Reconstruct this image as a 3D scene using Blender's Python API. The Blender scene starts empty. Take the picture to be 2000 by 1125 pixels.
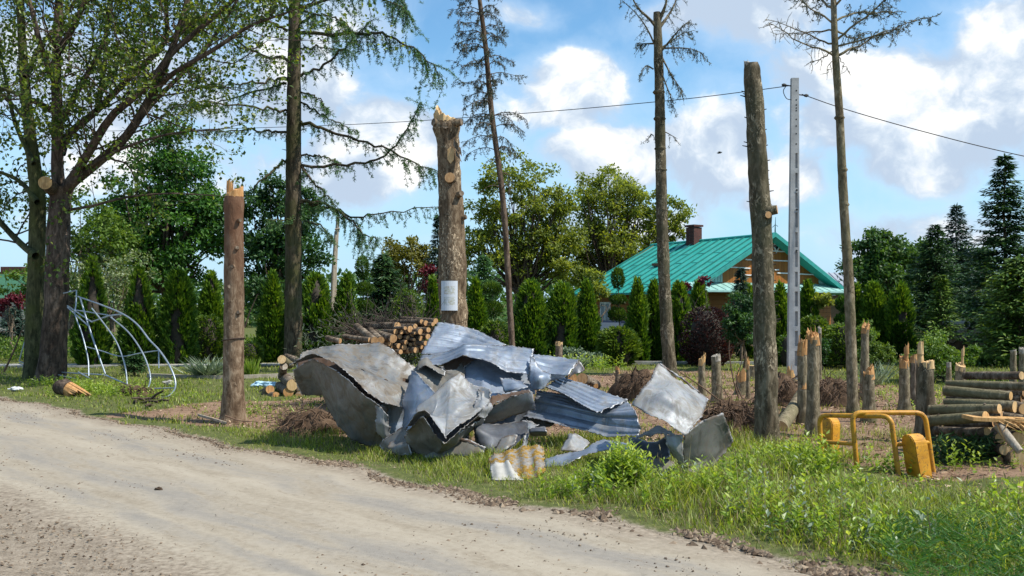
import bpy, bmesh, math, random
import numpy as np
from mathutils import Vector, noise as mnoise
R = math.radians
rng = np.random.default_rng(7)
random.seed(7)
scene = bpy.context.scene
COL = scene.collection

# ------------------------------------------------------------------ camera, sky, sun, exposure
FPX, CAM_H, HZ = 1900.0, 2.2, 590.0
cd = bpy.data.cameras.new('camera'); cam = bpy.data.objects.new('camera', cd); COL.objects.link(cam)
cam.location = (0, 0, CAM_H); cam.rotation_euler = (R(90), 0, 0)
cd.sensor_width = 36; cd.lens = FPX/2000*36; cd.shift_y = (HZ-562.5)/2000
cd.clip_start = 0.1; cd.clip_end = 3000
scene.camera = cam
scene.view_settings.view_transform = 'Standard'; scene.view_settings.look = 'None'
scene.view_settings.exposure = 0.62; scene.view_settings.gamma = 1.0
SUN_EL, SUN_AZ = R(54), R(107)          # azimuth measured from +Y towards +X
SDIR = Vector((math.cos(SUN_EL)*math.sin(SUN_AZ), math.cos(SUN_EL)*math.cos(SUN_AZ), math.sin(SUN_EL)))
sl = bpy.data.lights.new('sun', 'SUN'); sl.energy = 4.2; sl.angle = R(0.55); sl.color = (1.0, 0.95, 0.86)
so = bpy.data.objects.new('sun', sl); COL.objects.link(so)
so.rotation_euler = SDIR.to_track_quat('Z', 'Y').to_euler(); so.location = (20, 0, 40)

class NT:
    """small helper for node trees"""
    def __init__(s, tree):
        s.t = tree; tree.nodes.clear()
    def n(s, typ, i=None, **kw):
        nd = s.t.nodes.new(typ)
        for k, v in kw.items(): setattr(nd, k, v)
        for k, v in (i or {}).items(): s.set(nd.inputs[k], v)
        return nd
    def set(s, inp, v):
        if isinstance(v, bpy.types.NodeSocket): s.t.links.new(v, inp)
        else:
            if inp.type == 'RGBA' and hasattr(v, '__len__') and len(v) == 3: v = (*v, 1)
            inp.default_value = v
    def noise(s, vec, scale, detail=4, rough=.55, dist=0, dim='3D'):
        return s.n('ShaderNodeTexNoise', {'Vector': vec, 'Scale': scale, 'Detail': detail, 'Roughness': rough, 'Distortion': dist}, noise_dimensions=dim).outputs['Fac']
    def voro(s, vec, scale, feature='F1', out='Distance'):
        return s.n('ShaderNodeTexVoronoi', {'Vector': vec, 'Scale': scale}, feature=feature).outputs[out]
    def map(s, vec, scale=(1,1,1), loc=(0,0,0), rot=(0,0,0)):
        return s.n('ShaderNodeMapping', {'Vector': vec, 'Scale': scale, 'Location': loc, 'Rotation': rot}).outputs[0]
    def ramp(s, fac, stops, interp='LINEAR'):
        nd = s.n('ShaderNodeValToRGB', {'Fac': fac}); r = nd.color_ramp; r.interpolation = interp
        while len(r.elements) < len(stops): r.elements.new(.5)
        for e, (p, c) in zip(r.elements, stops):
            e.position = p
            e.color = (c, c, c, 1) if not hasattr(c, '__len__') else (*c[:3], 1)
        return nd.outputs['Color']
    def m(s, op, a, b=0.0, c=0.0, clamp=False):
        return s.n('ShaderNodeMath', {0: a, 1: b, 2: c}, operation=op, use_clamp=clamp).outputs[0]
    def vm(s, op, a, b=(0,0,0)):
        nd = s.n('ShaderNodeVectorMath', {0: a, 1: b}, operation=op)
        return nd.outputs['Value'] if op in ('LENGTH', 'DOT_PRODUCT', 'DISTANCE') else nd.outputs[0]
    def mix(s, fac, a, b, mode='MIX'):
        nd = s.n('ShaderNodeMix', data_type='RGBA', blend_type=mode)
        s.set(nd.inputs[0], fac); s.set(nd.inputs[6], a); s.set(nd.inputs[7], b)
        return nd.outputs[2]
    def sstep(s, x, a, b):
        return s.n('ShaderNodeMapRange', {0: x, 1: a, 2: b, 3: 0.0, 4: 1.0}, interpolation_type='SMOOTHSTEP').outputs[0]
    def sep(s, v):
        return s.n('ShaderNodeSeparateXYZ', {0: v}).outputs
    def bump(s, h, strength=.5, dist=.02, normal=None):
        i = {'Height': h, 'Strength': strength, 'Distance': dist}
        if normal is not None: i['Normal'] = normal
        return s.n('ShaderNodeBump', i).outputs[0]
    def attr(s, name, out='Fac'):
        return s.n('ShaderNodeAttribute', attribute_name=name).outputs[out]
    def obj(s): return s.n('ShaderNodeTexCoord').outputs['Object']
    def rand(s): return s.n('ShaderNodeObjectInfo').outputs['Random']

w = bpy.data.worlds.new('World'); scene.world = w; w.use_nodes = True
w.cycles.sampling_method = 'MANUAL'; w.cycles.sample_map_resolution = 256
t = NT(w.node_tree)
sky = t.n('ShaderNodeTexSky', sky_type='NISHITA', sun_disc=False, sun_elevation=SUN_EL, sun_rotation=SUN_AZ, altitude=100, air_density=1.0, dust_density=0.6, ozone_density=1.6)
gd = t.n('ShaderNodeTexCoord').outputs['Generated']
dv = t.vm('NORMALIZE', gd)
dx, dy, dz = t.sep(dv)
def sky_dir(u, v):
    d = Vector(((u-1000)/FPX, 1, (HZ-v)/FPX)); return d.normalized()
warp = t.n('ShaderNodeTexNoise', {'Vector': dv, 'Scale': 7.0, 'Detail': 5.0}).outputs['Color']
wv = t.vm('ADD', dv, t.vm('SCALE', t.vm('SUBTRACT', warp, (.5, .5, .5))))
wv.node.inputs[1].links[0].from_node.inputs['Scale'].default_value = 0.10
wvs = t.map(wv, (1, 1, 1.25), (.37, .2, .11))
n_big = t.noise(wvs, 5.5, 9, .60)
n_off = t.noise(t.vm('ADD', wvs, (0.020, -0.01, 0.030)), 5.5, 7, .58)
puff = t.m('SUBTRACT', 1.0, t.voro(wvs, 15.0, 'SMOOTH_F1'))
puff2 = t.m('SUBTRACT', 1.0, t.voro(wvs, 34.0, 'SMOOTH_F1'))
# cumulus banks in fixed directions of the sky: (u, v, radius x, radius y, amount)
BANKS = [(1790,200,290,170,.40),(1960,70,130,110,.36),(1600,150,130,80,.30),(1130,180,130,110,.38),(1200,310,150,60,.34),(760,280,160,105,.36),
         (1390,310,140,90,.38),(1560,360,110,70,.26),(990,20,130,45,.30),(580,180,140,90,.28),(680,370,160,80,.26),(1800,310,240,70,.26),
         (1380,40,260,60,.20),(1780,450,320,80,.24),(250,230,300,180,.30),(80,120,150,140,.30),(1200,430,260,70,.24),(700,40,120,40,.16),
         (-500,200,350,150,.36),(2600,200,400,160,.36),(3300,300,300,200,.3)]
dens = None
for (bu, bv, rx, ry, amt) in BANKS:
    c = sky_dir(bu, bv)
    q = t.map(t.vm('SUBTRACT', wv, tuple(c)), (FPX/rx, FPX/rx, FPX/ry))
    g = t.m('MULTIPLY', t.m('SUBTRACT', 1.0, t.sstep(t.vm('LENGTH', q), .15, 1.2)), amt)
    dens = g if dens is None else t.m('MAXIMUM', dens, g)
nb = t.m('MULTIPLY', t.m('SUBTRACT', n_big, .5), 1.15)
base_d = t.m('ADD', t.m('ADD', nb, t.m('ADD', t.m('MULTIPLY', puff, .16), t.m('MULTIPLY', puff2, .09))), dens)
cov = t.sstep(base_d, .215, .375)
thin = t.m('MULTIPLY', t.sstep(base_d, -.02, .36), .5)
grad = t.m('MULTIPLY', t.m('SUBTRACT', n_big, n_off), 3.2)
lit = t.sstep(t.m('ADD', grad, t.m('ADD', t.m('MULTIPLY', t.m('SUBTRACT', puff, .62), .75), t.m('MULTIPLY', t.m('SUBTRACT', base_d, .36), .9))), -.22, .46)
ccol = t.ramp(lit, [(0, (.36, .44, .55)), (.35, (.47, .54, .62)), (.7, (.61, .645, .69)), (1, (.76, .76, .75))])
skyc = t.mix(1.0, sky.outputs[0], (.077, .110, .121), 'MULTIPLY')
hz = t.sstep(dz, -.02, .24)
skyc = t.mix(t.m('MULTIPLY', t.m('SUBTRACT', 1.0, hz), .75), skyc, (.33, .49, .68))
c1 = t.mix(thin, skyc, (.46, .58, .72))
c2 = t.mix(cov, c1, ccol)
bg = t.n('ShaderNodeBackground', {'Color': c2, 'Strength': 1.0})
# the same sky, kept within the daylight strength range
t.t.links.new(bg.outputs[0], t.n('ShaderNodeOutputWorld').inputs['Surface'])

# ------------------------------------------------------------------ helpers
def P(u, v, d):
    return np.array(((u-1000)/FPX*d, d, CAM_H-(v-HZ)/FPX*d))
def GD(v): return CAM_H*FPX/(v-HZ)
def G(u, v):
    d = GD(v); return np.array(((u-1000)/FPX*d, d, 0.0))
def GP(u, d): return np.array(((u-1000)/FPX*d, d, 0.0))

def hash2(ix, iy, seed=0):
    h = (ix.astype(np.int64)*374761393 + iy.astype(np.int64)*668265263 + seed*1442695) & 0x7fffffff
    h = ((h ^ (h >> 13))*1274126177) & 0x7fffffff
    return ((h ^ (h >> 16)) & 0xffff)/65535.0
def vnoise(x, y, seed=0):
    x = np.asarray(x, float); y = np.asarray(y, float)
    ix = np.floor(x); iy = np.floor(y); fx = x-ix; fy = y-iy
    fx = fx*fx*(3-2*fx); fy = fy*fy*(3-2*fy)
    a = hash2(ix, iy, seed); b = hash2(ix+1, iy, seed); c = hash2(ix, iy+1, seed); d = hash2(ix+1, iy+1, seed)
    return (a*(1-fx)+b*fx)*(1-fy)+(c*(1-fx)+d*fx)*fy
def fbm(x, y, octs=4, seed=0):
    s = 0; a = .5; tot = 0
    for k in range(octs):
        s = s+a*vnoise(np.asarray(x)*2**k, np.asarray(y)*2**k, seed+k*17); tot += a; a *= .5
    return s/tot
def in_poly(x, y, poly):
    inside = np.zeros(np.shape(x), bool); n = len(poly); j = n-1
    for i in range(n):
        xi, yi = poly[i][:2]; xj, yj = poly[j][:2]
        cond = ((yi > y) != (yj > y)) & (x < (xj-xi)*(y-yi)/((yj-yi)+1e-12)+xi)
        inside ^= cond; j = i
    return inside

class MB:
    """collects numpy geometry and links it as ONE mesh object"""
    def __init__(s): s.v = []; s.f = []; s.n = 0; s.r = []; s.rad = []
    def add(s, verts, faces, mat=0, smooth=False, rnd=None, rad=None):
        verts = np.asarray(verts, float).reshape(-1, 3); faces = np.asarray(faces, np.int64)
        s.v.append(verts); s.f.append((faces+s.n, mat, smooth)); s.n += len(verts)
        s.r.append(np.full(len(verts), .5) if rnd is None else np.broadcast_to(rnd, (len(verts),)))
        s.rad.append(np.full(len(verts), 1.) if rad is None else np.broadcast_to(rad, (len(verts),)))
    def box(s, c, size, mat=0, rot=None, rnd=None):
        x, y, z = np.array(size)/2
        v = np.array([(-x,-y,-z),(x,-y,-z),(x,y,-z),(-x,y,-z),(-x,-y,z),(x,-y,z),(x,y,z),(-x,y,z)])
        if rot is not None: v = v @ np.asarray(rot).T
        s.add(v+np.array(c), [(0,3,2,1),(4,5,6,7),(0,1,5,4),(1,2,6,5),(2,3,7,6),(3,0,4,7)], mat, False, rnd)
    def hexa(s, v8, mat=0):
        s.add(v8, [(0,3,2,1),(4,5,6,7),(0,1,5,4),(1,2,6,5),(2,3,7,6),(3,0,4,7)], mat)
    def tube(s, pts, radii, segs=8, mat=0, cap=True, knob=0., capmat=None, seed=0, rnd=None, smooth=True):
        pts = np.asarray(pts, float); n = len(pts); radii = np.broadcast_to(np.asarray(radii, float), (n,))
        tan = np.gradient(pts, axis=0); tan /= np.linalg.norm(tan, axis=1)[:, None]+1e-12
        ref = np.array((0, 0, 1.)) if abs(tan[0][2]) < .9 else np.array((1., 0, 0))
        a = np.cross(tan, ref); a /= np.linalg.norm(a, axis=1)[:, None]+1e-12
        for k in range(1, n):
            p = a[k-1]-tan[k]*np.dot(a[k-1], tan[k]); l = np.linalg.norm(p)
            if l > 1e-6: a[k] = p/l
        b = np.cross(tan, a)
        th = np.linspace(0, 2*np.pi, segs, endpoint=False)
        rr = radii[:, None]*np.ones((1, segs))
        if knob:
            L = np.concatenate([[0], np.cumsum(np.linalg.norm(np.diff(pts, axis=0), axis=1))])
            cx = np.cos(th)*1.6; sx = np.sin(th)*1.6
            nz = fbm(cx[None, :]*1.0+L[:, None]*2.3+seed*7.1, sx[None, :]+L[:, None]*3.1+seed*3.3, 4, seed)
            rr = rr*(1+knob*(nz-.5)*2)
        ring = pts[:, None, :]+(a[:, None, :]*np.cos(th)[None, :, None]+b[:, None, :]*np.sin(th)[None, :, None])*rr[:, :, None]
        i = np.arange(n-1)[:, None]*segs; j = np.arange(segs)[None, :]; j2 = (j+1) % segs
        F = np.stack([i+j, i+j2, i+segs+j2, i+segs+j], -1).reshape(-1, 4)
        s.add(ring.reshape(-1, 3), F, mat, smooth, rnd, 1.0)
        if cap:
            cm = mat if capmat is None else capmat
            for k, flip in ((0, True), (n-1, False)):
                R_ = ring[k]; c = pts[k]
                vv = np.vstack([R_, c[None]+(R_-c)*.5, c[None]])
                f1 = np.stack([j[0], j2[0], segs+j2[0], segs+j[0]], -1)
                f2 = np.stack([segs+j[0], segs+j2[0], np.full(segs, 2*segs)], -1)
                if flip: f1 = f1[:, ::-1]; f2 = f2[:, ::-1]
                rad = np.concatenate([np.ones(segs), np.full(segs, .5), [0.]])
                s.add(vv, f1, cm, False, rnd, rad)
                # second face group shares the verts just added
                s.f.append((f2+s.n-len(vv), cm, False))
    def cards(s, C, A, L, W, mat=0, rnd=None, roll=None, fold=.25, smooth=False):
        """leaf-shaped quads: C base points, A axis directions, L length, W width"""
        C = np.asarray(C, float); n = len(C)
        A = np.asarray(A, float); A = A/(np.linalg.norm(A, axis=1)[:, None]+1e-9)
        rv = rng.normal(size=(n, 3)) if roll is None else roll
        S = np.cross(A, rv); S /= np.linalg.norm(S, axis=1)[:, None]+1e-9
        N = np.cross(S, A)
        L = np.broadcast_to(L, (n,))[:, None]; W = np.broadcast_to(W, (n,))[:, None]
        mid = C+A*L*.45
        v = np.stack([C, mid+S*W*.5+N*W*fold, C+A*L, mid-S*W*.5+N*W*fold], 1).reshape(-1, 3)
        f = np.arange(4*n).reshape(n, 4)
        r = np.repeat(rng.random(n) if rnd is None else np.broadcast_to(rnd, (n,)), 4)
        s.add(v, f, mat, smooth, r)
    def build(s, name, mats, parent=None, origin=None, link=True):
        V = np.vstack(s.v)
        if parent is not None: org = np.array(world_loc(parent))
        else: org = np.array(origin if origin is not None else (0, 0, 0), float)
        V = V-org
        me = bpy.data.meshes.new(name)
        loops = []; starts = []; totals = []; mi = []; sm = []; off = 0
        for F, m_, s_ in s.f:
            k = F.shape[1]; c = len(F)
            loops.append(F.ravel()); starts.append(off+np.arange(c)*k); totals.append(np.full(c, k)); off += c*k
            mi.append(np.full(c, m_)); sm.append(np.full(c, s_))
        loops = np.concatenate(loops); starts = np.concatenate(starts); totals = np.concatenate(totals)
        me.vertices.add(len(V)); me.vertices.foreach_set('co', V.astype(np.float32).ravel())
        me.loops.add(len(loops)); me.loops.foreach_set('vertex_index', loops.astype(np.int32))
        me.polygons.add(len(starts)); me.polygons.foreach_set('loop_start', starts.astype(np.int32))
        me.polygons.foreach_set('loop_total', totals.astype(np.int32))
        me.polygons.foreach_set('material_index', np.concatenate(mi).astype(np.int32))
        me.polygons.foreach_set('use_smooth', np.concatenate(sm).astype(bool))
        for nm, dat in (('rnd', s.r), ('rad', s.rad)):
            at = me.attributes.new(nm, 'FLOAT', 'POINT'); at.data.foreach_set('value', np.concatenate(dat).astype(np.float32))
        me.update(calc_edges=True); me.validate()
        for mt in (mats if isinstance(mats, (list, tuple)) else [mats]): me.materials.append(mt)
        o = bpy.data.objects.new(name, me); COL.objects.link(o)
        if parent is not None: o.parent = parent
        else: o.location = org
        return o

def world_loc(o):
    l = Vector((0, 0, 0))
    while o is not None: l = l+o.location; o = o.parent
    return l
def tag(o, label=None, cat=None, group=None, kind=None):
    if label: o['label'] = label
    if cat: o['category'] = cat
    if group: o['group'] = group
    if kind: o['kind'] = kind
    return o
def thing(name, label, cat, loc, group=None):
    o = bpy.data.objects.new(name, None); COL.objects.link(o); o.location = tuple(loc); o.empty_display_size = .2
    return tag(o, label, cat, group)
def copy_thing(root, loc, label, rotz=0, scale=(1,1,1), group=None):
    r = root.copy(); COL.objects.link(r); r.location = tuple(loc); r.rotation_euler = (0, 0, rotz); r.scale = scale
    r['label'] = label
    if group: r['group'] = group
    for ch in list(root.children):
        c = ch.copy(); COL.objects.link(c); c.parent = r
        for g in ch.children:
            d = g.copy(); COL.objects.link(d); d.parent = c
    return r
def smooth_path(pts, n=24):
    """Catmull-Rom through pts"""
    pts = np.asarray(pts, float)
    if len(pts) < 3: return pts[0]+(pts[-1]-pts[0])*np.linspace(0, 1, n)[:, None]
    p = np.vstack([2*pts[0]-pts[1], pts, 2*pts[-1]-pts[-2]]); m_ = len(pts)-1
    out = []
    for tt in np.linspace(0, m_-1e-6, n):
        i = int(tt); f = tt-i; a, b, c, d = p[i], p[i+1], p[i+2], p[i+3]
        out.append(.5*((2*b)+(-a+c)*f+(2*a-5*b+4*c-d)*f*f+(-a+3*b-3*c+d)*f**3))
    return np.array(out)
def unit(v): v = np.asarray(v, float); return v/(np.linalg.norm(v)+1e-12)

# ------------------------------------------------------------------ materials
def new_mat(name):
    m = bpy.data.materials.new(name); m.use_nodes = True
    return m, NT(m.node_tree)
def finish(t, color, rough=.8, metal=0., normal=None, spec=.3, sheen=None, emit=None):
    i = {'Base Color': color, 'Roughness': rough, 'Metallic': metal, 'Specular IOR Level': spec}
    if normal is not None: i['Normal'] = normal
    b = t.n('ShaderNodeBsdfPrincipled', i)
    t.t.links.new(b.outputs[0], t.n('ShaderNodeOutputMaterial').inputs[0])
    return b
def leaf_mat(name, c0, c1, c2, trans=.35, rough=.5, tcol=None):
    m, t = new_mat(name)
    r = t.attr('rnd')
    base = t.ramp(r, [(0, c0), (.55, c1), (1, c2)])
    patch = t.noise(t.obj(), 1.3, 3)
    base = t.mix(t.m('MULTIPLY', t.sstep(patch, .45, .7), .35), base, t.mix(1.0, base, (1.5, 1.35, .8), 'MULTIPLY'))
    b = t.n('ShaderNodeBsdfPrincipled', {'Base Color': base, 'Roughness': rough, 'Specular IOR Level': .35})
    tr = t.n('ShaderNodeBsdfTranslucent', {'Color': t.mix(1.0, base, tcol or (1.6, 1.5, .55), 'MULTIPLY')})
    mx = t.n('ShaderNodeMixShader', {0: trans, 1: b.outputs[0], 2: tr.outputs[0]})
    t.t.links.new(mx.outputs[0], t.n('ShaderNodeOutputMaterial').inputs[0])
    return m
def bark_mat(name, c0, c1, c2, scale=5., stretch=.28, bump=.9, flake=0., moss=None, low=None):
    m, t = new_mat(name)
    o = t.obj(); v = t.map(o, (1, 1, stretch))
    a = t.noise(v, scale*2.2, 8, .62, .6); bb = t.noise(v, scale*.45, 3, .5)
    col = t.ramp(a, [(.34, c0), (.5, c1), (.66, c2)])
    col = t.mix(t.m('MULTIPLY', t.sstep(t.noise(o, 16., 4, .7), .56, .68), .45), col, (c2[0]*1.35, c2[1]*1.38, c2[2]*1.4))
    col = t.mix(t.sstep(bb, .42, .68), col, t.mix(1.0, col, (.55, .52, .5), 'MULTIPLY'))
    h = a
    if flake:
        fl = t.sstep(t.noise(t.map(o, (1, 1, .5)), scale*3.2, 5, .7, .8), .50, .60)
        msk = t.m('MULTIPLY', fl, t.sstep(t.noise(o, 1.6, 4), .46, .56)); msk = t.m('MULTIPLY', msk, flake)
        col = t.mix(msk, col, (c2[0]*2.1, c2[1]*2.1, c2[2]*2.1)); h = t.m('ADD', a, t.m('MULTIPLY', msk, .5))
    if moss:
        col = t.mix(t.m('MULTIPLY', t.sstep(t.noise(o, 1.1, 5), .42, .64), .75), col, moss)
    if low:   # mud or weather stain with a height of its own: (z0, z1, colour)
        z = t.sep(o)[2]; f = t.m('MULTIPLY', t.sstep(t.m('ADD', z, t.m('MULTIPLY', t.noise(o, 3., 4), .8)), low[0], low[1]), .8)
        col = t.mix(f, col, low[2])
    spots = t.sstep(t.voro(t.map(o, (1, 1, .6)), 5.5), .16, .10)   # branch scars
    col = t.mix(t.m('MULTIPLY', t.m('MULTIPLY', spots, t.sstep(t.noise(o, 2.3, 2), .45, .6)), .55), col, (c0[0]*.5, c0[1]*.5, c0[2]*.5))
    finish(t, col, .9, 0, t.bump(h, bump, .03), .15)
    return m
def wood_mat(name, ca, cb, cc):
    """cut or torn wood: rings by the rad attribute, fibres along the object's z"""
    m, t = new_mat(name)
    o = t.obj(); r = t.attr('rad')
    rings = t.m('SINE', t.m('ADD', t.m('MULTIPLY', r, 42.), t.m('MULTIPLY', t.noise(o, 6., 3), 7.)))
    fib = t.noise(t.map(o, (34, 34, 4)), 1.0, 6, .68)
    col = t.ramp(fib, [(.3, ca), (.52, cb), (.72, cc)])
    col = t.mix(t.m('MULTIPLY', t.sstep(rings, -.2, 1.), .30), col, t.mix(1.0, col, (.62, .52, .42), 'MULTIPLY'))
    col = t.mix(t.m('MULTIPLY', t.sstep(t.noise(o, 3.1, 5), .52, .72), .55), col, (.16, .10, .055))
    finish(t, col, .75, 0, t.bump(fib, .5, .01), .2)
    return m
def plain_mat(name, c, rough=.6, metal=0., var=.25, scale=4., bump=.15, c2=None, spec=.4):
    m, t = new_mat(name)
    o = t.obj(); a = t.noise(o, scale, 6, .6)
    c2 = c2 or tuple(x*(1-var) for x in c)
    col = t.ramp(a, [(.35, c2), (.62, c)])
    finish(t, col, t.m('ADD', rough-.08, t.m('MULTIPLY', a, .16)), metal, t.bump(t.noise(o, scale*9, 4), bump, .01), spec)
    return m
def metal_mat(name, ca, cb, stain, dirt, rough=.42, metallic=.8, dark=None):
    m, t = new_mat(name)
    o = t.obj()
    a = t.noise(o, 2.6, 8, .68, .6); st = t.noise(t.map(o, (1, 1, .35)), 5., 6, .7, .8); sp = t.voro(o, 90., out='Color')
    col = t.ramp(a, [(.32, ca), (.62, cb)])
    col = t.mix(.06, col, sp, 'OVERLAY')
    msk = t.m('MULTIPLY', t.sstep(t.m('ADD', t.m('MULTIPLY', st, .6), t.m('MULTIPLY', a, .4)), .56-.18*dirt, .70-.12*dirt), min(1, .5+dirt*.5))
    col = t.mix(msk, col, stain)
    sc = t.noise(t.map(o, (14, 14, 1.2), rot=(.5, .3, .2)), 3., 4, .7)
    col = t.mix(t.m('MULTIPLY', t.sstep(sc, .62, .72), .3), col, (.22, .20, .18))
    edge = t.m('MAXIMUM', t.m('MULTIPLY', t.sstep(t.noise(o, 17., 5, .7), .64, .72), .6), t.sstep(t.m('ADD', t.attr('rad'), t.m('MULTIPLY', t.noise(o, 11., 4), .05)), .060, .030))
    col = t.mix(t.m('MULTIPLY', edge, .55*dirt+.2), col, (.085, .055, .035))
    blot = t.sstep(t.noise(t.map(o, (1, 1, .6), rot=(.4, .2, 1.)), 3.4, 9, .74, 1.2), .50, .60)
    col = t.mix(t.m('MULTIPLY', blot, .28+.42*dirt), col, t.mix(1.0, col, (.52, .47, .42), 'MULTIPLY'))
    wht = t.sstep(t.noise(o, 7., 8, .75, .5), .60, .70)
    col = t.mix(t.m('MULTIPLY', wht, .45), col, t.mix(1.0, col, (1.5, 1.48, 1.45), 'MULTIPLY'))
    rim = t.m('MULTIPLY', t.sstep(t.attr('rad'), .022, .008), t.sstep(t.noise(o, 6., 5, .65), .44, .58))   # bright edge painted in for the rim catching light
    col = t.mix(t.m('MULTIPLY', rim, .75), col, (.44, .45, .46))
    ro = t.m('ADD', t.m('ADD', rough-.10, t.m('MULTIPLY', st, .22)), t.m('MULTIPLY', msk, .25))
    me_ = t.m('SUBTRACT', metallic, t.m('MULTIPLY', msk, metallic*.75))
    wc = t.vm('ADD', o, t.vm('MULTIPLY', t.n('ShaderNodeTexNoise', {'Vector': o, 'Scale': 2.}).outputs['Color'], (.35, .35, .35)))
    ce = t.n('ShaderNodeTexVoronoi', {'Vector': wc, 'Scale': 2.4}, feature='DISTANCE_TO_EDGE').outputs['Distance']
    fold = t.m('MULTIPLY', t.sstep(ce, .05, 0.), t.sstep(t.noise(o, 1.7, 3), .45, .60))   # creases left by bending
    h = t.m('ADD', t.m('MULTIPLY', t.noise(o, 30., 4), .3), t.m('MULTIPLY', fold, 2.0))
    col = t.mix(t.m('MULTIPLY', fold, .3), col, t.mix(1.0, col, (1.6, 1.6, 1.6), 'MULTIPLY'))
    finish(t, col, ro, me_, t.bump(h, .12, .01), .5)
    return m

LEAF = {
 'maple': leaf_mat('maple_leaves', (.026,.060,.012), (.075,.130,.020), (.22,.27,.05), .42, .42),
 'ash': leaf_mat('ash_leaves', (.018,.064,.012), (.056,.155,.028), (.15,.29,.055), .38),
 'dark': leaf_mat('dark_leaves', (.014,.046,.014), (.036,.098,.026), (.085,.17,.04), .32),
 'walnut': leaf_mat('walnut_leaves', (.075,.115,.020), (.195,.24,.040), (.38,.42,.085), .5),
 'olive': leaf_mat('olive_leaves', (.085,.090,.016), (.150,.150,.025), (.22,.20,.04), .35),
 'lime': leaf_mat('lime_leaves', (.020,.060,.012), (.055,.120,.026), (.13,.21,.06), .34),
 'thuja': leaf_mat('thuja_sprays', (.012,.042,.007), (.046,.115,.012), (.20,.31,.030), .32, .5),
 'globe': leaf_mat('globe_sprays', (.020,.055,.008), (.065,.125,.014), (.20,.27,.03), .28, .5),
 'spruce': leaf_mat('spruce_needles', (.010,.034,.014), (.026,.070,.022), (.090,.16,.040), .2, .5, (1.2,1.3,.8)),
 'blue_spruce': leaf_mat('blue_spruce_needles', (.016,.038,.028), (.036,.072,.052), (.085,.135,.095), .14, .5, (1.1,1.2,.9)),
 'bright_fir': leaf_mat('fir_needles', (.018,.055,.012), (.075,.145,.024), (.22,.31,.055), .2, .5),
 'larch': leaf_mat('larch_needles', (.034,.085,.036), (.080,.170,.066), (.16,.28,.10), .36, .5, (1.3,1.4,.8)),
 'dead': leaf_mat('dead_needles', (.024,.038,.024), (.050,.072,.040), (.10,.115,.06), .15, .6, (1.2,1.1,.8)),
 'purple': leaf_mat('purple_leaves', (.012,.006,.007), (.030,.012,.013), (.085,.030,.025), .2, .5, (1.5,.8,.7)),
 'red': leaf_mat('red_leaves', (.06,.008,.015), (.13,.015,.03), (.22,.04,.05), .3, .5, (1.5,.6,.6)),
 'shrub': leaf_mat('shrub_leaves', (.040,.095,.014), (.11,.19,.028), (.23,.32,.065), .4),
 'fern': leaf_mat('feathery_leaves', (.07,.12,.02), (.13,.20,.035), (.22,.30,.06), .4),
 'grass': leaf_mat('grass_blades', (.080,.125,.016), (.20,.265,.034), (.40,.44,.11), .45, .45),
 'straw': leaf_mat('dry_grass', (.12,.10,.045), (.22,.185,.09), (.36,.31,.17), .3, .6, (1.2,1.1,.8)),
 'weed': leaf_mat('weed_leaves', (.070,.14,.016), (.19,.29,.034), (.42,.50,.14), .45, .38),
 'grey_leaf': leaf_mat('grey_leaves', (.09,.14,.085), (.18,.24,.15), (.36,.42,.30), .25, .45, (1.1,1.1,.9)),
 'carrot': leaf_mat('ferny_weeds', (.02,.075,.012), (.04,.13,.02), (.08,.20,.035), .35, .5),
 'blossom': leaf_mat('pale_blossom', (.10,.15,.06), (.19,.24,.12), (.50,.52,.40), .3),
}
BARK = {
 'maple': bark_mat('maple_bark', (.035,.026,.020), (.085,.062,.046), (.17,.125,.095), 5, .3, .8, low=None),
 'mossy': bark_mat('mossy_bark', (.028,.030,.014), (.070,.072,.034), (.13,.125,.06), 5, .3, .8, moss=(.075,.085,.025)),
 'larch': bark_mat('larch_bark', (.030,.024,.016), (.080,.062,.040), (.15,.12,.08), 6, .25, 1.0, moss=(.060,.065,.022)),
 'spruce': bark_mat('spruce_bark', (.045,.035,.021), (.120,.095,.060), (.24,.20,.138), 6, .3, .9, flake=.9, moss=(.062,.062,.034)),
 'pale': bark_mat('pale_bark', (.060,.040,.024), (.155,.108,.066), (.29,.225,.15), 6, .3, .9, flake=.9),
 'muddy': bark_mat('muddy_bark', (.080,.050,.030), (.185,.125,.078), (.33,.25,.17), 6, .35, .8, low=(2.2, 4.2, (.135,.066,.038))),
 'thin': bark_mat('thin_bark', (.050,.034,.024), (.120,.085,.060), (.22,.165,.12), 7, .25, .7),
 'green': bark_mat('greenish_bark', (.070,.055,.034), (.19,.152,.095), (.36,.30,.205), 7, .4, .8, moss=(.145,.130,.070)),
 'brown': bark_mat('brown_bark', (.066,.049,.034), (.155,.118,.084), (.29,.235,.175), 7, .4, .8),
 'twig': plain_mat('twig_bark', (.060,.048,.036), .85, 0, .5, 9, .3),
 'dead': plain_mat('dead_twigs', (.075,.055,.042), .85, 0, .5, 9, .3),
 'root': plain_mat('root_bark', (.17,.105,.065), .9, 0, .75, 9, .4),
}
WOOD = {
 'fresh': wood_mat('fresh_wood', (.36,.19,.07), (.56,.34,.14), (.72,.50,.25)),
 'orange': wood_mat('orange_wood', (.27,.125,.045), (.46,.245,.095), (.63,.42,.21)),
 'pale': wood_mat('pale_cut_wood', (.45,.29,.13), (.62,.42,.21), (.76,.57,.33)),
 'grey': wood_mat('weathered_wood', (.22,.19,.15), (.36,.32,.26), (.50,.46,.39)),
 'stack': wood_mat('stacked_wood', (.30,.16,.07), (.48,.28,.13), (.60,.40,.21)),
}
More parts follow.
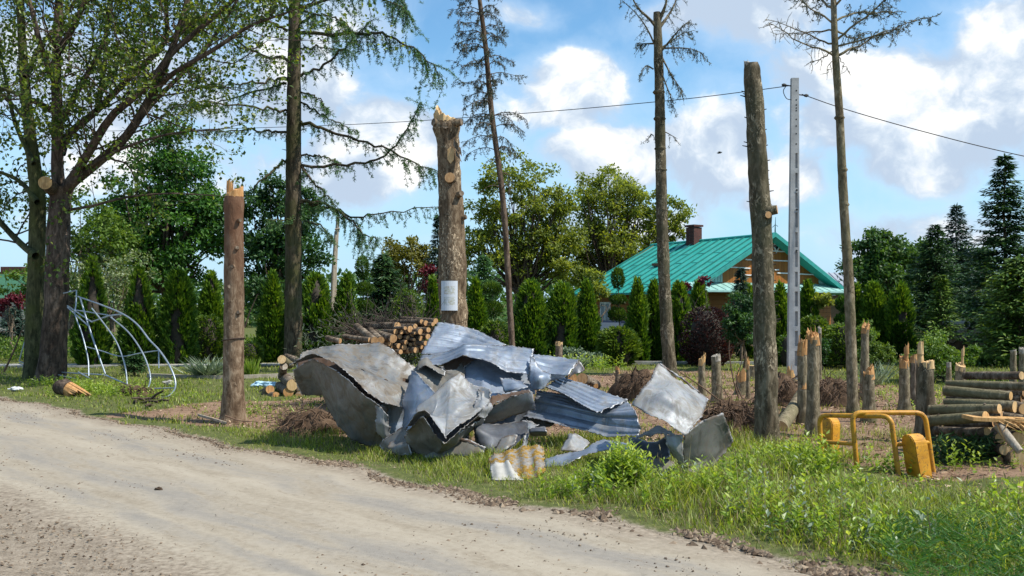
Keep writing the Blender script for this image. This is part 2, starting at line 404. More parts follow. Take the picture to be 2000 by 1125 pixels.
# ------------------------------------------------------------------ ground, road, path
S2 = math.sqrt(2)
def road_s(x, y):
    q = x-y
    return (x+y-10.5)/S2 + .10*np.sin(q*.9)+.07*np.sin(q*2.3+1)
def pxpoly(pts): return [tuple(G(u, v)[:2]) for u, v in pts]
PLOT = pxpoly([(1090,742),(1250,722),(1400,724),(1580,738),(1750,756),(2000,775),(2500,790),(2500,905),(1900,925),(1640,905),(1430,885),(1000,862),(1040,780)])
PATCH = pxpoly([(250,812),(330,795),(440,782),(640,778),(700,850),(560,868),(430,835)])
PLOT2 = pxpoly([(700,735),(1100,735),(1100,900),(640,850)])
WEED = pxpoly([(985,975),(1130,955),(1430,938),(1540,908),(1640,962),(1850,985),(2300,990),(2700,1125),(2700,1300),(1720,1180),(1640,1120),(1300,1030)])
def plot_mask(x, y):
    n = (fbm(x*.9, y*.9, 4, 3)-.5)*1.6
    m = np.zeros(np.shape(x))
    for poly in (PLOT, PATCH, PLOT2):
        m = np.maximum(m, in_poly(x+n, y+n*.8, poly).astype(float))
    return m
def build_ground():
    def axis(lo, hi, step, far):
        core = np.arange(lo, hi+step, step); k = np.cumsum(step*1.28**np.arange(1, 40)); k = k[k < far]
        return np.concatenate([lo-k[::-1], core, hi+k])
    xs = axis(-15, 15, .16, 900); ys = axis(3, 40, .16, 1200)
    X, Y = np.meshgrid(xs, ys); nx, ny = len(xs), len(ys)
    s = road_s(X, Y)
    Z = (fbm(X*.55, Y*.55, 4, 1)-.5)*.16+(fbm(X*3, Y*3, 3, 2)-.5)*.05
    off = np.clip((s-.05)/.6, 0, 1)+np.clip((-3.95-s)/.5, 0, 1)
    near = np.clip(1-(np.hypot(X, Y-15)-28)/15, 0, 1)
    Z = Z*np.clip(off, 0, 1)*near-.015*(1-np.clip(off, 0, 1))
    Z += .05*np.exp(-((s-.35)/.22)**2)*near*(.3+fbm(X*2, Y*2, 3, 8))
    b = MB(); i = np.arange(nx-1)[None, :]+np.arange(ny-1)[:, None]*nx
    F = np.stack([i, i+1, i+1+nx, i+nx], -1).reshape(-1, 4)
    pm = plot_mask(X, Y)
    k = np.ones((3, 3))
    sm = pm.copy()
    for _ in range(2):
        q = np.pad(sm, 1, mode='edge'); sm = sum(q[a:a+ny, c:c+nx] for a in range(3) for c in range(3))/9
    shoulder = np.clip(1-np.abs(s+.02)/.34, 0, 1)
    near_sh = np.clip((-3.4-s)/.5, 0, 1)
    b.add(np.stack([X, Y, Z], -1).reshape(-1, 3), F, 0, True, sm.ravel(), np.maximum(shoulder, near_sh).ravel())
    m, t = new_mat('soil_and_turf'); o = t.obj()
    n1 = t.noise(o, 1.7, 7, .6); n2 = t.noise(o, 7., 8, .72); n3 = t.noise(o, 40., 4, .7)
    dirt = t.ramp(t.m('ADD', t.m('MULTIPLY', n2, .6), t.m('MULTIPLY', n3, .4)), [(.3, (.095, .062, .042)), (.5, (.235, .152, .100)), (.72, (.38, .265, .18))])
    turf = t.ramp(n2, [(.3, (.055, .068, .024)), (.55, (.11, .125, .04)), (.75, (.22, .19, .09))])
    mud = t.ramp(t.m('ADD', t.m('MULTIPLY', n2, .5), t.m('MULTIPLY', n3, .5)), [(.33, (.12, .092, .066)), (.52, (.27, .222, .168)), (.7, (.42, .36, .285))])
    f = t.sstep(t.m('ADD', t.attr('rnd'), t.m('MULTIPLY', t.m('SUBTRACT', n1, .5), .9)), .3, .65)
    dirt = t.mix(t.m('MULTIPLY', t.sstep(t.noise(o, 2.6, 6, .7), .50, .66), .6), dirt, t.mix(1.0, dirt, (.42, .38, .36), 'MULTIPLY'))
    c = t.mix(f, turf, dirt)
    g = t.sstep(t.m('ADD', t.attr('rad'), t.m('MULTIPLY', t.m('SUBTRACT', n2, .5), .8)), .25, .6)
    c = t.mix(g, c, mud)
    finish(t, c, .95, 0, t.bump(t.m('ADD', n2, t.m('MULTIPLY', n3, .5)), .7, .05), .1)
    return tag(b.build('ground', m), kind='structure')
ground_obj = build_ground()

def build_road():
    b = MB(); q = np.concatenate([np.arange(-140, -34, 2.), np.arange(-34, 0, .2), np.arange(0, 80, 2.)])
    sv = np.linspace(-3.9, 0.12, 40); Q, S = np.meshgrid(q, sv, indexing='ij')
    c = S*S2+10.5-S2*(.10*np.sin(Q*.9)+.07*np.sin(Q*2.3+1))*np.clip((S+3.9)/3.9, 0, 1)
    X = (c+Q)/2; Y = (c-Q)/2
    edge = (fbm(Q*1.7, S*0+3, 4, 5)-.5)*.5
    lastcol = np.zeros_like(S); lastcol[:, -1] = 1; lastcol[:, -2] = .6; lastcol[:, 0] = -1; lastcol[:, 1] = -.6
    X += edge*lastcol*.7; Y += edge*lastcol*.7
    Z = .010+.015*np.sin((S+3.9)/4*np.pi)+(fbm(S*2.5, Q*.25, 3, 4)-.5)*.02
    Z[:, -1] = -.02; Z[:, 0] = -.02
    n, k = Q.shape; i = np.arange(n-1)[:, None]*k+np.arange(k-1)[None, :]
    b.add(np.stack([X, Y, Z], -1).reshape(-1, 3), np.stack([i, i+1, i+k+1, i+k], -1).reshape(-1, 4)[:, ::-1], 0, True, Q.ravel(), S.ravel())
    m, t = new_mat('dusty_asphalt'); o = t.obj()
    q_ = t.attr('rnd'); s_ = t.attr('rad')
    sv_ = t.n('ShaderNodeCombineXYZ', {0: t.m('MULTIPLY', q_, .22), 1: t.m('MULTIPLY', s_, 1.6), 2: 0.}).outputs[0]
    st = t.noise(sv_, 1.6, 7, .62, .3); n1 = t.noise(o, 1.2, 6, .6); n2 = t.noise(o, 14., 6, .7); n3 = t.noise(o, 130., 3, .7)
    sw = t.m('ADD', s_, t.m('MULTIPLY', t.m('SUBTRACT', n1, .5), .7))
    tr = None
    for cpos, wd in ((-.95, .48), (-2.35, .62), (-3.1, .22)):
        g = t.sstep(t.m('ABSOLUTE', t.m('SUBTRACT', sw, cpos)), wd, wd*.25)
        tr = g if tr is None else t.m('MAXIMUM', tr, g)
    dust = t.ramp(t.m('ADD', t.m('MULTIPLY', st, .6), t.m('MULTIPLY', n2, .4)), [(.3, (.210, .172, .124)), (.5, (.318, .274, .210)), (.7, (.378, .330, .260))])
    asp = t.ramp(t.m('ADD', t.m('MULTIPLY', n2, .5), t.m('MULTIPLY', n3, .5)), [(.3, (.185, .166, .140)), (.7, (.278, .253, .218))])
    c = t.mix(t.m('MULTIPLY', tr, t.sstep(st, .34, .66)), dust, asp)
    edge_d = t.sstep(t.m('ADD', sw, t.m('MULTIPLY', t.m('SUBTRACT', n2, .5), .8)), -.62, .05)
    near_d = t.sstep(t.m('ADD', sw, t.m('MULTIPLY', t.m('SUBTRACT', n2, .5), .8)), -3.2, -3.9)
    mud = t.ramp(n2, [(.3, (.125, .098, .07)), (.55, (.27, .222, .168)), (.75, (.39, .335, .265))])
    c = t.mix(t.m('MAXIMUM', edge_d, near_d), c, mud)
    clod = t.m('MULTIPLY', t.sstep(t.noise(t.map(sv_, (3, 2, 1)), 2.2, 6, .75), .56, .68), .62)
    c = t.mix(clod, c, (.21, .165, .115))
    spk = t.m('MULTIPLY', t.sstep(t.voro(o, 24.), .17, .08), t.sstep(n1, .44, .6))
    c = t.mix(t.m('MULTIPLY', spk, .8), c, (.12, .095, .07))
    finish(t, c, .93, 0, t.bump(t.m('ADD', n2, t.m('MULTIPLY', n3, .5)), .35, .02), .15)
    return tag(b.build('road', m), kind='structure')
build_road()

def strip(name, pts, width, z0, z1, mat, kind='structure', label=None, cat=None):
    b = MB(); pts = np.asarray(pts, float)[:, :2]
    tn = np.gradient(pts, axis=0); tn /= np.linalg.norm(tn, axis=1)[:, None]; nr = np.stack([-tn[:, 1], tn[:, 0]], -1)*width/2
    n = len(pts); L = pts+nr; Rr = pts-nr
    V = np.vstack([np.c_[L, np.full(n, z0)], np.c_[L, np.full(n, z1)], np.c_[Rr, np.full(n, z1)], np.c_[Rr, np.full(n, z0)]])
    i = np.arange(n-1)
    F = np.vstack([np.stack([i+k*n, i+1+k*n, i+1+(k+1)*n, i+(k+1)*n], -1) for k in range(3)])
    b.add(V, F); b.add(np.vstack([V[[0, n, 2*n, 3*n]], V[[n-1, 2*n-1, 3*n-1, 4*n-1]]]), [(0, 1, 2, 3), (7, 6, 5, 4)])
    o = b.build(name, mat, origin=(pts[0][0], pts[0][1], 0))
    return tag(o, label, cat, None, kind)
CONC = plain_mat('old_concrete', (.40, .385, .35), .9, 0, .35, 5, .3)
strip('path', [GP(-500, 33), GP(100, 33.4), GP(520, 33.8), GP(620, 34)], 1.0, -.02, .055, CONC)
strip('garden_kerb', smooth_path([GP(670, 34.2), GP(1000, 34.5), GP(1300, 34.2), GP(1620, 33.8)], 30), .16, -.05, .12, CONC, None,
      'long low concrete kerb edging the lawn in front of the clipped hedge trees', 'kerb')
strip('garden_kerb', smooth_path([GP(290, 28.3), GP(440, 27.6), GP(620, 29.0)], 20), .14, -.05, .12, plain_mat('grey_timber', (.33, .29, .23), .9, 0, .4, 6, .4), None,
      'grey timber edging board on the lawn behind the mud stained broken trunk', 'kerb')

# ------------------------------------------------------------------ grass, weeds, litter (nobody could count these)
def gz(x, y):
    s = road_s(x, y); off = np.clip((s-.05)/.6, 0, 1)
    return ((fbm(x*.55, y*.55, 4, 1)-.5)*.16+(fbm(x*3, y*3, 3, 2)-.5)*.05)*off
def blades(b, x, y, h, wdt, lean=.5, mat=0, rnd=None, segs=3):
    n = len(x); z = gz(x, y)-.01
    a = rng.random(n)*2*np.pi; ln = h*lean*(.3+rng.random(n))
    dxy = np.stack([np.cos(a), np.sin(a)], -1); sa = a+np.pi/2+rng.normal(0, .6, n)
    side = np.stack([np.cos(sa), np.sin(sa), np.zeros(n)], -1)*wdt[:, None]*.5
    rows = []
    for k in range(segs):
        f = k/(segs); p = np.stack([x+dxy[:, 0]*ln*f**1.8, y+dxy[:, 1]*ln*f**1.8, z+h*(f-.22*lean*f**3)], -1)
        w_ = (1-.55*f)
        rows += [p-side*w_, p+side*w_]
    tip = np.stack([x+dxy[:, 0]*ln, y+dxy[:, 1]*ln, z+h*(1-.22*lean)], -1)
    V = np.stack(rows+[tip], 1); m = V.shape[1]
    r = rng.random(n) if rnd is None else rnd
    base = np.arange(n)[:, None]*m
    b.add(V.reshape(-1, 3), (base+np.array([[2*(segs-1), 2*(segs-1)+1, 2*segs]])).reshape(-1, 3), mat, True, np.repeat(r, m))
    for k in range(segs-1):
        b.f.append((base+np.array([[2*k, 2*k+1, 2*k+3, 2*k+2]])+b.n-n*m, mat, True))
def scatter(n, xr, yr, dens):
    x = rng.uniform(*xr, n); y = rng.uniform(*yr, n)
    k = rng.random(n) < dens(x, y); return x[k], y[k]
def in_view(x, y, margin=1.5): return (np.abs(x) < y*.545+margin)
def d_grass(x, y):
    s = road_s(x, y)
    g = np.clip((s+.16-(fbm(x*2.2, y*2.2, 4, 31)-.28)*.9)/.45, 0, 1)
    pm = plot_mask(x, y); cl = fbm(x*1.3, y*1.3, 4, 12)
    g = g*np.where(pm > 0, np.clip((cl-.43)*5, .05, .8), np.clip((cl-.22)*3.4, .22, 1))
    return g*in_view(x, y)
b = MB()
x, y = scatter(210000, (-11, 10), (7, 16.5), d_grass)
s = road_s(x, y); wd = in_poly(x, y, WEED)
hgt = (.05+.13*np.clip(s/2.0, 0, 1))*(.5+rng.random(len(x)))*(.6+.8*fbm(x*1.1, y*1.1, 3, 77))
dmp = in_poly(x, y, pxpoly([(940,950),(1060,900),(1450,890),(1450,935),(1130,955),(985,975)])); hgt = np.where(dmp, hgt*.6, hgt); nz_ = (fbm(x*1.4, y*1.4, 3, 91)-.5)*1.5; bz = in_poly(x+nz_, y+nz_, pxpoly([(1630,850),(2300,850),(2300,985),(1850,980),(1640,955)])); hgt = np.where(bz, hgt*.42, hgt); kp = ~bz | (rng.random(len(x)) < .45); x, y, s, wd, hgt = x[kp], y[kp], s[kp], wd[kp], hgt[kp]
hgt = np.where(wd, hgt*(.6+1.5*fbm(x*2.1, y*2.1, 3, 79)), hgt)
dry = (rng.random(len(x)) < np.clip(.75-s*.55, .22+.22*(fbm(x*1.2, y*1.2, 3, 92) > .55), .75))
for mk, mi in ((~dry, 0), (dry, 1)):
    blades(b, x[mk], y[mk], hgt[mk]*(1 if mi == 0 else .75), .006+.007*rng.random(mk.sum()), .7, mi)
x, y = scatter(170000, (-21, 21), (16.5, 42), lambda x, y: d_grass(x, y)*np.clip(24/y, 0, 1)**1.5)
hgt = (.04+.09*rng.random(len(x)))*(.6+.8*fbm(x*.8, y*.8, 3, 78))
dry = rng.random(len(x)) < .2
for mk, mi in ((~dry, 0), (dry, 1)):
    blades(b, x[mk], y[mk], hgt[mk], .014+.014*rng.random(mk.sum()), .6, mi, None, 2)
tag(b.build('grass', [LEAF['grass'], LEAF['straw']]), kind='stuff')

def weed_plants(b, x, y, h, mat, nl=12, ll=.085, lw=.022, droop=.35, stem=True):
    """upright leafy stems, n of them"""
    n = len(x); z = gz(x, y)
    lean = rng.normal(0, .16, (n, 2))
    for k in range(nl):
        f = (k+.6+.5*rng.random(n))/nl
        ph = rng.random(n)*2*np.pi if k % 2 == 0 else ph+np.pi+rng.normal(0, .3, n)
        c = np.stack([x+lean[:, 0]*h*f, y+lean[:, 1]*h*f, z+h*f], -1)
        A = np.stack([np.cos(ph), np.sin(ph), .75-droop*rng.random(n)*2*(1-f)], -1)
        l = ll*(.6+.8*rng.random(n))*(1.15-.45*f)*(h/.35)**.5
        rl = np.tile(np.array((0, 0, 1.)), (n, 1))+rng.normal(0, .35, (n, 3))
        b.cards(c, A, l, l*lw/ll*(1+.6*rng.random(n)), mat, np.clip(.25+.5*f+rng.normal(0, .15, n), 0, 1), rl, .18)
    if stem:
        sw = .004; top = np.stack([x+lean[:, 0]*h, y+lean[:, 1]*h, z+h], -1); bot = np.stack([x, y, z-.02], -1)
        b.cards(bot, top-bot, h, .012, mat, .2)
def d_weed(x, y): return in_poly(x, y, WEED)*np.clip((fbm(x*1.5, y*1.5, 3, 41)-.28)*3, .05, 1)*in_view(x, y)*np.clip((road_s(x, y)-.35)/.7, 0, 1)
b = MB()
x, y = scatter(5200, (0, 10), (6.5, 14.2), d_weed)
weed_plants(b, x, y, .10+.26*rng.random(len(x))**1.4, 0, 11, .095, .026)
x, y = scatter(900, (0, 10), (6.5, 14.2), d_weed)
weed_plants(b, x, y, .12+.2*rng.random(len(x)), 0, 7, .12, .055, .8)
x, y = scatter(600, (0, 10), (6.5, 14.2), d_weed)
weed_plants(b, x, y, .14+.22*rng.random(len(x)), 1, 8, .09, .030, .5)
# dense patch of taller weeds in front of the crumpled metal
cx, cy = G(1215, 948)[:2]
x = rng.normal(cx-.08, .20, 110); y = rng.normal(cy-.25, .12, 110)
weed_plants(b, x, y, np.clip(.56-.75*np.abs(x-cx), .14, .6)*(.7+.4*rng.random(110)), 0, 16, .085, .022)
for (u, v, nn, hh) in ((1355,975,26,.34),(1585,930,30,.46),(1110,968,20,.26),(1668,955,16,.24),(1500,905,40,.26),(1560,905,40,.30),(1445,925,30,.26),(1845,912,6,.40)):
    gx, gy = G(u, v)[:2]; weed_plants(b, rng.normal(gx, .16, nn), rng.normal(gy, .10, nn), hh*(.5+.6*rng.random(nn)), 0, 13, .085, .024)
# feathery patch, lower right corner
x, y = scatter(2600, (2.2, 5.2), (6.6, 9.2), lambda x, y: (in_poly(x, y, pxpoly([(1700,1090),(1800,1030),(2100,1030),(2300,1180),(1800,1200)])))*.9)
for k in range(5):
    a = rng.random(len(x))*6.28
    b.cards(np.stack([x, y, gz(x, y)+.05+.17*rng.random(len(x))], -1), np.stack([np.cos(a), np.sin(a), .9*rng.random(len(x))], -1), .07+.10*rng.random(len(x)), .007, 2, None, None, .1)
# dry stalks with seed heads standing among the weeds
x, y = scatter(700, (0, 10), (6.8, 14), d_weed); n = len(x); hh = .25+.35*rng.random(n); z = gz(x, y); ln_ = rng.normal(0, .18, (n, 2))
A = np.c_[ln_, np.ones(n)]; b.cards(np.c_[x, y, z], A, hh, .009, 3, None, None, .1); tp = np.c_[x, y, z]+A/np.linalg.norm(A, axis=1)[:, None]*hh[:, None]*.93
b.cards(tp, A+rng.normal(0, .15, (n, 3)), .06+.05*rng.random(n), .018, 3, None, None, .3)
tag(b.build('weeds', [LEAF['weed'], LEAF['grey_leaf'], LEAF['carrot'], LEAF['straw']]), kind='stuff')
# small weeds on the garden side
b = MB()
for (u, v, nn, sp, hh) in ((180,765,130,.75,.26),(245,775,120,.7,.2),(330,775,70,1.,.12),(110,752,80,.6,.22),(300,755,60,1.0,.15),(1740,770,60,1.2,.16),(1560,770,50,1.5,.14),(1900,900,90,.8,.2),(1330,750,60,1.4,.15),(1150,720,120,.9,.42),(1700,905,60,.8,.2),(500,800,60,.9,.12),(1850,800,60,1.6,.18)):
    gx, gy = G(u, v)[:2]; weed_plants(b, rng.normal(gx, sp*.6, nn), rng.normal(gy, sp*.5, nn), hh*(.4+.8*rng.random(nn)), 0, 8, .10, .045, .6, False)
tag(b.build('ground_cover', LEAF['weed']), kind='stuff')

def rocks(b, x, y, r, zoff=0., mat=0, flat=.6):
    n = len(x)
    base = np.array([(1,0,0),(0,1,0),(-1,0,0),(0,-1,0),(0,0,1),(0,0,-1),(.7,.7,.5),(-.7,.7,.5),(-.7,-.7,.5),(.7,-.7,.5)])[:6]
    V = base[None]*(1+rng.normal(0, .28, (n, 6, 1)))*r[:, None, None]
    V += rng.normal(0, .12, (n, 6, 3))*r[:, None, None]
    V[:, :, 2] *= flat
    a = rng.random(n)*6.28; ca, sa = np.cos(a)[:, None], np.sin(a)[:, None]
    VX = V[:, :, 0]*ca-V[:, :, 1]*sa; VY = V[:, :, 0]*sa+V[:, :, 1]*ca
    W = np.stack([VX+x[:, None], VY+y[:, None], V[:, :, 2]+(gz(x, y)+zoff)[:, None]+r[:, None]*.2], -1)
    F = np.array([(0,1,4),(1,2,4),(2,3,4),(3,0,4),(1,0,5),(2,1,5),(3,2,5),(0,3,5)])
    b.add(W.reshape(-1, 3), (np.arange(n)[:, None, None]*6+F[None]).reshape(-1, 3), mat, False, np.repeat(rng.random(n), 6))
CLOD, t_ = new_mat('soil_clods')
finish(t_, t_.ramp(t_.attr('rnd'), [(0, (.075, .052, .036)), (.6, (.17, .125, .088)), (1, (.29, .225, .16))]), .95, 0, t_.bump(t_.noise(t_.obj(), 60., 4), .6, .01), .1)
b = MB()
def sq(sv, qv): c = sv*S2+10.5-S2*(.10*np.sin(qv*.9)+.07*np.sin(qv*2.3+1)); return (c+qv)/2, (c-qv)/2
q = rng.uniform(-16, -4, 17000); sv = .02+.34*fbm(q*.8, q*0, 3, 9)+rng.normal(0, .13, len(q))
x, y = sq(sv, q); keep = fbm(q*1.1, sv*2.5, 4, 10) > .50-.08*rng.random(len(q)); x, y, q2 = x[keep], y[keep], q[keep]
rocks(b, x, y, (.005+.030*rng.random(len(x))**4)*(1+.4*(q2 > -11)), .006)
q = rng.uniform(-34, -14, 3500); x, y = sq(.12+rng.normal(0, .12, len(q)), q); rocks(b, x, y, .008+.022*rng.random(len(x))**2, .0)
tag(b.build('mud_ridge', CLOD), kind='stuff')
b = MB()
q = rng.uniform(-34, -4, 5200); x, y = sq(-3.9+4.0*rng.random(len(q))**.8, q); k = fbm(x*.8, y*.8, 3, 21) > .42
rocks(b, x[k], y[k], .005+.014*rng.random(k.sum())**3, .018)
x = rng.uniform(-7, -2.5, 4200); y = rng.uniform(6.8, 13, 4200); k = (x+y < 5.4+fbm(x*2, y*2, 3, 4)*.9) & in_view(x, y)
rocks(b, x[k], y[k], .005+.016*rng.random(k.sum())**2, .004)
tag(b.build('gravel', CLOD), kind='stuff')
CHIP, t_ = new_mat('bark_chips')
finish(t_, t_.ramp(t_.attr('rnd'), [(0, (.05, .030, .020)), (.4, (.16, .095, .060)), (.75, (.36, .23, .14)), (1, (.62, .48, .33))]), .9, spec=.15)
b = MB()
x, y = scatter(60000, (-8, 14), (11, 31), lambda x, y: np.maximum(plot_mask(x, y), .8*in_poly(x, y, pxpoly([(1640,880),(2300,880),(2300,1000),(1850,985),(1650,960)])))*np.clip(16/y, .25, 1)*(.3+.7*(fbm(x*1.1, y*1.1, 3, 50) > .45)))
n = len(x); a = rng.random(n)*6.28
b.cards(np.stack([x, y, gz(x, y)+.012+.02*rng.random(n)], -1), np.stack([np.cos(a), np.sin(a), rng.normal(0, .25, n)], -1), .03+.10*rng.random(n)**2, .012+.022*rng.random(n), 0, None, np.tile((0, 0, 1.), (n, 1))+rng.normal(0, .5, (n, 3)), .2)
q = rng.uniform(-18, -4, 500); x, y = sq(rng.uniform(-3.9, .4, 500), q); a = rng.random(500)*6.28
b.cards(np.stack([x, y, np.full(500, .034)], -1), np.stack([np.cos(a), np.sin(a), np.zeros(500)], -1), .03+.08*rng.random(500)**2, .006, 0, .1*rng.random(500), np.tile((0, 0, 1.), (500, 1)), .1)
tag(b.build('bark_litter', CHIP), kind='stuff')
# ------------------------------------------------------------------ trees and garden plants
def pxpath(pts, d=None, n=0):
    w_ = np.array([P(p[0], p[1], p[2] if len(p) > 2 else d) for p in pts])
    return smooth_path(w_, n) if n else w_
def px2m(px, d): return px*d/FPX

def grow(b, p, d, L, r, lvl, leafpts, up=.12, spread=.8, kids=4, wob=.22, mat=0):
    n = 6; pts = [np.array(p, float)]; d = unit(d)
    for k in range(n):
        d = unit(d+rng.normal(0, wob, 3)+np.array((0, 0, up))); pts.append(pts[-1]+d*L/n)
    pts = np.array(pts); rad = np.linspace(r, r*.35, n+1)
    b.tube(pts, rad, 5 if r < .03 else 7, mat, False)
    if lvl <= 0:
        for f in (.35, .5, .65, .8, .9, 1.0): leafpts.append(pts[0]*0+pts[min(n, int(f*n))]+rng.normal(0, .03, 3))
        return
    for k in range(kids):
        f = .25+.75*(k+rng.random())/kids; i = min(n-1, int(f*n)); q = pts[i]+(pts[i+1]-pts[i])*(f*n-i)
        dd = unit(pts[i+1]-pts[i])+rng.normal(0, spread, 3)
        grow(b, q, dd, L*(.42+.3*rng.random()), max(.0035, r*.42), lvl-1, leafpts, up, spread, kids, wob, mat)
    grow(b, pts[-1], d, L*.5, max(.0035, r*.35), lvl-1, leafpts, up, spread, max(2, kids-1), wob, mat)

def leaf_bunch(b, pts, n_per, sp, ln, wd, hang=.35):
    pts = np.repeat(np.asarray(pts), n_per, 0); n = len(pts)
    A = rng.normal(size=(n, 3)); A[:, 2] -= hang
    roll = rng.normal(size=(n, 3))+np.array((0, 0, 1.2))
    b.cards(pts+rng.normal(0, sp, (n, 3)), A, ln*(.6+.8*rng.random(n)), wd*(.6+.8*rng.random(n)), 0, None, roll, .15)

def cluster_tree(name, label, cat, base, trunk_r, blobs, d, leafm, barkm, nclus, nleaf, ls, group=None, fork=.45, cl=.16, dspread=None, seed=0):
    """broadleaf tree: trunk, limbs reaching to every leaf clump, clumps spread through the crown's volume. blobs: (u, v, ru, rv)"""
    base = np.asarray(base, float)
    th = thing(name, label, cat, base, group)
    cs, rs, wts = [], [], []
    for (u, v, ru, rv) in blobs:
        c = P(u, v, d); a = px2m(ru, d); h = px2m(rv, d)
        cs.append(c); rs.append((a, (a if dspread is None else dspread)*.9, h)); wts.append(a*h)
    wts = np.array(wts)/sum(wts)
    top = np.array(cs).mean(0)
    fk = base+(top-base)*fork; fk[2] = base[2]+(top[2]-base[2])*fork
    tb = MB(); bend = smooth_path([base-np.array((0, 0, .15)), base+(fk-base)*.5+np.array((rng.normal(0, .1), 0, 0)), fk], 14)
    tb.tube(bend, trunk_r*np.linspace(1.15, .75, 14)*(1+.5*np.exp(-np.linspace(0, 8, 14))), 10, 0, True, .08, seed=seed)
    lb = MB(); C = []; S = []
    for k in range(nclus):
        i = rng.choice(len(cs), p=wts); v_ = unit(rng.normal(size=3)); rad = rng.random()**.45
        c = cs[i]+v_*np.array(rs[i])*rad; C.append(c); S.append(cl*np.mean(rs[i])*(.7+.7*rng.random()))
        j = cs[i]*.5+fk*.5
        if k % 2 == 0:
            mid = fk+(c-fk)*.5+rng.normal(0, .25, 3)+np.array((0, 0, -.1))
            r0 = trunk_r*(.18+.2*rng.random())
            tb.tube(smooth_path([fk+rng.normal(0, trunk_r*.3, 3), mid, c], 9), np.linspace(r0, r0*.15, 9), 5, 0, False)
    C = np.array(C); S = np.array(S)
    n = nleaf; idx = rng.integers(0, len(C), n)
    off = rng.normal(size=(n, 3)); off /= np.linalg.norm(off, axis=1)[:, None]; off *= (rng.random(n)**.5)[:, None]
    pos = C[idx]+off*S[idx][:, None]*np.array((1.25, 1.25, .8))
    A = rng.normal(size=(n, 3))+off*.6; A[:, 2] -= .25
    roll = rng.normal(size=(n, 3))*.8+np.array((0, 0, 1.))+off*.5
    clr = rng.random(len(C))
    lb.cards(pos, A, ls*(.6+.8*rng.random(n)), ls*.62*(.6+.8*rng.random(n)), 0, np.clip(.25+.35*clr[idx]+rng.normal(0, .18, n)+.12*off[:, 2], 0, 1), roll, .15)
    tb.build('trunk', barkm, th); lb.build('crown', leafm, th)
    return th

# ---- clipped columns and globes
def clipped_shape(name, label, cat, base, h, r, prof, leafm, n, ln, wd, upb=.9, group=None, stem=None, lumps=.12, seed=0):
    base = np.asarray(base, float); th = thing(name, label, cat, base, group)
    b = MB(); t_ = rng.random(n*2); keep = rng.random(n*2) < prof(t_)/prof(t_).max(); t_ = t_[keep][:n]; n = len(t_)
    a = rng.random(n)*2*np.pi
    gap = fbm(np.cos(a)*1.4+seed*5.3, np.sin(a)*1.4+t_*h*1.5, 3, seed+11) < .64   # thin places in the foliage
    a = a[gap]; t_ = t_[gap]; n = len(a)
    lump = 1+lumps*2*(fbm(a*2.2+seed*3.7, t_*h*2.8, 3, seed)-.5)+lumps*(fbm(a*6, t_*h*7, 2, seed+5)-.5)
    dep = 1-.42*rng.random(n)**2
    rr = r*prof(t_)*lump*dep
    pos = np.stack([rr*np.cos(a), rr*np.sin(a), t_*h], -1)+base
    out = np.stack([np.cos(a), np.sin(a), np.zeros(n)], -1)
    A = out*(.55+.3*rng.random(n))[:, None]+np.array((0, 0, upb))+rng.normal(0, .28, (n, 3))
    roll = np.cross(A, out)+rng.normal(0, .6, (n, 3))+out*.3
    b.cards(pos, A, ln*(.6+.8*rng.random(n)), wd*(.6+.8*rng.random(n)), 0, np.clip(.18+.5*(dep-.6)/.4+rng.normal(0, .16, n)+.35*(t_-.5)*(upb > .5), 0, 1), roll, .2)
    b.build('foliage', leafm, th)
    if True:   # the woody inside with its dead dark twigs
        c = MB(); zz = np.linspace(.03, .93, 9); c.tube(np.stack([np.full(9, base[0]), np.full(9, base[1]), base[2]+zz*h], -1), np.maximum(.02, r*prof(zz)*.62), 9, 0, True, .15, seed=seed)
        c.build('branches', BARK['twig'], th)
    if stem:
        s_ = MB(); s_.tube([base-(0, 0, stem[0]), base-(0, 0, stem[0]*.5), base+(0, 0, .1)], stem[1], 7); s_.build('stem', BARK['brown'], th)
    return th
def pr_thuja(t): return np.clip(1-np.clip(t, 0, 1)**3.2, 0, 1)**.75*(.74+.26*np.clip(t/.22, 0, 1))+.02
def pr_thuja_pointed(t): return np.clip(1-np.clip(t, 0, 1)**1.7, 0, 1)**.9*(.72+.28*np.clip(t/.2, 0, 1))+.02
def pr_globe(t): return np.sqrt(np.clip(1-(2*np.clip(t, 0, 1)*.93-.86)**2, 0.01, 1))
def pr_cone(t): return np.clip(1-np.clip(t, 0, 1), 0, 1)**.8+.03

TH = [(pr_thuja, 7000), (pr_thuja_pointed, 6000), (pr_thuja, 5200), (pr_thuja_pointed, 6600)]
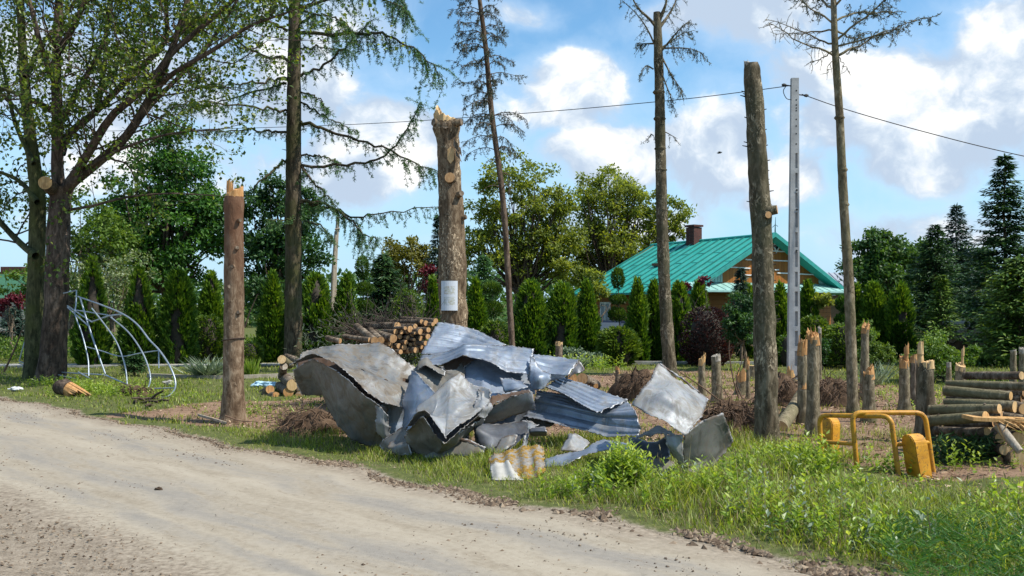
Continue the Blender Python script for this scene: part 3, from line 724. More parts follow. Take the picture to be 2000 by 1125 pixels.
# (u, v top, half width px, depth, variant, label)
thujas = [
 (180,500,30,33.5,3,'tall dark clipped column thuja behind the pale tube frame, nearest the big twin trunk'),
 (272,522,33,33.8,1,'wide column thuja seen through the curved end of the pale tube frame'),
 (347,528,31,34.2,0,'blunt column thuja just left of the mud stained broken trunk, right of the tube frame'),
 (412,530,27,37.5,3,'column thuja half hidden behind the mud stained broken trunk'),
 (532,532,25,35.2,3,'slim column thuja between the mud stained broken trunk and the larch trunk'),
 (616,536,31,35.0,0,'broad column thuja just right of the larch trunk'),
 (679,535,30,35.3,1,'column thuja second to the right of the larch trunk, by the far wooden pole'),
 (846,540,15,40.0,1,'narrow column thuja touching the left side of the poster trunk'),
 (930,543,23,35.0,1,'column thuja touching the right side of the poster trunk'),
 (1036,550,31,34.9,0,'wide blunt column thuja just right of the thin dead spruce'),
 (1098,553,30,35.2,2,'column thuja above the small bright green cone shrub'),
 (1146,549,23,35.4,3,'slim column thuja left of the parked dark car'),
 (1246,546,21,35.0,1,'pointed column thuja right of the parked dark car and the clipped globe'),
 (1277,549,15,35.6,3,'very slim column thuja left of the branch topped bare trunk'),
 (1326,552,19,35.3,2,'column thuja right of the branch topped bare trunk'),
 (1366,548,25,38.2,3,'column thuja rising behind the purple bush'),
 (1460,556,22,38.0,0,'column thuja just left of the tall thick broken trunk, under the gable'),
 (1524,556,16,35.4,1,'slim column thuja between the tall thick broken trunk and the concrete pole'),
 (1578,550,21,37.8,3,'column thuja right of the concrete pole in front of the orange wall'),
 (1672,556,16,37.0,1,'column thuja just right of the slender tall spruce trunk'),
 (1706,553,25,36.8,0,'column thuja in the middle of the three left of the right hand spruces'),
 (1756,552,25,36.2,2,'column thuja rightmost of the clipped row, beside the right hand spruces'),
]
GT = 'clipped column thujas along the garden'
for k, (u, vt, hw, d, var, lab) in enumerate(thujas):
    base = GP(u, d); h = P(u, vt, d)[2]; r = px2m(hw, d)
    pf, n = TH[var]
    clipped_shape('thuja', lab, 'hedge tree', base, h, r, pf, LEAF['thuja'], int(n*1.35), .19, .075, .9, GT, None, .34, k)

globes = [
 ('clipped_globe', 'clipped bright green globe thuja on the lawn in front of the parked dark car', 'bush', 1208, 713, 39, 640, 'globe', 5500, .15),
 ('purple_bush', 'round dark purple barberry bush below the gable', 'bush', 1380, 716, 52, 600, 'purple', 7500, .10),
 ('clipped_globe', 'yellow green clipped globe bush right of the concrete pole', 'bush', 1588, 714, 33, 618, 'globe', 4200, .15),
 ('low_bush', 'low dark rounded evergreen behind the mud stained broken trunk', 'bush', 405, 706, 32, 616, 'globe', 3500, .14),
 ('low_bush', 'low clipped box bush left of the larch trunk', 'bush', 486, 716, 26, 668, 'globe', 2600, .10),
 ('low_bush', 'rounded shaggy green bush at the foot of the thin dead spruce', 'bush', 968, 712, 30, 628, 'globe', 3200, .14),
 ('low_bush', 'clipped dark dome bush above the firewood stack', 'bush', 798, 712, 36, 566, 'globe', 4500, .13),
 ('low_bush', 'small dark green bush between concrete pole and yellow green globe', 'bush', 1535, 715, 20, 655, 'thuja', 2500, .10),
 ('low_bush', 'leafy green bush at the right foot of the orange house', 'bush', 1645, 716, 34, 632, 'shrub', 3500, .12),
]
for k, (nm, lab, cat, u, vb, hw, vt, lm, n, ln) in enumerate(globes):
    base = G(u, vb); d = base[1]; h = P(u, vt, d)[2]
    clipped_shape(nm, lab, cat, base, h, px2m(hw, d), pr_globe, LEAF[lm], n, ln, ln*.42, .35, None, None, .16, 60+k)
base = G(1097, 706); clipped_shape('cone_shrub', 'small bright green cone conifer in front of the column thujas', 'bush', base, P(1097, 632, base[1])[2], px2m(31, base[1]), pr_cone, LEAF['shrub'], 3800, .12, .05, .7, None, None, .12, 80)

def tiered(name, label, u, vb, tiers, lm, stem_r=.025):
    """cloud pruned conifer: bare stem with clipped pads. tiers: (du, v centre, half width, half height)"""
    base = G(u, vb); d = base[1]; th = thing(name, label, 'topiary', base)
    s_ = MB(); top = min(t[1] for t in tiers); s_.tube([base-(0, 0, .05), P(u+3, (vb+top)/2, d), P(u, top, d)], [stem_r, stem_r*.8, stem_r*.5], 7); s_.build('stem', BARK['brown'], th)
    for k, (du, v, hw, hh) in enumerate(tiers):
        c = P(u+du, v, d); a = px2m(hw, d); h = px2m(hh, d); n = int(420+hw*hh*2.4); b = MB()
        q = rng.normal(size=(n, 3)); q /= np.linalg.norm(q, axis=1)[:, None]; q *= (1-.4*rng.random(n)**2)[:, None]
        q *= (1+.25*(fbm(q[:, 0]*3+k*9, q[:, 2]*3+q[:, 1]*2, 3, k)-.5))[:, None]
        A = q*.7+np.array((0, 0, .7))+rng.normal(0, .3, (n, 3))
        b.cards(c+q*np.array((a, a, h)), A, .10*(.7+.7*rng.random(n)), .045, 0, np.clip(.3+.3*q[:, 2]+rng.normal(0, .16, n), 0, 1), None, .2)
        b.build('foliage_pad', LEAF[lm], th)
    return th
tiered('cloud_pruned_pine', 'slim cloud pruned pine with three pads in front of the house window', 1207, 705, [(0, 545, 11, 20), (0, 586, 15, 9), (-2, 615, 16, 13)], 'globe')
tiered('cloud_pruned_pine', 'cloud pruned pine with pads right of the poster trunk', 962, 705, [(-2, 565, 18, 12), (-4, 605, 22, 16)], 'globe')
tiered('cloud_pruned_pine', 'cloud pruned pine with pads left of the firewood stack', 708, 702, [(0, 525, 12, 22), (2, 565, 18, 11), (2, 598, 17, 11)], 'globe')
tiered('cloud_pruned_pine', 'dark cloud pruned conifer at the right corner of the orange house', 1650, 712, [(0, 595, 16, 16), (0, 628, 18, 15)], 'thuja')

# ---- conifers
def conifer(name, label, u, vt, hw, d, leafm, nb=60, vbot=None, group=None, pw=.9, sag=.25, cl=.13, dens=1., tip=True):
    base = GP(u, d); th = thing(name, label, 'conifer', base, group)
    H = P(u, vt, d)[2]; Rm = px2m(hw, d); z0 = .1 if vbot is None else max(.1, P(u, vbot, d)[2])
    tb = MB(); zz = np.linspace(-.05, H, 12); tb.tube(np.stack([np.full(12, base[0])+.03*np.sin(zz*2), np.full(12, base[1]), zz], -1), np.linspace(max(.05, H*.018), .008, 12), 8)
    b = MB(); C = []; A = []; Rn = []; Rl = []
    nb = int(nb)
    for k in range(nb):
        for j in range(11):
            f = (k+.5+1.1*rng.normal(0, .5))/nb; f = min(.995, max(0., f)); z = z0+(H-z0)*f**.92; L = Rm*((1-f)**pw*1.05+.035)*(.78+.42*rng.random())
            ph = rng.random()*6.283; l = L*(.6+.45*rng.random()); m = max(5, int(l/.062*dens))
            s_ = (np.arange(m)+rng.random(m))/m; dr = np.array((math.cos(ph), math.sin(ph), 0)); sd = np.array((-dr[1], dr[0], 0))
            zc = z-sag*l*s_+sag*1.1*l*s_**3+.10*l
            p = np.c_[base[0]+dr[0]*l*s_, base[1]+dr[1]*l*s_, zc]
            if j < 2: tb.tube(p[[0, m//2, -1]], [.012, .008, .003], 4, 0, False)
            for side in (-1, 1):
                wdt = (l*.42*(1-s_)+.05)*rng.random(m)
                q = p+sd*side*wdt[:, None]*.6+rng.normal(0, .02, (m, 3))
                C.append(q); A.append(dr*.8+sd*side*.75+np.c_[np.zeros(m), np.zeros(m), -.55+.9*rng.random(m)-.1]); Rn.append(np.clip(.15+.55*s_+rng.normal(0, .14, m), 0, 1)); Rl.append(np.tile((0, 0, 1.), (m, 1))+rng.normal(0, .35, (m, 3)))
    if tip:
        C.append(np.c_[np.full(8, base[0]), np.full(8, base[1]), np.linspace(H-.5, H-.05, 8)]); A.append(rng.normal(0, .5, (8, 3))+(0, 0, 1)); Rn.append(np.full(8, .7)); Rl.append(rng.normal(size=(8, 3)))
    C = np.vstack(C); A = np.vstack(A); Rn = np.concatenate(Rn); Rl = np.vstack(Rl); n = len(C)
    b.cards(C, A, cl*(.8+1.0*rng.random(n)), cl*.42, 0, Rn, Rl, .12)
    tb.build('trunk', BARK['brown'], th); b.build('crown', leafm, th)
    return th
conifer('spruce_tree', 'tallest dark spruce at the right edge of the view', 1962, 305, 108, 34, LEAF['spruce'], 46, 680, None, .8, .15, .17)
conifer('spruce_tree', 'bright green tipped fir in front of the tallest dark spruce', 1990, 505, 100, 28, LEAF['bright_fir'], 34, 705, None, .55, .25, .15)
conifer('spruce_tree', 'dark pointed spruce left of the grey blue spruce', 1826, 440, 82, 38, LEAF['spruce'], 38, 660, None, .75, .2, .15)
conifer('spruce_tree', 'grey blue spruce with a long bare leader', 1868, 402, 84, 41, LEAF['blue_spruce'], 38, 660, None, .85, .2, .15)
conifer('spruce_tree', 'small young fir with light tips in front of the spruces', 1838, 538, 44, 33.5, LEAF['bright_fir'], 24, 660, None, .8, .3, .12)
conifer('spruce_tree', 'wide layered spruce left of the clipped dome behind the firewood', 748, 498, 62, 40, LEAF['spruce'], 30, 640, None, .6, .3, .15)
conifer('spruce_tree', 'dark fir close behind the left side of the poster trunk', 856, 420, 38, 46, LEAF['blue_spruce'], 32, 640, None, .8, .25, .15)
conifer('spruce_tree', 'soft pine with upright candles right of the poster trunk', 945, 500, 45, 42, LEAF['larch'], 26, 640, None, .6, .15, .15)
conifer('spruce_tree', 'young conifer growing up in front of the orange gable', 1447, 524, 25, 36.5, LEAF['blue_spruce'], 22, 650, None, .7, .3, .13)
conifer('spruce_tree', 'small blue green spruce in the far garden at the left edge', 30, 600, 55, 40, LEAF['blue_spruce'], 18, 672, None, .7, .25, .13)
conifer('spruce_tree', 'tiny conifer between the tube frame and the wide column thuja', 262, 690, 30, 29, LEAF['spruce'], 12, None, None, .7, .3, .10)
# leafy standard tree with a pale stem in front of the purple bush
cluster_tree('young_tree', 'young dark leaved tree on a thin pale stem right of the purple bush', 'tree', G(1452, 724), .05, [(1448, 610, 36, 42), (1452, 655, 40, 26)], GD(724), LEAF['dark'], BARK['pale'], 26, 3600, .11, None, .6, .3)
cluster_tree('young_tree', 'small yellow leaved tree beside the right corner of the orange house', 'tree', GP(1600, 37.6), .03, [(1600, 580, 20, 16), (1608, 590, 18, 10)], 37.6, LEAF['walnut'], BARK['brown'], 16, 900, .13, None, .6, .3)

# ---- broadleaf trees behind the garden
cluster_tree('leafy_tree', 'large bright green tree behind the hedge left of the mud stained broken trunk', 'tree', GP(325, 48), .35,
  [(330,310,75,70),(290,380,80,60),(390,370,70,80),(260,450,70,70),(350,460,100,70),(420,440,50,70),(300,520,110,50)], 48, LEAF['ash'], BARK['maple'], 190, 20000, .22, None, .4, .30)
cluster_tree('leafy_tree', 'dark leaved tree behind the larch trunk', 'tree', GP(545, 47), .3,
  [(520,390,55,45),(570,400,55,50),(500,470,60,60),(570,490,70,70),(540,560,90,50)], 47, LEAF['dark'], BARK['maple'], 130, 15000, .20, None, .35, .30)
cluster_tree('walnut_tree', 'olive leaved walnut just right of the thin dead spruce', 'tree', GP(1010, 54), .32,
  [(1010,350,75,48),(1085,400,50,50),(1090,470,60,60),(960,410,55,55),(1050,410,65,60),(990,480,80,60),(1070,500,60,60),(930,480,40,60)], 54, LEAF['walnut'], BARK['maple'], 230, 19000, .19, None, .42, .24)
cluster_tree('walnut_tree', 'wide olive leaved walnut behind the teal roof', 'tree', GP(1175, 57), .34,
  [(1175,375,65,50),(1130,440,65,60),(1230,400,60,50),(1290,425,60,45),(1200,470,80,50),(1130,520,60,50),(1325,450,30,25)], 57, LEAF['walnut'], BARK['maple'], 240, 20000, .19, None, .42, .24)
cluster_tree('leafy_tree', 'small yellowish round tree above the clipped dome bush', 'tree', GP(795, 52), .2, [(790,495,55,30),(830,520,40,40),(760,530,40,40)], 52, LEAF['olive'], BARK['brown'], 70, 5200, .19, None, .5, .28)
cluster_tree('leafy_tree', 'bright broad lime tree left of the pointed spruce', 'tree', GP(1715, 50), .25, [(1700,500,48,45),(1735,480,45,40),(1715,540,75,50),(1690,580,50,40),(1770,540,50,60)], 50, LEAF['lime'], BARK['maple'], 120, 13000, .21, None, .35, .28)
cluster_tree('leafy_tree', 'leafy lime tree between the grey blue spruce and the tallest spruce', 'tree', GP(1910, 52), .25, [(1800,500,45,40),(1910,500,45,45),(1890,560,70,60)], 52, LEAF['lime'], BARK['maple'], 90, 9500, .21, None, .4, .28)
cluster_tree('blossoming_tree', 'loose pale flowering tree behind the tube frame', 'tree', GP(228, 43), .14, [(215,560,60,50),(250,530,50,45),(160,560,40,50)], 43, LEAF['blossom'], BARK['brown'], 55, 2600, .13, None, .45, .3)
cluster_tree('leafy_tree', 'light green leafy tree behind the big twin trunk', 'tree', GP(130, 45), .2, [(60,560,60,45),(150,520,50,60),(190,470,60,60),(165,420,50,50),(225,470,60,60),(250,540,50,50)], 45, LEAF['shrub'], BARK['brown'], 120, 9000, .18, None, .45, .28)
cluster_tree('red_leaved_tree', 'small red leaved tree at the far left edge of the garden', 'tree', GP(28, 38), .08, [(25,590,26,18),(5,600,20,18)], 38, LEAF['red'], BARK['brown'], 24, 1100, .12, None, .5, .3)
cluster_tree('red_leaved_tree', 'red leaved tree half hidden left of the poster trunk', 'tree', GP(838, 44), .07, [(838,550,16,34)], 44, LEAF['red'], BARK['brown'], 20, 900, .13, None, .5, .3)
cluster_tree('red_leaved_tree', 'red leaved twigs showing against the teal roof above the hedge', 'tree', GP(1372, 37.2), .05, [(1378,545,12,12),(1340,562,8,8)], 37.2, LEAF['red'], BARK['brown'], 14, 260, .12, None, .6, .3)
cluster_tree('leafy_tree', 'leafy bush tree at the left end of the teal roof', 'tree', GP(1165, 38.2), .07, [(1160,560,30,34),(1150,590,24,24)], 38.2, LEAF['walnut'], BARK['brown'], 40, 2200, .14, None, .5, .3)
for (lab, u, vb, blobs, lm, nl, ls) in (
  ('wide light green shrub left of the right hand log pile', 1835, 748, [(1825,692,58,38),(1875,700,42,28),(1795,708,30,24)], 'shrub', 8500, .085),
  ('feathery yellow green shrub behind the splintered stumps', 1712, 732, [(1700,690,26,26),(1725,690,26,22)], 'fern', 3600, .08),
  ('loose green shrub right of the slender tall spruce trunk', 1690, 718, [(1690,655,22,30),(1680,690,26,20)], 'shrub', 2400, .09),
  ('bright green weedy shrub behind the upturned root plate', 1140, 716, [(1120,695,22,16),(1150,700,24,14)], 'grey_leaf', 1500, .12),
  ('dark leafy shrub filling the space behind the cut stumps', 1610, 722, [(1600,685,26,26),(1580,700,20,16)], 'dark', 2600, .09),
  ('sprawling shrub under the bright green tipped fir', 1930, 716, [(1930,700,60,20),(1990,700,40,24)], 'lime', 4200, .09)):
    base = G(u, vb); cluster_tree('garden_shrub', lab, 'shrub', base, .03, blobs, base[1], LEAF[lm], BARK['twig'], 40, nl, ls, None, .3, .33)

# far mass of trees and gardens beyond everything
b = MB(); n = 26000; x = rng.uniform(-75, 75, n); y = rng.uniform(82, 96, n)
top = 3.2+3.0*fbm(x*.12, y*0+1, 4, 60); z = rng.random(n)*top
b.cards(np.c_[x, y, z], rng.normal(size=(n, 3))+(0, 0, .4), .55*(.6+.8*rng.random(n)), .4, 0, np.clip(fbm(x*.2, z*.3, 3, 61)+rng.normal(0, .15, n), 0, 1), rng.normal(size=(n, 3))+(0, -.6, .6), .1)
tag(b.build('far_woodland', LEAF['lime'], origin=(0, 88, 0)), kind='stuff')
b = MB(); n = 9000; x = rng.uniform(-22, -6.5, n); y = rng.uniform(36, 40, n); top = .5+.7*fbm(x*.5, y*.5, 3, 62)
b.cards(np.c_[x, y, rng.random(n)*top], rng.normal(size=(n, 3))+(0, 0, .8), .16, .07, 0, None, None, .15)
tag(b.build('garden_border_plants', LEAF['shrub'], origin=(-14, 38, 0)), kind='stuff')
b = MB(); n = 9000; x = rng.uniform(-6, 22, n); y = rng.uniform(37.5, 39, n); top = .4+.6*fbm(x*.5, y*.5, 3, 63)
k = ~((x > 2.0) & (x < 6.2)); x, y, top = x[k], y[k], top[k]; n = len(x)
b.cards(np.c_[x, y, rng.random(n)*top], rng.normal(size=(n, 3))+(0, 0, .8), .16, .07, 0, None, None, .15)
tag(b.build('garden_underplanting', LEAF['dark'], origin=(5, 38, 0)), kind='stuff')

# spiky and strap leaved plants on the lawn
def spiky(name, label, u, vb, n, L, W, lm, rise=.8, cat='plant'):
    base = G(u, vb); b = MB(); a = rng.random(n)*6.283
    blades_C = np.tile(base, (n, 1))+np.c_[rng.normal(0, L*.18, n), rng.normal(0, L*.12, n), np.zeros(n)]
    b.cards(blades_C, np.c_[np.cos(a), np.sin(a), rise*(.5+1.2*rng.random(n))], L*(.7+.5*rng.random(n)), W, 0, None, np.c_[np.zeros(n), np.zeros(n), np.ones(n)]+rng.normal(0, .3, (n, 3)), .25)
    return tag(b.build(name, LEAF[lm], origin=base), label, cat)
spiky('yucca_plant', 'spiky yucca rosette of grey green blades left of the mud stained broken trunk', 405, 740, 240, .85, .05, 'grey_leaf', .7)
spiky('iris_plant', 'upright strap leaved iris clump just right of the mud stained broken trunk', 488, 738, 160, .55, .035, 'weed', 3.)
spiky('yucca_plant', 'spiky grey clump of leaves at the foot of the column thujas beside the bent metal', 1130, 722, 150, .5, .05, 'grey_leaf', .9)
spiky('hebe_plant', 'pale grey low shrub above the crest of the bent metal', 1030, 700, 300, .28, .05, 'grey_leaf', .6)
spiky('strap_leaf_plant', 'pale strap leaved clump in front of the feathery shrub', 1712, 752, 90, .75, .045, 'grey_leaf', 1.1)

# ---- big twin trunk maple, left
D = 27.6
bs = G(88, 741)
tree = thing('maple_tree', 'big broad maple with twin trunks, cut limb and thin spring leaves beside the road', 'tree', bs)
mb1 = MB(); mb2 = MB(); lp = []
front = pxpath([(100,745),(104,690),(110,600),(113,480),(117,400),(121,365)], D-.2, 40)
mb1.tube(front, np.interp(np.linspace(0, 1, 40), [0, .06, .25, .6, .9, 1], [px2m(r_, D) for r_ in (32, 27, 24, 21.5, 19, 22)]), 22, 0, True, .10, seed=3)
back = pxpath([(66,742),(66,690),(68,600),(72,480),(73,380),(66,320),(56,240),(48,150),(42,60),(36,-60)], D+.5, 50)
mb2.tube(back, np.interp(np.linspace(0, 1, 50), [0, .05, .2, .45, .6, 1], [px2m(r_, D) for r_ in (23, 19, 17, 15, 12, 6)]), 18, 0, True, .09, seed=5)
limbs = [([(118,375),(112,330),(113,250),(110,160),(112,80),(118,-40),(125,-140)], D-.3, 15, 8), ([(125,380),(140,358),(190,318),(245,268),(285,205),(318,140),(345,70),(375,-30),(400,-120)], D-1.0, 13, 5),
 ([(122,372),(150,335),(178,290),(220,225),(290,165),(330,110),(385,60),(440,15),(480,-30)], D-1.6, 11, 4), ([(120,300),(135,262),(190,215),(255,150),(320,85),(325,20),(322,-60)], D+.8, 10, 4),
 ([(113,250),(150,180),(200,90),(215,20),(222,-60)], D+.4, 8, 4), ([(100,215),(60,195),(10,175),(-60,160)], D-1, 7, 3), ([(285,205),(330,150),(420,95),(490,50),(560,25)], D-2.4, 7, 2.5),
 ([(245,268),(300,200),(380,120),(420,70),(470,-10)], D+1.6, 7, 3), ([(110,170),(80,90),(60,10),(40,-70)], D-2, 8, 3), ([(73,395),(45,360),(10,340),(-60,320)], D+1.2, 7, 3),
 ([(70,500),(45,480),(15,450),(-20,410),(-70,360)], D+.9, 9, 5), ([(115,100),(150,40),(180,-40)], D-1.5, 8, 4), ([(190,215),(205,120),(210,30),(235,-60)], D+2., 7, 3),
 ([(135,410),(180,402),(250,385),(330,378),(420,382)], D-2.2, 3.5, 1.2), ([(150,340),(240,290),(330,262),(430,252)], D-2.6, 4, 1.5), ([(135,440),(128,470),(138,500)], D-1.4, 2.5, 1.2),
 ([(48,150),(80,90),(120,40),(160,-20)], D+1.8, 6, 3), ([(56,240),(20,200),(-30,150)], D+2.5, 6, 3), ([(320,85),(400,30),(470,-60)], D+3, 5, 2), ([(66,320),(30,240),(10,150),(-10,60)], D+.8, 6, 3)]
for k, (pts, d, r0, r1) in enumerate(limbs):
    pth = pxpath(pts, d, 22); ys = np.linspace(d if k else D-.2, d+rng.normal(0, .5), 22)
    st = np.array([P(pts[0][0], pts[0][1], D-.1)[1]])
    f = np.linspace(0, 1, 22); depth = (D-.15)*(1-np.clip(f*2.5, 0, 1))+d*np.clip(f*2.5, 0, 1)
    pth = pth*(depth/pth[:, 1])[:, None]+np.array((0, 0, CAM_H))*(1-depth/pth[:, 1])[:, None]
    rr = np.linspace(px2m(r0*.84, D), px2m(r1*.8, D), 22)
    (mb1 if k not in (5, 9, 10, 16, 17, 19) else mb2).tube(pth, rr, 10, 0, False, .06, seed=k)
    nk = max(5, int(len(pts)*2.2)) if k not in (13, 14, 15) else 4
    for j in range(nk):
        f_ = .22+.78*(j+rng.random())/nk; i = min(20, int(f_*21)); dd = unit(pth[i+1]-pth[i])
        grow(mb1, pth[i], dd*.6+rng.normal(0, .7, 3), (1.3+1.3*rng.random())*(1 if r0 > 4 else .6), max(.010, min(.03, rr[i]*.32)), 2 if r0 > 4 else 1, lp, .05, .75, 3, .22)
    grow(mb1, pth[-1], pth[-1]-pth[-2], 1.4 if r0 > 4 else .7, max(.010, rr[-1]*.8), 2 if r0 > 4 else 1, lp, .05, .7, 3)
lp = np.array(lp)
cut = MB(); e0 = P(108, 372, D-.1); e1 = P(88, 357, D-1.1)
cut.tube([e0, (e0*.4+e1*.6), e1], [px2m(15, D), px2m(13, D), px2m(12.5, D)], 16, 0, True, .05, 1, 2)
mb1.build('trunk', BARK['maple'], tree); mb2.build('trunk', BARK['mossy'], tree); cut.build('cut_limb', [BARK['maple'], WOOD['fresh']], tree)
cr = MB(); sel = lp[rng.random(len(lp)) < .9]
leaf_bunch(cr, sel[rng.random(len(sel)) < .92], 2, .12, .122, .09)
cr.build('crown', LEAF['maple'], tree)
print('maple leaf points', len(lp))

# ---- larch
def needle_twigs(b, lb, pth, n, tl, hang=.9, nl=.085, nw=.016, mat=0, density=16, out=.35):
    """drooping side twigs with needle tufts along a branch path"""
    for k in range(n):
        f = (k+rng.random())/n; i = min(len(pth)-2, int(f*(len(pth)-1))); q = pth[i]+(pth[i+1]-pth[i])*(f*(len(pth)-1)-i)
        l = tl*(.35+.9*rng.random()); dd = unit(pth[i+1]-pth[i])*.4+rng.normal(0, out, 3); dd[2] -= hang*(.5+rng.random()*.7)
        m = 6; tp = [q]; d_ = unit(dd)
        for j in range(m): d_ = unit(d_+rng.normal(0, .18, 3)+np.array((0, 0, -.10*hang))); tp.append(tp[-1]+d_*l/m)
        tp = np.array(tp); b.tube(tp, np.linspace(.007, .003, m+1), 4, 0, False)
        cnt = max(5, int(l*density)); s_ = rng.random(cnt)*m; ii = np.minimum(s_.astype(int), m-1); c = tp[ii]+(tp[ii+1]-tp[ii])*(s_-ii)[:, None]
        lb.append(c)
def make_needles(mb, pts, per, nl, nw, down=.3, rnd=None):
    c = np.repeat(np.vstack(pts), per, 0); n = len(c); A = rng.normal(size=(n, 3)); A[:, 2] -= down
    mb.cards(c, A, nl*(.6+.8*rng.random(n)), nw, 0, rnd, None, .1)
D = 33.
bs = GP(573, D); larch = thing('larch_tree', 'tall larch with drooping needle twigs and a straight dark trunk', 'tree', bs)
tb = MB(); pth = pxpath([(572,720),(573,560),(573,380),(574,200),(575,60),(577,-160),(579,-400)], D, 60)
tb.tube(pth, np.interp(np.linspace(0, 1, 60), [0, .04, .3, .6, 1], [px2m(r_, D) for r_ in (21, 17.5, 15.5, 13, 7)]), 18, 0, True, .10, seed=11)
lt = []
brs = [([(585,64),(702,67),(738,66),(791,85),(827,107),(862,150)], 5, 1.4, -1.5), ([(587,150),(613,139),(649,114),(681,85),(702,62),(725,40)], 4, .9, -.5), ([(587,238),(613,245),(649,259),(702,274),(748,288),(791,309),(827,323),(856,335)], 5, 1.0, -1),
 ([(587,322),(649,323),(702,316),(738,309),(773,284),(791,256),(809,224),(820,200)], 4, .8, -1.8), ([(587,304),(631,306),(667,318)], 3, .7, 1), ([(588,325),(606,348),(627,370),(655,400)], 4, .8, -.8),
 ([(588,392),(642,400),(680,425),(705,450),(738,468)], 4.5, 1.3, -1.4), ([(588,395),(640,402),(690,421),(752,417),(858,404)], 4, .7, -.4), ([(588,94),(630,92),(690,100)], 3, .9, .8), ([(585,20),(650,-5),(700,-10),(770,5),(800,25)], 4, 1.3, -1),
 ([(562,155),(507,160),(453,165),(385,168)], 4, .8, -1.2), ([(560,163),(517,174),(435,195),(370,205)], 3.5, .8, .8), ([(562,217),(507,210),(400,199),(330,205)], 3.5, .8, -2), ([(562,258),(489,254),(400,256)], 3.5, .6, .3),
 ([(562,309),(535,331),(500,363),(476,378)], 4, .4, -.5), ([(562,120),(500,100),(430,60),(380,40)], 4, 1., 1.), ([(562,60),(500,30),(440,10)], 4, 1., -1), ([(585,0),(640,-40),(690,-60),(760,-40),(790,0)], 4, 1.4, -.6), ([(588,410),(560,430),(520,430)], 2.5, .5, -1),
 ([(585,45),(620,30),(660,35),(690,60)], 3.5, 1., -1.6), ([(585,10),(610,30),(640,50),(655,75)], 3, .8, 1.2), ([(588,200),(640,230),(700,258)], 2.5, .5, 1.4), ([(588,180),(620,190),(640,215)], 2.5, .6, -.6), ([(562,20),(510,-20),(450,-30)], 4, 1., 0), ([(588,430),(625,440),(650,462)], 2.5, .8, .6)]
for k, (pts, r0, tl, dz_) in enumerate(brs):
    n = 20; f = np.linspace(0, 1, n); p2 = pxpath(pts, D, n); depth = D+dz_*f
    p2 = p2*(depth/D)[:, None]+np.array((0, 0, CAM_H))*(1-depth/D)[:, None]
    p2[1:-1] += rng.normal(0, .035, (n-2, 3)); tb.tube(p2, np.linspace(px2m(r0*.78, D), px2m(.7, D), n), 6, 0, False)
    Lb = np.linalg.norm(np.diff(p2, axis=0), axis=1).sum()
    needle_twigs(tb, lt, p2, int(Lb*11), tl*.62, .9, density=19)
    # tips carry a thicker hanging plume
    needle_twigs(tb, lt, p2[-7:], int(6+7*tl), tl*.8, 1.2, density=18)
for v in np.arange(20, 640, 13):   # short dead snags on the trunk
    if rng.random() < .6: q = P(573+15*rng.choice((-1, 1)), v, D); tb.tube([q, q+np.array((rng.choice((-1, 1))*(.06+.2*rng.random()), rng.normal(0, .1), .04))], [.016, .006], 5)
tb.build('trunk', BARK['larch'], larch); cr = MB(); make_needles(cr, lt, 5, .088, .021, .35); cr.build('crown', LEAF['larch'], larch)

# ---- thin dead spruce with drooping dark needles
D = 29.; sp = thing('dead_spruce', 'thin dead leaning spruce with drooping dark twigs in its upper half', 'tree', GP(1003, D)); tb = MB(); lt = []
pth = pxpath([(1004,733),(998,640),(983,398),(961,227),(949,96),(938,10),(930,-60),(925,-130)], D, 50); tb.tube(pth, np.interp(np.linspace(0, 1, 50), [0, .3, .7, 1], [px2m(r_, D) for r_ in (6.5, 6, 4.5, 2)]), 10, 0, True, .08, seed=21)
for v in list(np.arange(-120, 300, 17))+[330, 350, 372]:
    q = pth[np.argmin(np.abs((HZ-(pth[:, 2]-CAM_H)*FPX/D)-v))]
    for k in range(3 if v < 290 else 2):
        a = rng.random()*6.283; l = px2m((42+38*rng.random())*(.55+.45*min(1, max(0., v+130)/180)), D)*(1 if v < 250 else .8)
        e = np.array((math.cos(a), math.sin(a)*.8, 0)); p2 = smooth_path([q, q+e*l*.35+np.array((0, 0, .10)), q+e*l*.75+np.array((0, 0, .02)), q+e*l+np.array((0, 0, -.15+.4*rng.random()*(v < 200)))], 10)
        tb.tube(p2, np.linspace(.016, .004, 10), 5, 0, False); needle_twigs(tb, lt, p2[2:], int(12*l/1.0)+3 if v < 290 else 2, .32, .75, density=22 if v < 290 else 4, out=.45)
tb.build('trunk', BARK['thin'], sp); cr = MB(); make_needles(cr, lt, 3, .075, .017, .35); cr.build('crown', LEAF['dead'], sp)

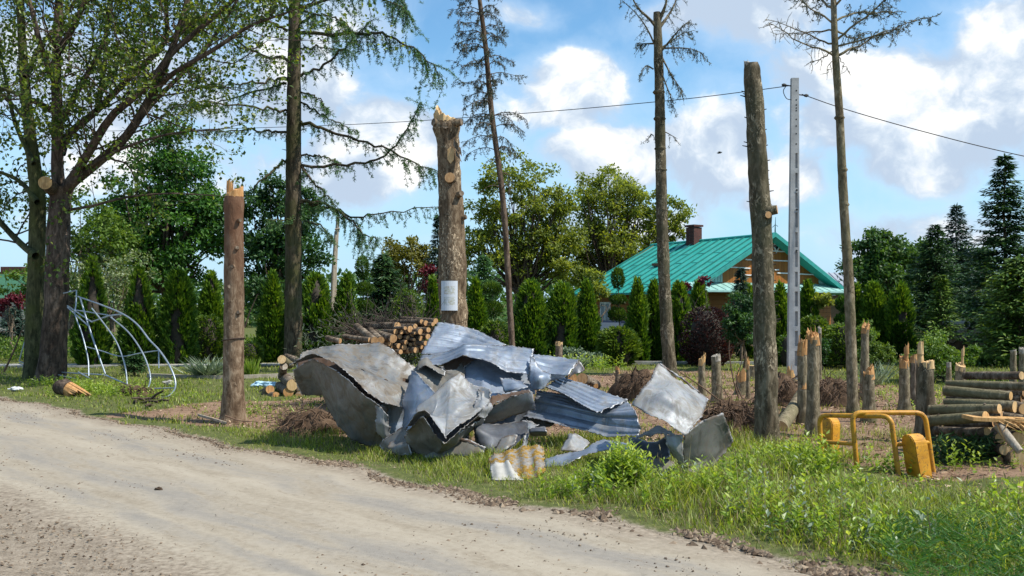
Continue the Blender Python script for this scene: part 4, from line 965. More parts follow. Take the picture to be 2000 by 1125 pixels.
# ---- bare trunk with a few branches at its broken top
def broken_top(b, c, r, h, n=14, ax=(0, 0, 1), seed=0, jag=.65):
    """torn wood: a ragged column of fibres, higher on one side, with a few loose splinters"""
    c = np.asarray(c, float); ax = unit(ax); e1 = unit(np.cross(ax, (0.3, 1, .1))); e2 = np.cross(ax, e1); rg = np.random.default_rng(seed)
    na, nr = max(16, n+8), 5; th_ = np.linspace(0, 2*np.pi, na, endpoint=False); a0 = rg.random()*6.28
    rad = np.array([1., .97, .8, .55, .28])[:, None]*np.ones((1, na)); side = .5+.5*np.cos(th_-a0)[None]*np.array([1, 1, .85, .6, .3])[:, None]
    jg = rg.random((nr, na))**1.7; jg[1] = jg[0]*.0+rg.random(na)**1.5
    H_ = h*(.10+.50*side**1.5+jag*.65*jg*(.35+.65*side)); H_[0] = -.10
    rad[1:] *= 1+rg.normal(0, .07, (nr-1, na))
    V = c+(e1[None, None]*np.cos(th_)[None, :, None]+e2[None, None]*np.sin(th_)[None, :, None])*(rad*r)[:, :, None]+ax*H_[:, :, None]
    mid = c+ax*h*.25
    i = np.arange(nr-1)[:, None]*na; j = np.arange(na)[None]; F = np.stack([i+j, i+(j+1) % na, i+na+(j+1) % na, i+na+j], -1).reshape(-1, 4)
    b.add(np.vstack([V.reshape(-1, 3), mid]), F, 0, False, None, .6)
    b.f.append((np.stack([(nr-1)*na+j[0], (nr-1)*na+(j[0]+1) % na, np.full(na, nr*na)], -1)+b.n-nr*na-1, 0, False))
    for k in range(max(3, n//3)):
        a = a0+rg.normal(0, 1.1); q = r*(.45+.5*rg.random()); hh = h*(.55+jag*.9*rg.random()**1.4); wdt = r*(.10+.16*rg.random())
        o = e1*np.cos(a)*q+e2*np.sin(a)*q; tip = c+o*(.9+.4*rg.random())+ax*hh; t1 = -e1*np.sin(a)+e2*np.cos(a); ro = unit(o); p0 = c+o-ax*.04
        v = [p0-t1*wdt-ro*wdt*.4, p0+t1*wdt-ro*wdt*.4, p0+t1*wdt+ro*wdt*.4, p0-t1*wdt+ro*wdt*.4, tip-t1*wdt*.3-ro*wdt*.1, tip+t1*wdt*.1-ro*wdt*.1, tip+t1*wdt*.1+ro*wdt*.1, tip-t1*wdt*.3+ro*wdt*.1]
        b.add(np.array(v), [(3,2,1,0),(0,1,5,4),(1,2,6,5),(2,3,7,6),(3,0,4,7),(4,5,6,7)], 0, False, None, rg.random())
D = 29.; tr = thing('bare_spruce', 'tall bare spruce trunk with a forked top and limp dead twigs', 'tree', GP(1309, D)); tb = MB(); lt = []
pth = pxpath([(1309,735),(1306,690),(1300,600),(1294,460),(1290,300),(1288,180),(1285,80),(1283,24)], D, 60)
tb.tube(pth, np.interp(np.linspace(0, 1, 60), [0, .06, .4, .8, 1], [px2m(r_, D) for r_ in (17, 13.5, 11.5, 9, 7)]), 14, 0, True, .14, seed=31)
for v in (180, 232, 290, 332, 410, 470, 540): q = P(1290+(v-300)*.03, v, D); tb.tube([q+np.array((0, 0, -.06)), q, q+np.array((0, 0, .06))], [.14, .19, .14], 12, 0, False, .2, seed=v)
for pts, r0, dz_, tw in (([(1284,56),(1268,40),(1245,22),(1232,2),(1222,-30)], 3.5, -.5, 12), ([(1288,54),(1305,30),(1322,0),(1330,-30)], 3.5, .6, 12), ([(1287,40),(1296,20),(1301,0),(1302,-40)], 4.5, -.2, 4),
   ([(1288,95),(1310,80),(1335,60),(1362,50)], 2, .5, 12), ([(1292,100),(1315,72),(1330,58),(1342,50)], 2, -.6, 14), ([(1290,95),(1318,98),(1345,105),(1364,118)], 2, -.8, 16), ([(1292,110),(1305,140),(1318,165),(1330,185)], 2, -.4, 16),
   ([(1280,85),(1260,82),(1245,78)], 2, .4, 10), ([(1280,90),(1262,60),(1240,35),(1205,8)], 2, -.6, 9), ([(1276,135),(1262,130),(1250,142)], 1.6, -.2, 6), ([(1276,265),(1270,262)], 1.2, -.1, 3), ([(1300,258),(1322,272)], 1.2, -.1, 2), ([(1295,150),(1308,190),(1312,205)], 1.6, -.3, 8)):
    n = 10; f = np.linspace(0, 1, n); p2 = pxpath(pts, D, n)+np.c_[f*0, f*dz_, f*0]; tb.tube(p2, np.linspace(px2m(r0, D), .006, n), 6, 0, False)
    needle_twigs(tb, lt, p2[2:], int(tw*1.5), .44, 1.0, density=16, out=.4)
tb.build('trunk', BARK['spruce'], tr); cr = MB(); make_needles(cr, lt, 3, .07, .017, .5); cr.build('crown', LEAF['dead'], tr)

# ---- slender tall spruce right of the concrete pole
D = 19.4; tr = thing('bare_spruce', 'slender tall spruce right of the concrete pole with branches only at its top', 'tree', GP(1665, D)); tb = MB(); lt = []; lt2 = []
pth = pxpath([(1666,812),(1664,740),(1658,560),(1648,400),(1640,230),(1632,110),(1628,0),(1625,-120)], D, 60)
tb.tube(pth, np.interp(np.linspace(0, 1, 60), [0, .06, .4, .75, 1], [px2m(r_, D) for r_ in (14, 11, 9, 6.5, 4)]), 14, 0, True, .14, seed=41)
for v in (230, 332, 400, 486, 560): q = P(1640+(v-230)*.057, v, D); tb.tube([q+np.array((0, 0, -.05)), q, q+np.array((0, 0, .05))], [.07, .105, .07], 12, 0, False, .2, seed=v)
for pts, r0, dz_, tw, gr in (([(1627,108),(1600,98),(1560,92),(1525,72),(1488,52)], 2.2, -.4, 16, 0), ([(1627,85),(1600,72),(1560,45),(1508,24)], 2.2, .5, 16, 0), ([(1626,45),(1590,30),(1560,20),(1525,5)], 2, -.6, 16, 1),
   ([(1638,108),(1680,88),(1732,56),(1788,44)], 3, .4, 24, 1), ([(1636,76),(1680,40),(1720,5),(1745,-20)], 2.5, -.5, 24, 1), ([(1634,40),(1680,15),(1740,10),(1780,0)], 2.5, .8, 22, 1), ([(1626,100),(1610,110),(1590,112)], 1.5, .5, 8, 0),
   ([(1636,90),(1700,78),(1750,62),(1785,60)], 2, -1., 16, 1), ([(1626,20),(1600,-10),(1560,-25)], 2.5, .3, 16, 1), ([(1632,10),(1660,-20),(1700,-40)], 2.5, -.6, 14, 1), ([(1630,115),(1616,130),(1612,145)], 1, -.1, 3, 0), ([(1640,112),(1652,130),(1662,148)], 1, 0, 2, 0), ([(1628,60),(1580,52),(1540,40)], 2, 1., 12, 0), ([(1634,60),(1690,60),(1730,30)], 2, 1.2, 14, 1)):
    n = 12; f = np.linspace(0, 1, n); p2 = pxpath(pts, D, n)+np.c_[f*0, f*dz_, f*0]; p2[1:] += rng.normal(0, .015, (n-1, 3)); tb.tube(p2, np.linspace(px2m(r0, D), .004, n), 6, 0, False)
    needle_twigs(tb, lt if gr else lt2, p2[2:], int(tw*1.7), .26, .35, density=30 if gr else 9, out=.6)
tb.build('trunk', BARK['green'], tr); cr = MB(); make_needles(cr, lt, 3, .055, .014, .2); make_needles(cr, lt2, 2, .035, .006, .2); cr.build('crown', LEAF['dead'], tr)
# ------------------------------------------------------------------ house with the teal roof
TEAL, t = new_mat('teal_roof_paint'); o = t.obj(); a = t.noise(o, 1.1, 6, .6)
finish(t, t.mix(t.m('MULTIPLY', t.sstep(t.noise(o, 3., 7, .75), .50, .66), .5), t.ramp(a, [(.3, (.015, .27, .225)), (.7, (.028, .37, .30))]), (.10, .40, .33)), .45, 0., t.bump(t.noise(o, 5., 4), .15, .02), .4)
def planks_mat(name, c0, c1, size, axis=2):
    m, t = new_mat(name); o = t.obj(); z = t.sep(o)[axis]
    fr = t.m('FRACT', t.m('MULTIPLY', z, 1/size)); groove = t.sstep(fr, .10, .02)
    idx = t.m('FLOOR', t.m('MULTIPLY', z, 1/size)); rn = t.n('ShaderNodeTexWhiteNoise', {'W': idx}, noise_dimensions='1D').outputs['Value']
    g = t.noise(t.map(o, (2, 2, 14) if axis == 2 else (14, 14, 2)), 1.5, 5, .6)
    c = t.mix(t.m('ADD', t.m('MULTIPLY', g, .6), t.m('MULTIPLY', rn, .4)), c0, c1)
    c = t.mix(t.m('MULTIPLY', groove, .75), c, tuple(x*.25 for x in c0))
    finish(t, c, .6, 0, t.bump(t.m('SUBTRACT', 1., groove), .6, .02), .3); return m
SIDING = planks_mat('orange_plank_siding', (.20, .072, .012), (.34, .130, .022), .19)
GABLE = planks_mat('gable_boards', (.21, .070, .010), (.37, .135, .020), .16, 0)
WHITE = plain_mat('white_paint', (.72, .72, .70), .6, 0, .15, 5)
PALE = plain_mat('pale_teal_paint', (.27, .47, .43), .5, 0, .2, 3)
GLASS = plain_mat('dark_glass', (.02, .028, .035), .08, 0, .3, 1, 0)
CURT = plain_mat('pale_curtain', (.34, .38, .41), .8, 0, .25, 14)
def brick_mat(name):
    m, t = new_mat(name)
    o = t.obj(); s_ = t.sep(o); v = t.n('ShaderNodeCombineXYZ', {0: t.m('ADD', s_[0], s_[1]), 1: s_[2], 2: 0.}).outputs[0]
    bk = t.n('ShaderNodeTexBrick', {'Vector': v, 'Color1': (.10, .030, .022, 1), 'Color2': (.055, .02, .016, 1), 'Mortar': (.10, .09, .08, 1), 'Scale': 4.2, 'Mortar Size': .012})
    finish(t, bk.outputs['Color'], .9, 0, t.bump(bk.outputs['Fac'], .3, .01)); return m
BRICK = brick_mat('chimney_brick')
HA = np.array((11.3, 42.0)); RD = np.array((-.573, .82)); RD = RD/np.linalg.norm(RD); GDR = np.array((.82, .573)); GDR = GDR/np.linalg.norm(GDR)
def HW(a, b_, z): xy = HA+GDR*a+RD*b_; return np.array((xy[0], xy[1], z))
RZ, EZ, HWD, HL = 5.12, 2.62, 5.05, 7.7
def roofz(a): return RZ-abs(a)/HWD*(RZ-EZ)
house = thing('house', 'wooden house with teal metal roof, orange gable and brick chimney', 'house', HW(0, 4, 0))
b = MB()
wt = roofz(4.5)-.08; ring = [(-4.5, .45), (4.5, .45), (4.5, 7.4), (-4.5, 7.4)]
V = [HW(a, bb, -.1) for a, bb in ring]+[HW(a, bb, wt) for a, bb in ring]
b.add(np.array(V), [(0,1,5,4),(1,2,6,5),(2,3,7,6),(3,0,4,7)]); b.build('wall', SIDING, house)
b = MB(); V = [HW(-4.5, .45, wt), HW(4.5, .45, wt), HW(0, .45, RZ-.08), HW(-4.5, .70, wt), HW(4.5, .70, wt), HW(0, .70, RZ-.08)]
b.add(np.array(V), [(0,1,2),(5,4,3)]); b.add(np.array([HW(-4.5, 7.4, wt), HW(4.5, 7.4, wt), HW(0, 7.4, RZ-.08)]), [(2,1,0)]); b.build('gable', GABLE, house)
b = MB()
for sg in (-1, 1):
    A = [HW(0, -.05, RZ), HW(0, HL, RZ-.12), HW(sg*HWD, HL, EZ-.02), HW(sg*HWD, -.05, EZ)]; B = [p-np.array((0, 0, .09)) for p in A]
    b.add(np.array(A+B), [(0,1,2,3),(7,6,5,4),(0,3,7,4),(1,5,6,2),(2,6,7,3)] if sg < 0 else [(3,2,1,0),(4,5,6,7),(4,7,3,0),(2,6,5,1),(3,7,6,2)])
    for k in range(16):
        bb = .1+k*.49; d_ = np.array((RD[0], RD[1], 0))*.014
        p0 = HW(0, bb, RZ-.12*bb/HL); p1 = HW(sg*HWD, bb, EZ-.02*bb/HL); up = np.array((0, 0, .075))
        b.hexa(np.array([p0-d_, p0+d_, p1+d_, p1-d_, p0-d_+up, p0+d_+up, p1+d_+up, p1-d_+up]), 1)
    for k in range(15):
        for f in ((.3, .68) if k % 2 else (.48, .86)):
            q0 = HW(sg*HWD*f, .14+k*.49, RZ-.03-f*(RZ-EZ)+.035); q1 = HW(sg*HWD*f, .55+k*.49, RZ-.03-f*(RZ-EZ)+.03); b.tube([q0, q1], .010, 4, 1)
b.tube([HW(0, -.08, RZ+.02), HW(0, HL, RZ-.10)], .07, 8)
b.build('roof', [TEAL, plain_mat('teal_seam_shade', (.008, .15, .13), .5)], house)  # seams darker than the roof paint: their shadow put into the colour
roof = house.children[-1]
b = MB(); c = HW(-.15, 4.6, 0); b.box((c[0], c[1], 5.25), (.52, .52, .90), 0, [[GDR[0], RD[0], 0], [GDR[1], RD[1], 0], [0, 0, 1]]); b.box((c[0], c[1], 5.77), (.62, .62, .09), 0, [[GDR[0], RD[0], 0], [GDR[1], RD[1], 0], [0, 0, 1]])
b.build('chimney', BRICK, roof)
b = MB(); hb = HW(-2.55, 4.55, roofz(2.55)+.05); M3 = [[GDR[0], RD[0], 0], [GDR[1], RD[1], 0], [0, 0, 1]]; b.box(hb, (.28, .42, .12), 0, M3); b.build('roof_hatch', plain_mat('rusty_hatch', (.20, .09, .05), .8), roof)
b = MB()  # verge and trim boards of the gable
for sg in (-1, 1):
    p0 = HW(0, -.08, RZ-.10); p1 = HW(sg*HWD, -.08, EZ-.10); up = np.array((0, 0, .20)); d_ = np.array((RD[0], RD[1], 0))*.028
    b.hexa(np.array([p0-d_, p0+d_, p1+d_, p1-d_, p0-d_+up, p0+d_+up, p1+d_+up, p1-d_+up]))
b.build('barge_board', plain_mat('teal_trim', (.03, .28, .24), .5), house)
b = MB()
A = [HW(-4.9, .47, 3.02), HW(4.9, .47, 3.02), HW(5.0, -.40, 2.68), HW(-5.0, -.40, 2.68)]; B = [p-np.array((0, 0, .07)) for p in A]
b.add(np.array(A+B), [(3,2,1,0),(4,5,6,7),(2,3,7,6),(1,2,6,5),(3,0,4,7)])
for k in range(21):
    a_ = -4.8+k*.48; p0 = HW(a_, .45, 3.035); p1 = HW(a_, -.38, 2.70); b.tube([p0, p1], .012, 4)
b.build('pent_roof', PALE, house)
def gab(u, v, bb=.45):
    k = (u-1000)/FPX; X0, Y0 = HA+RD*bb; a = (k*Y0-X0)/(GDR[0]-k*GDR[1]); Y = Y0+GDR[1]*a
    return a, CAM_H-(v-HZ)/FPX*Y
for (u0, v0, u1, v1) in ((1507,490,1540,492),(1455,507,1545,510),(1426,522,1464,524),(1436,536,1474,538),(1512,527,1520,527),(1517,533,1598,537)):
    a0, z0 = gab(u0, v0); a1, z1 = gab(u1, v1); b = MB()
    for aa, bb_ in ((0, 0),): b.hexa(np.array([HW(a0, .40, z0-.024), HW(a0, .452, z0-.024), HW(a1, .452, z1-.024), HW(a1, .40, z1-.024), HW(a0, .40, z0+.024), HW(a0, .452, z0+.024), HW(a1, .452, z1+.024), HW(a1, .40, z1+.024)]))
    b.build('batten', WHITE, house)
for sg in (-1, 1):   # ribbed pale cladding in the corners of the gable
    b = MB(); a0, a1 = sg*4.48, sg*(2.75 if sg < 0 else 3.6)
    V = [HW(a0, .40, 3.04), HW(a1, .40, 3.04), HW(a1, .40, roofz(a1)-.12), HW(a0, .40, roofz(a0)-.05)]
    W_ = [HW(a0, .447, 3.04), HW(a1, .447, 3.04), HW(a1, .447, roofz(a1)-.12), HW(a0, .447, roofz(a0)-.05)]
    b.hexa(np.array(V+W_))
    for k in range(9):
        a_ = a0+(a1-a0)*(k+.5)/9; b.tube([HW(a_, .395, 3.05), HW(a_, .395, roofz(a_)-.14)], .018, 5)
    b.build('corner_cladding', PALE, house)
a0, z0 = gab(1516, 481); b = MB(); s_ = .24
ring = [(0, s_*1.25), (s_, 0), (0, -s_*1.25), (-s_, 0)]
V = [HW(a0+p*1.0, .42, z0+q) for p, q in ring]; V2 = [HW(a0+p*.62, .42, z0+q*.62) for p, q in ring]; V3 = [HW(a0+p, .455, z0+q) for p, q in ring]
b.add(np.array(V+V2+V3), [(0,1,5,4),(1,2,6,5),(2,3,7,6),(3,0,4,7),(0,8,9,1),(1,9,10,2),(2,10,11,3),(3,11,8,0)])
wn = b.build('gable_window', WHITE, house); b = MB(); b.add(np.array([HW(a0+p*.64, .44, z0+q*.64) for p, q in ring]), [(0,1,2,3)]); b.build('pane', GLASS, wn)
def wall_window(a, b0, b1, z0, z1):
    d = -.05; fr = MB(); T = .07
    def bx(b_0, b_1, z_0, z_1, aa, mb):
        mb.hexa(np.array([HW(a+aa, b_0, z_0), HW(a+.01, b_0, z_0), HW(a+.01, b_1, z_0), HW(a+aa, b_1, z_0), HW(a+aa, b_0, z_1), HW(a+.01, b_0, z_1), HW(a+.01, b_1, z_1), HW(a+aa, b_1, z_1)]))
    bx(b0, b0+T, z0, z1, d, fr); bx(b1-T, b1, z0, z1, d, fr); bx(b0+T, b1-T, z0, z0+T, d, fr); bx(b0+T, b1-T, z1-T, z1, d, fr); bx((b0+b1)/2-.03, (b0+b1)/2+.03, z0+T, z1-T, d, fr)
    f = fr.build('window', WHITE, house); g = MB(); bx(b0+T, b1-T, z0+T, z1-T, -.015, g); g.build('pane', CURT, f)
wall_window(-4.5, 5.5, 6.2, 1.25, 2.2); wall_window(-4.5, 2.2, 3.1, 1.25, 2.2)
b = MB(); q = HW(0, -.08, RZ); b.tube([q, q+(0, 0, .35), q+(.02, 0, .75)], [.035, .02, .008], 6); b.tube([q+(-.12, 0, .30), q+(.0, 0, .42), q+(.12, 0, .34)], .014, 5); b.build('finial', plain_mat('dark_teal', (.01, .10, .09), .5), house)
# shed roof beyond the house
sh = thing('shed', 'pale ribbed shed roof peeping out behind the right end of the teal roof', 'shed', GP(1632, 58)); b = MB(); q = GP(1632, 58)
b.box(q+(0, 0, 1.3), (3.2, 3, 2.6)); b.build('wall', plain_mat('brown_boards', (.20, .13, .08), .85), sh); b = MB(); b.hexa(np.array([q+(-1.9, -1.8, 2.7), q+(1.9, -1.8, 2.7), q+(1.9, 1.8, 3.9), q+(-1.9, 1.8, 3.9), q+(-1.9, -1.8, 2.8), q+(1.9, -1.8, 2.8), q+(1.9, 1.8, 4.0), q+(-1.9, 1.8, 4.0)]))
for k in range(12): x_ = -1.8+k*.33; b.tube([q+(x_, -1.8, 2.82), q+(x_, 1.8, 4.02)], .03, 5)
b.build('roof', plain_mat('grey_sheet_roof', (.50, .52, .54), .4, .4), sh)
# far house at the left edge
fh = thing('house', 'small far house with dark green roof and chimney at the left edge', 'house', GP(20, 66)); b = MB(); q = GP(14, 66)
b.box(q+(0, 0, 1.25), (5.4, 5, 2.5)); b.build('wall', plain_mat('far_plaster', (.50, .47, .40), .9), fh); b = MB()
V = [q+(-2.9, -2.8, 2.45), q+(2.9, -2.8, 2.45), q+(2.9, 2.8, 2.45), q+(-2.9, 2.8, 2.45), q+(-1.2, 0, 4.1), q+(1.3, 0, 4.1)]
b.add(np.array(V), [(0,1,5,4),(1,2,5),(2,3,4,5)] if False else [(0,1,5,4)]); b.add(np.array(V), [(2,3,4,5)]); b.add(np.array(V), [(1,2,5),(3,0,4)]); b.add(np.array(V), [(3,2,1,0)])
rf = b.build('roof', plain_mat('dark_green_roof', (.04, .13, .07), .6), fh); b = MB(); b.box(q+(.3, .3, 4.15), (1.5, .6, .9)); b.build('chimney', BRICK, rf)
b = MB(); b.box(q+(1.4, -2.52, 1.4), (.9, .05, 1.1)); b.build('window', GLASS, fh)

# ------------------------------------------------------------------ parked car in front of the house
CARP = plain_mat('dark_blue_car_paint', (.012, .018, .040), .22, .2, .1, 2, 0, None, .6); TYRE = plain_mat('tyre_rubber', (.02, .02, .02), .9); RIM = plain_mat('wheel_rim', (.45, .46, .48), .35, .8)
cp = GP(1198, 40.6); car = thing('car', 'dark blue parked car mostly hidden behind the clipped globe bush', 'car', cp); yaw = R(58); cy_, sy_ = math.cos(yaw), math.sin(yaw)
def CW(l, w_, z): return np.array((cp[0]+l*cy_-w_*sy_, cp[1]+l*sy_+w_*cy_, z))
prof = [(-2.05,.30),(-2.1,.62),(-2.02,.88),(-1.15,.95),(-.2,.98),(.9,.98),(1.75,.96),(2.08,.84),(2.1,.5),(2.0,.28)]
b = MB(); n = len(prof)
for w0, w1 in ((-.82, .82),):
    V = [CW(l, w0*(1 if z < .9 else .95), z) for l, z in prof]+[CW(l, w1*(1 if z < .9 else .95), z) for l, z in prof]
    b.add(np.array(V), [(i, (i+1) % n, n+(i+1) % n, n+i) for i in range(n)], 0, False); b.v.append(np.zeros((0, 3)))
    for side in (0, 1):
        c0 = CW(0, (w0, w1)[side], .6); VV = np.vstack([np.array(V[side*n:side*n+n]), c0]); b.add(VV, [(i, (i+1) % n, n) if side else ((i+1) % n, i, n) for i in range(n)])
b.build('body', CARP, car)
gl = [(-1.35,.97),(-.62,1.36),(.55,1.40),(1.55,1.25),(1.85,.97)]; b = MB(); m_ = len(gl)
V = [CW(l, -.76 if z < 1 else -.62, z) for l, z in gl]+[CW(l, .76 if z < 1 else .62, z) for l, z in gl]
b.add(np.array(V), [(i, i+1, m_+i+1, m_+i) for i in range(m_-1)]); b.add(np.array(V), [(0, 4, 3), (0, 3, 2), (0, 2, 1), (5, 6, 7), (5, 7, 8), (5, 8, 9)]); b.build('window_glass', plain_mat('car_glass', (.05, .07, .09), .1, 0, .3, 1, 0), car)
b = MB(); b.hexa(np.array([CW(-.62, -.64, 1.355), CW(1.5, -.64, 1.27), CW(1.5, .64, 1.27), CW(-.62, .64, 1.355), CW(-.55, -.60, 1.42), CW(.6, -.60, 1.45), CW(.6, .60, 1.45), CW(-.55, .60, 1.42)]))
for w0 in (-.70, .70):
    for l0, l1 in ((-1.35, -.62), (.45, .5), (1.85, 1.5)): b.tube([CW(l0, w0*1.09, .97), CW(l1, w0*.91, 1.36 if l1 < 1 else 1.27)], .035, 6)
b.build('roof', CARP, car)
for l in (-1.3, 1.3):
    for w0 in (-.78, .78):
        b = MB(); b.tube([CW(l, w0-.09, .30), CW(l, w0+.09, .30)], .30, 18); wh = b.build('wheel', TYRE, car); b = MB(); b.tube([CW(l, w0-.10, .30), CW(l, w0+.10, .30)], .18, 14); b.build('rim', RIM, wh)

# ------------------------------------------------------------------ poles and wires
POLE = plain_mat('pole_concrete', (.42, .42, .41), .85, 0, .28, 3.0, .35)
D = 27.6; pb = GP(1549.5, D); pole = thing('utility_pole', 'grey concrete utility pole with a row of slots, standing among the stumps', 'utility pole', pb); b = MB(); Hp = P(0, 153, D)[2]
def wid(z): f = z/Hp; return px2m(23-(23-14)*f, D)
def cxp(z): return pb[0]+px2m(2.5, D)*z/Hp
def slab(x0, x1, z0, z1, dep=.10):
    v = []
    for z in (z0, z1):
        for fx, fy in ((x0, -1), (x1, -1), (x1, 1), (x0, 1)): v.append((cxp(z)+wid(z)*fx, pb[1]+fy*dep*(1-.3*z/Hp), z))
    b.hexa(np.array(v))
slots = []
v = 300
while v < 716: slots.append((P(0, v+29, D)[2], P(0, v, D)[2])); v += 38.5
zs = sorted(slots); z = -.1
for z0, z1 in zs: slab(-.5, .5, z, z0); slab(-.5, .03, z0, z1); slab(.30, .5, z0, z1); slab(.03, .30, z0, z1, .035); z = z1
slab(-.5, .5, z, Hp); b.build('shaft', POLE, pole)
b = MB()
for v in (178, 196, 206, 212, 217, 234, 247, 262, 282): z = P(0, v, D)[2]; q = np.array((cxp(z)+.03, pb[1]-.10*(1-.3*z/Hp)+.004, z)); b.tube([q, q-(0, .007, 0)], .022, 8)
for v in (372, 410, 490, 735): z = P(0, v, D)[2]; q = np.array((cxp(z)+.05, pb[1]-.10*(1-.3*z/Hp)+.004, z)); b.tube([q, q-(0, .02, 0)], .03, 8)
b.build('step_hole_shade_discs', plain_mat('dark_hole_disc', (.03, .03, .03), .9), pole)  # black discs stand in for the shade inside the step holes
b = MB(); zt = P(0, 168, D)[2]
b.tube([np.array((cxp(zt)-.10, pb[1], zt)), np.array((cxp(zt)-.28, pb[1], zt+.03))], .018, 6); b.tube([np.array((cxp(zt)+.09, pb[1], zt-.24)), np.array((cxp(zt)+.30, pb[1], zt-.27))], .018, 6)
for sx in (-.30, .33): q = np.array((cxp(zt)+sx, pb[1], zt+(.03 if sx < 0 else -.27))); b.tube([q-(.06, 0, 0), q, q+(.06, 0, 0)], [.03, .05, .03], 8)
b.build('wire_bracket', plain_mat('dark_bracket', (.05, .05, .05), .6, .5), pole)
CABLE = plain_mat('cable_sheath', (.015, .015, .017), .6)
b = MB(); p2 = smooth_path(np.array([P(1545, 167, D), P(1455, 179, D+.6), P(1300, 197, 29.5), P(1000, 223, 33), P(640, 245, 38), P(200, 256, 46), P(-300, 262, 56)]), 60); b.tube(p2, .012, 5); 
tag(b.build('overhead_wire', CABLE, origin=p2[0]), 'black overhead cable running from the concrete pole leftwards behind the poster trunk', 'cable')
b = MB(); p2 = smooth_path(np.array([P(1566, 184, D), P(1650, 213, 27.2), P(1800, 256, 26.5), P(2000, 305, 26), P(2400, 385, 25)]), 40); b.tube(p2, .013, 5)
tag(b.build('overhead_wire', CABLE, origin=p2[0]), 'black overhead cable running down to the right from the concrete pole', 'cable')
b = MB(); p2 = smooth_path(np.array([P(1536, 167, D-.1), P(1530, 178, D-.1), P(1536, 192, D-.1), P(1546, 195, D-.12)]), 12); b.tube(p2, .012, 5); b.build('jumper_cable', CABLE, pole)
wp = thing('wooden_pole', 'distant weathered wooden double pole rising behind the hedge right of the larch', 'utility pole', GP(653, 52)); b = MB()
b.tube([GP(650, 52), P(654, 520, 52), P(660, 424, 52)], [.14, .12, .09], 8); b.tube([GP(645, 51.7), P(651, 530, 51.7), P(656, 452, 51.8)], [.12, .10, .08], 8); b.build('shaft', WOOD['grey'], wp)
b = MB(); b.tube([P(654, 448, 51.7), P(664, 447, 51.7)], .05, 6); b.build('crossbar', WOOD['grey'], wp)
b = MB(); bp = P(1405, 299, 60); 
b.tube([bp+(-.16, 0, .0), bp+(-.06, 0, .01), bp+(.06, 0, .02), bp+(.17, 0, .06)], [.012, .05, .045, .02], 8); b.add(np.array([bp+(-.05, 0, .02), bp+(.05, 0, .03), bp+(.10, .32, .16), bp+(-.02, .30, .14)]), [(0,1,2,3)]); b.add(np.array([bp+(-.05, 0, .02), bp+(.05, 0, .03), bp+(.02, -.35, .05), bp+(-.08, -.3, .04)]), [(3,2,1,0)])
tag(b.build('bird', plain_mat('dark_feathers', (.03, .03, .03), .8), origin=bp), 'small dark bird in flight against the white cloud', 'bird')

# ------------------------------------------------------------------ pale tubular frame by the maple
TUBE = plain_mat('galvanised_tube', (.34, .39, .44), .42, .5, .25, 6, .1)
def Z7(x, y, d): return P(.249*x, 520+.249*y, d)
fr = thing('garden_swing', 'toppled pale galvanised tube frame of a garden swing, leaning beside the twin trunk', 'swing', G(210, 765))
def tb_(name, pts, r=.018):
    b = MB(); p2 = smooth_path(np.array([Z7(*p) for p in pts]), max(4, len(pts)*8)); b.tube(p2, r, 8); b.build(name, TUBE, fr)
tb_('upright_tube', [(290,255,28.7),(150,745,28.6)]); tb_('ground_tube', [(150,745,28.6),(300,800,28.5),(490,832,27.2),(820,852,24.8)]); tb_('ground_tube', [(150,762,28.3),(300,812,28.2),(480,858,27.),(610,886,26.2)])
tb_('arch_tube', [(600,195,26.1),(596,300,26),(590,380,25.9),(640,520,25.7),(672,640,25.5),(692,740,25.4),(696,860,25.2)]); tb_('upright_tube', [(630,250,25.6),(690,450,25.3),(760,660,25),(826,845,24.7)], .022)
tb_('arch_tube', [(612,238,25.7),(800,305,25.2),(965,375,24.6),(1080,460,24.2),(1170,575,23.8),(1250,660,23.4),(1330,780,23),(1375,900,22.8),(1362,980,22.7),(1290,1030,22.6),(1180,1005,22.9),(1000,930,23.6),(830,855,24.6)], .021)
tb_('arch_tube', [(720,330,25.2),(800,430,24.9),(900,570,24.5),(950,680,24.2),(985,800,23.9),(998,930,23.6)]); tb_('arch_tube', [(870,400,24.8),(1000,510,24.3),(1090,630,23.8),(1150,750,23.5),(1180,870,23.2),(1165,945,23.1),(1130,985,23)])
tb_('cross_tube', [(600,345,25.8),(730,365,25.4),(850,385,25),(880,400,24.9)]); tb_('cross_tube', [(530,310,26.3),(720,437,25.2)]); tb_('cross_tube', [(530,322,26.5),(690,465,25.4)]); tb_('cross_tube', [(720,437,25.2),(850,392,24.9),(965,375,24.6)], .021)
tb_('cross_tube', [(670,630,25.6),(800,665,24.9),(950,707,24.2),(1100,682,23.8),(1250,660,23.4)], .015); tb_('cross_tube', [(1100,962,23.1),(1365,955,22.8)], .015); tb_('cross_tube', [(500,212,26.6),(600,190,26.1)]); tb_('cross_tube', [(615,830,26),(715,885,25.4)]); tb_('cross_tube', [(1245,665,23.4),(1246,800,23.3)], .016)

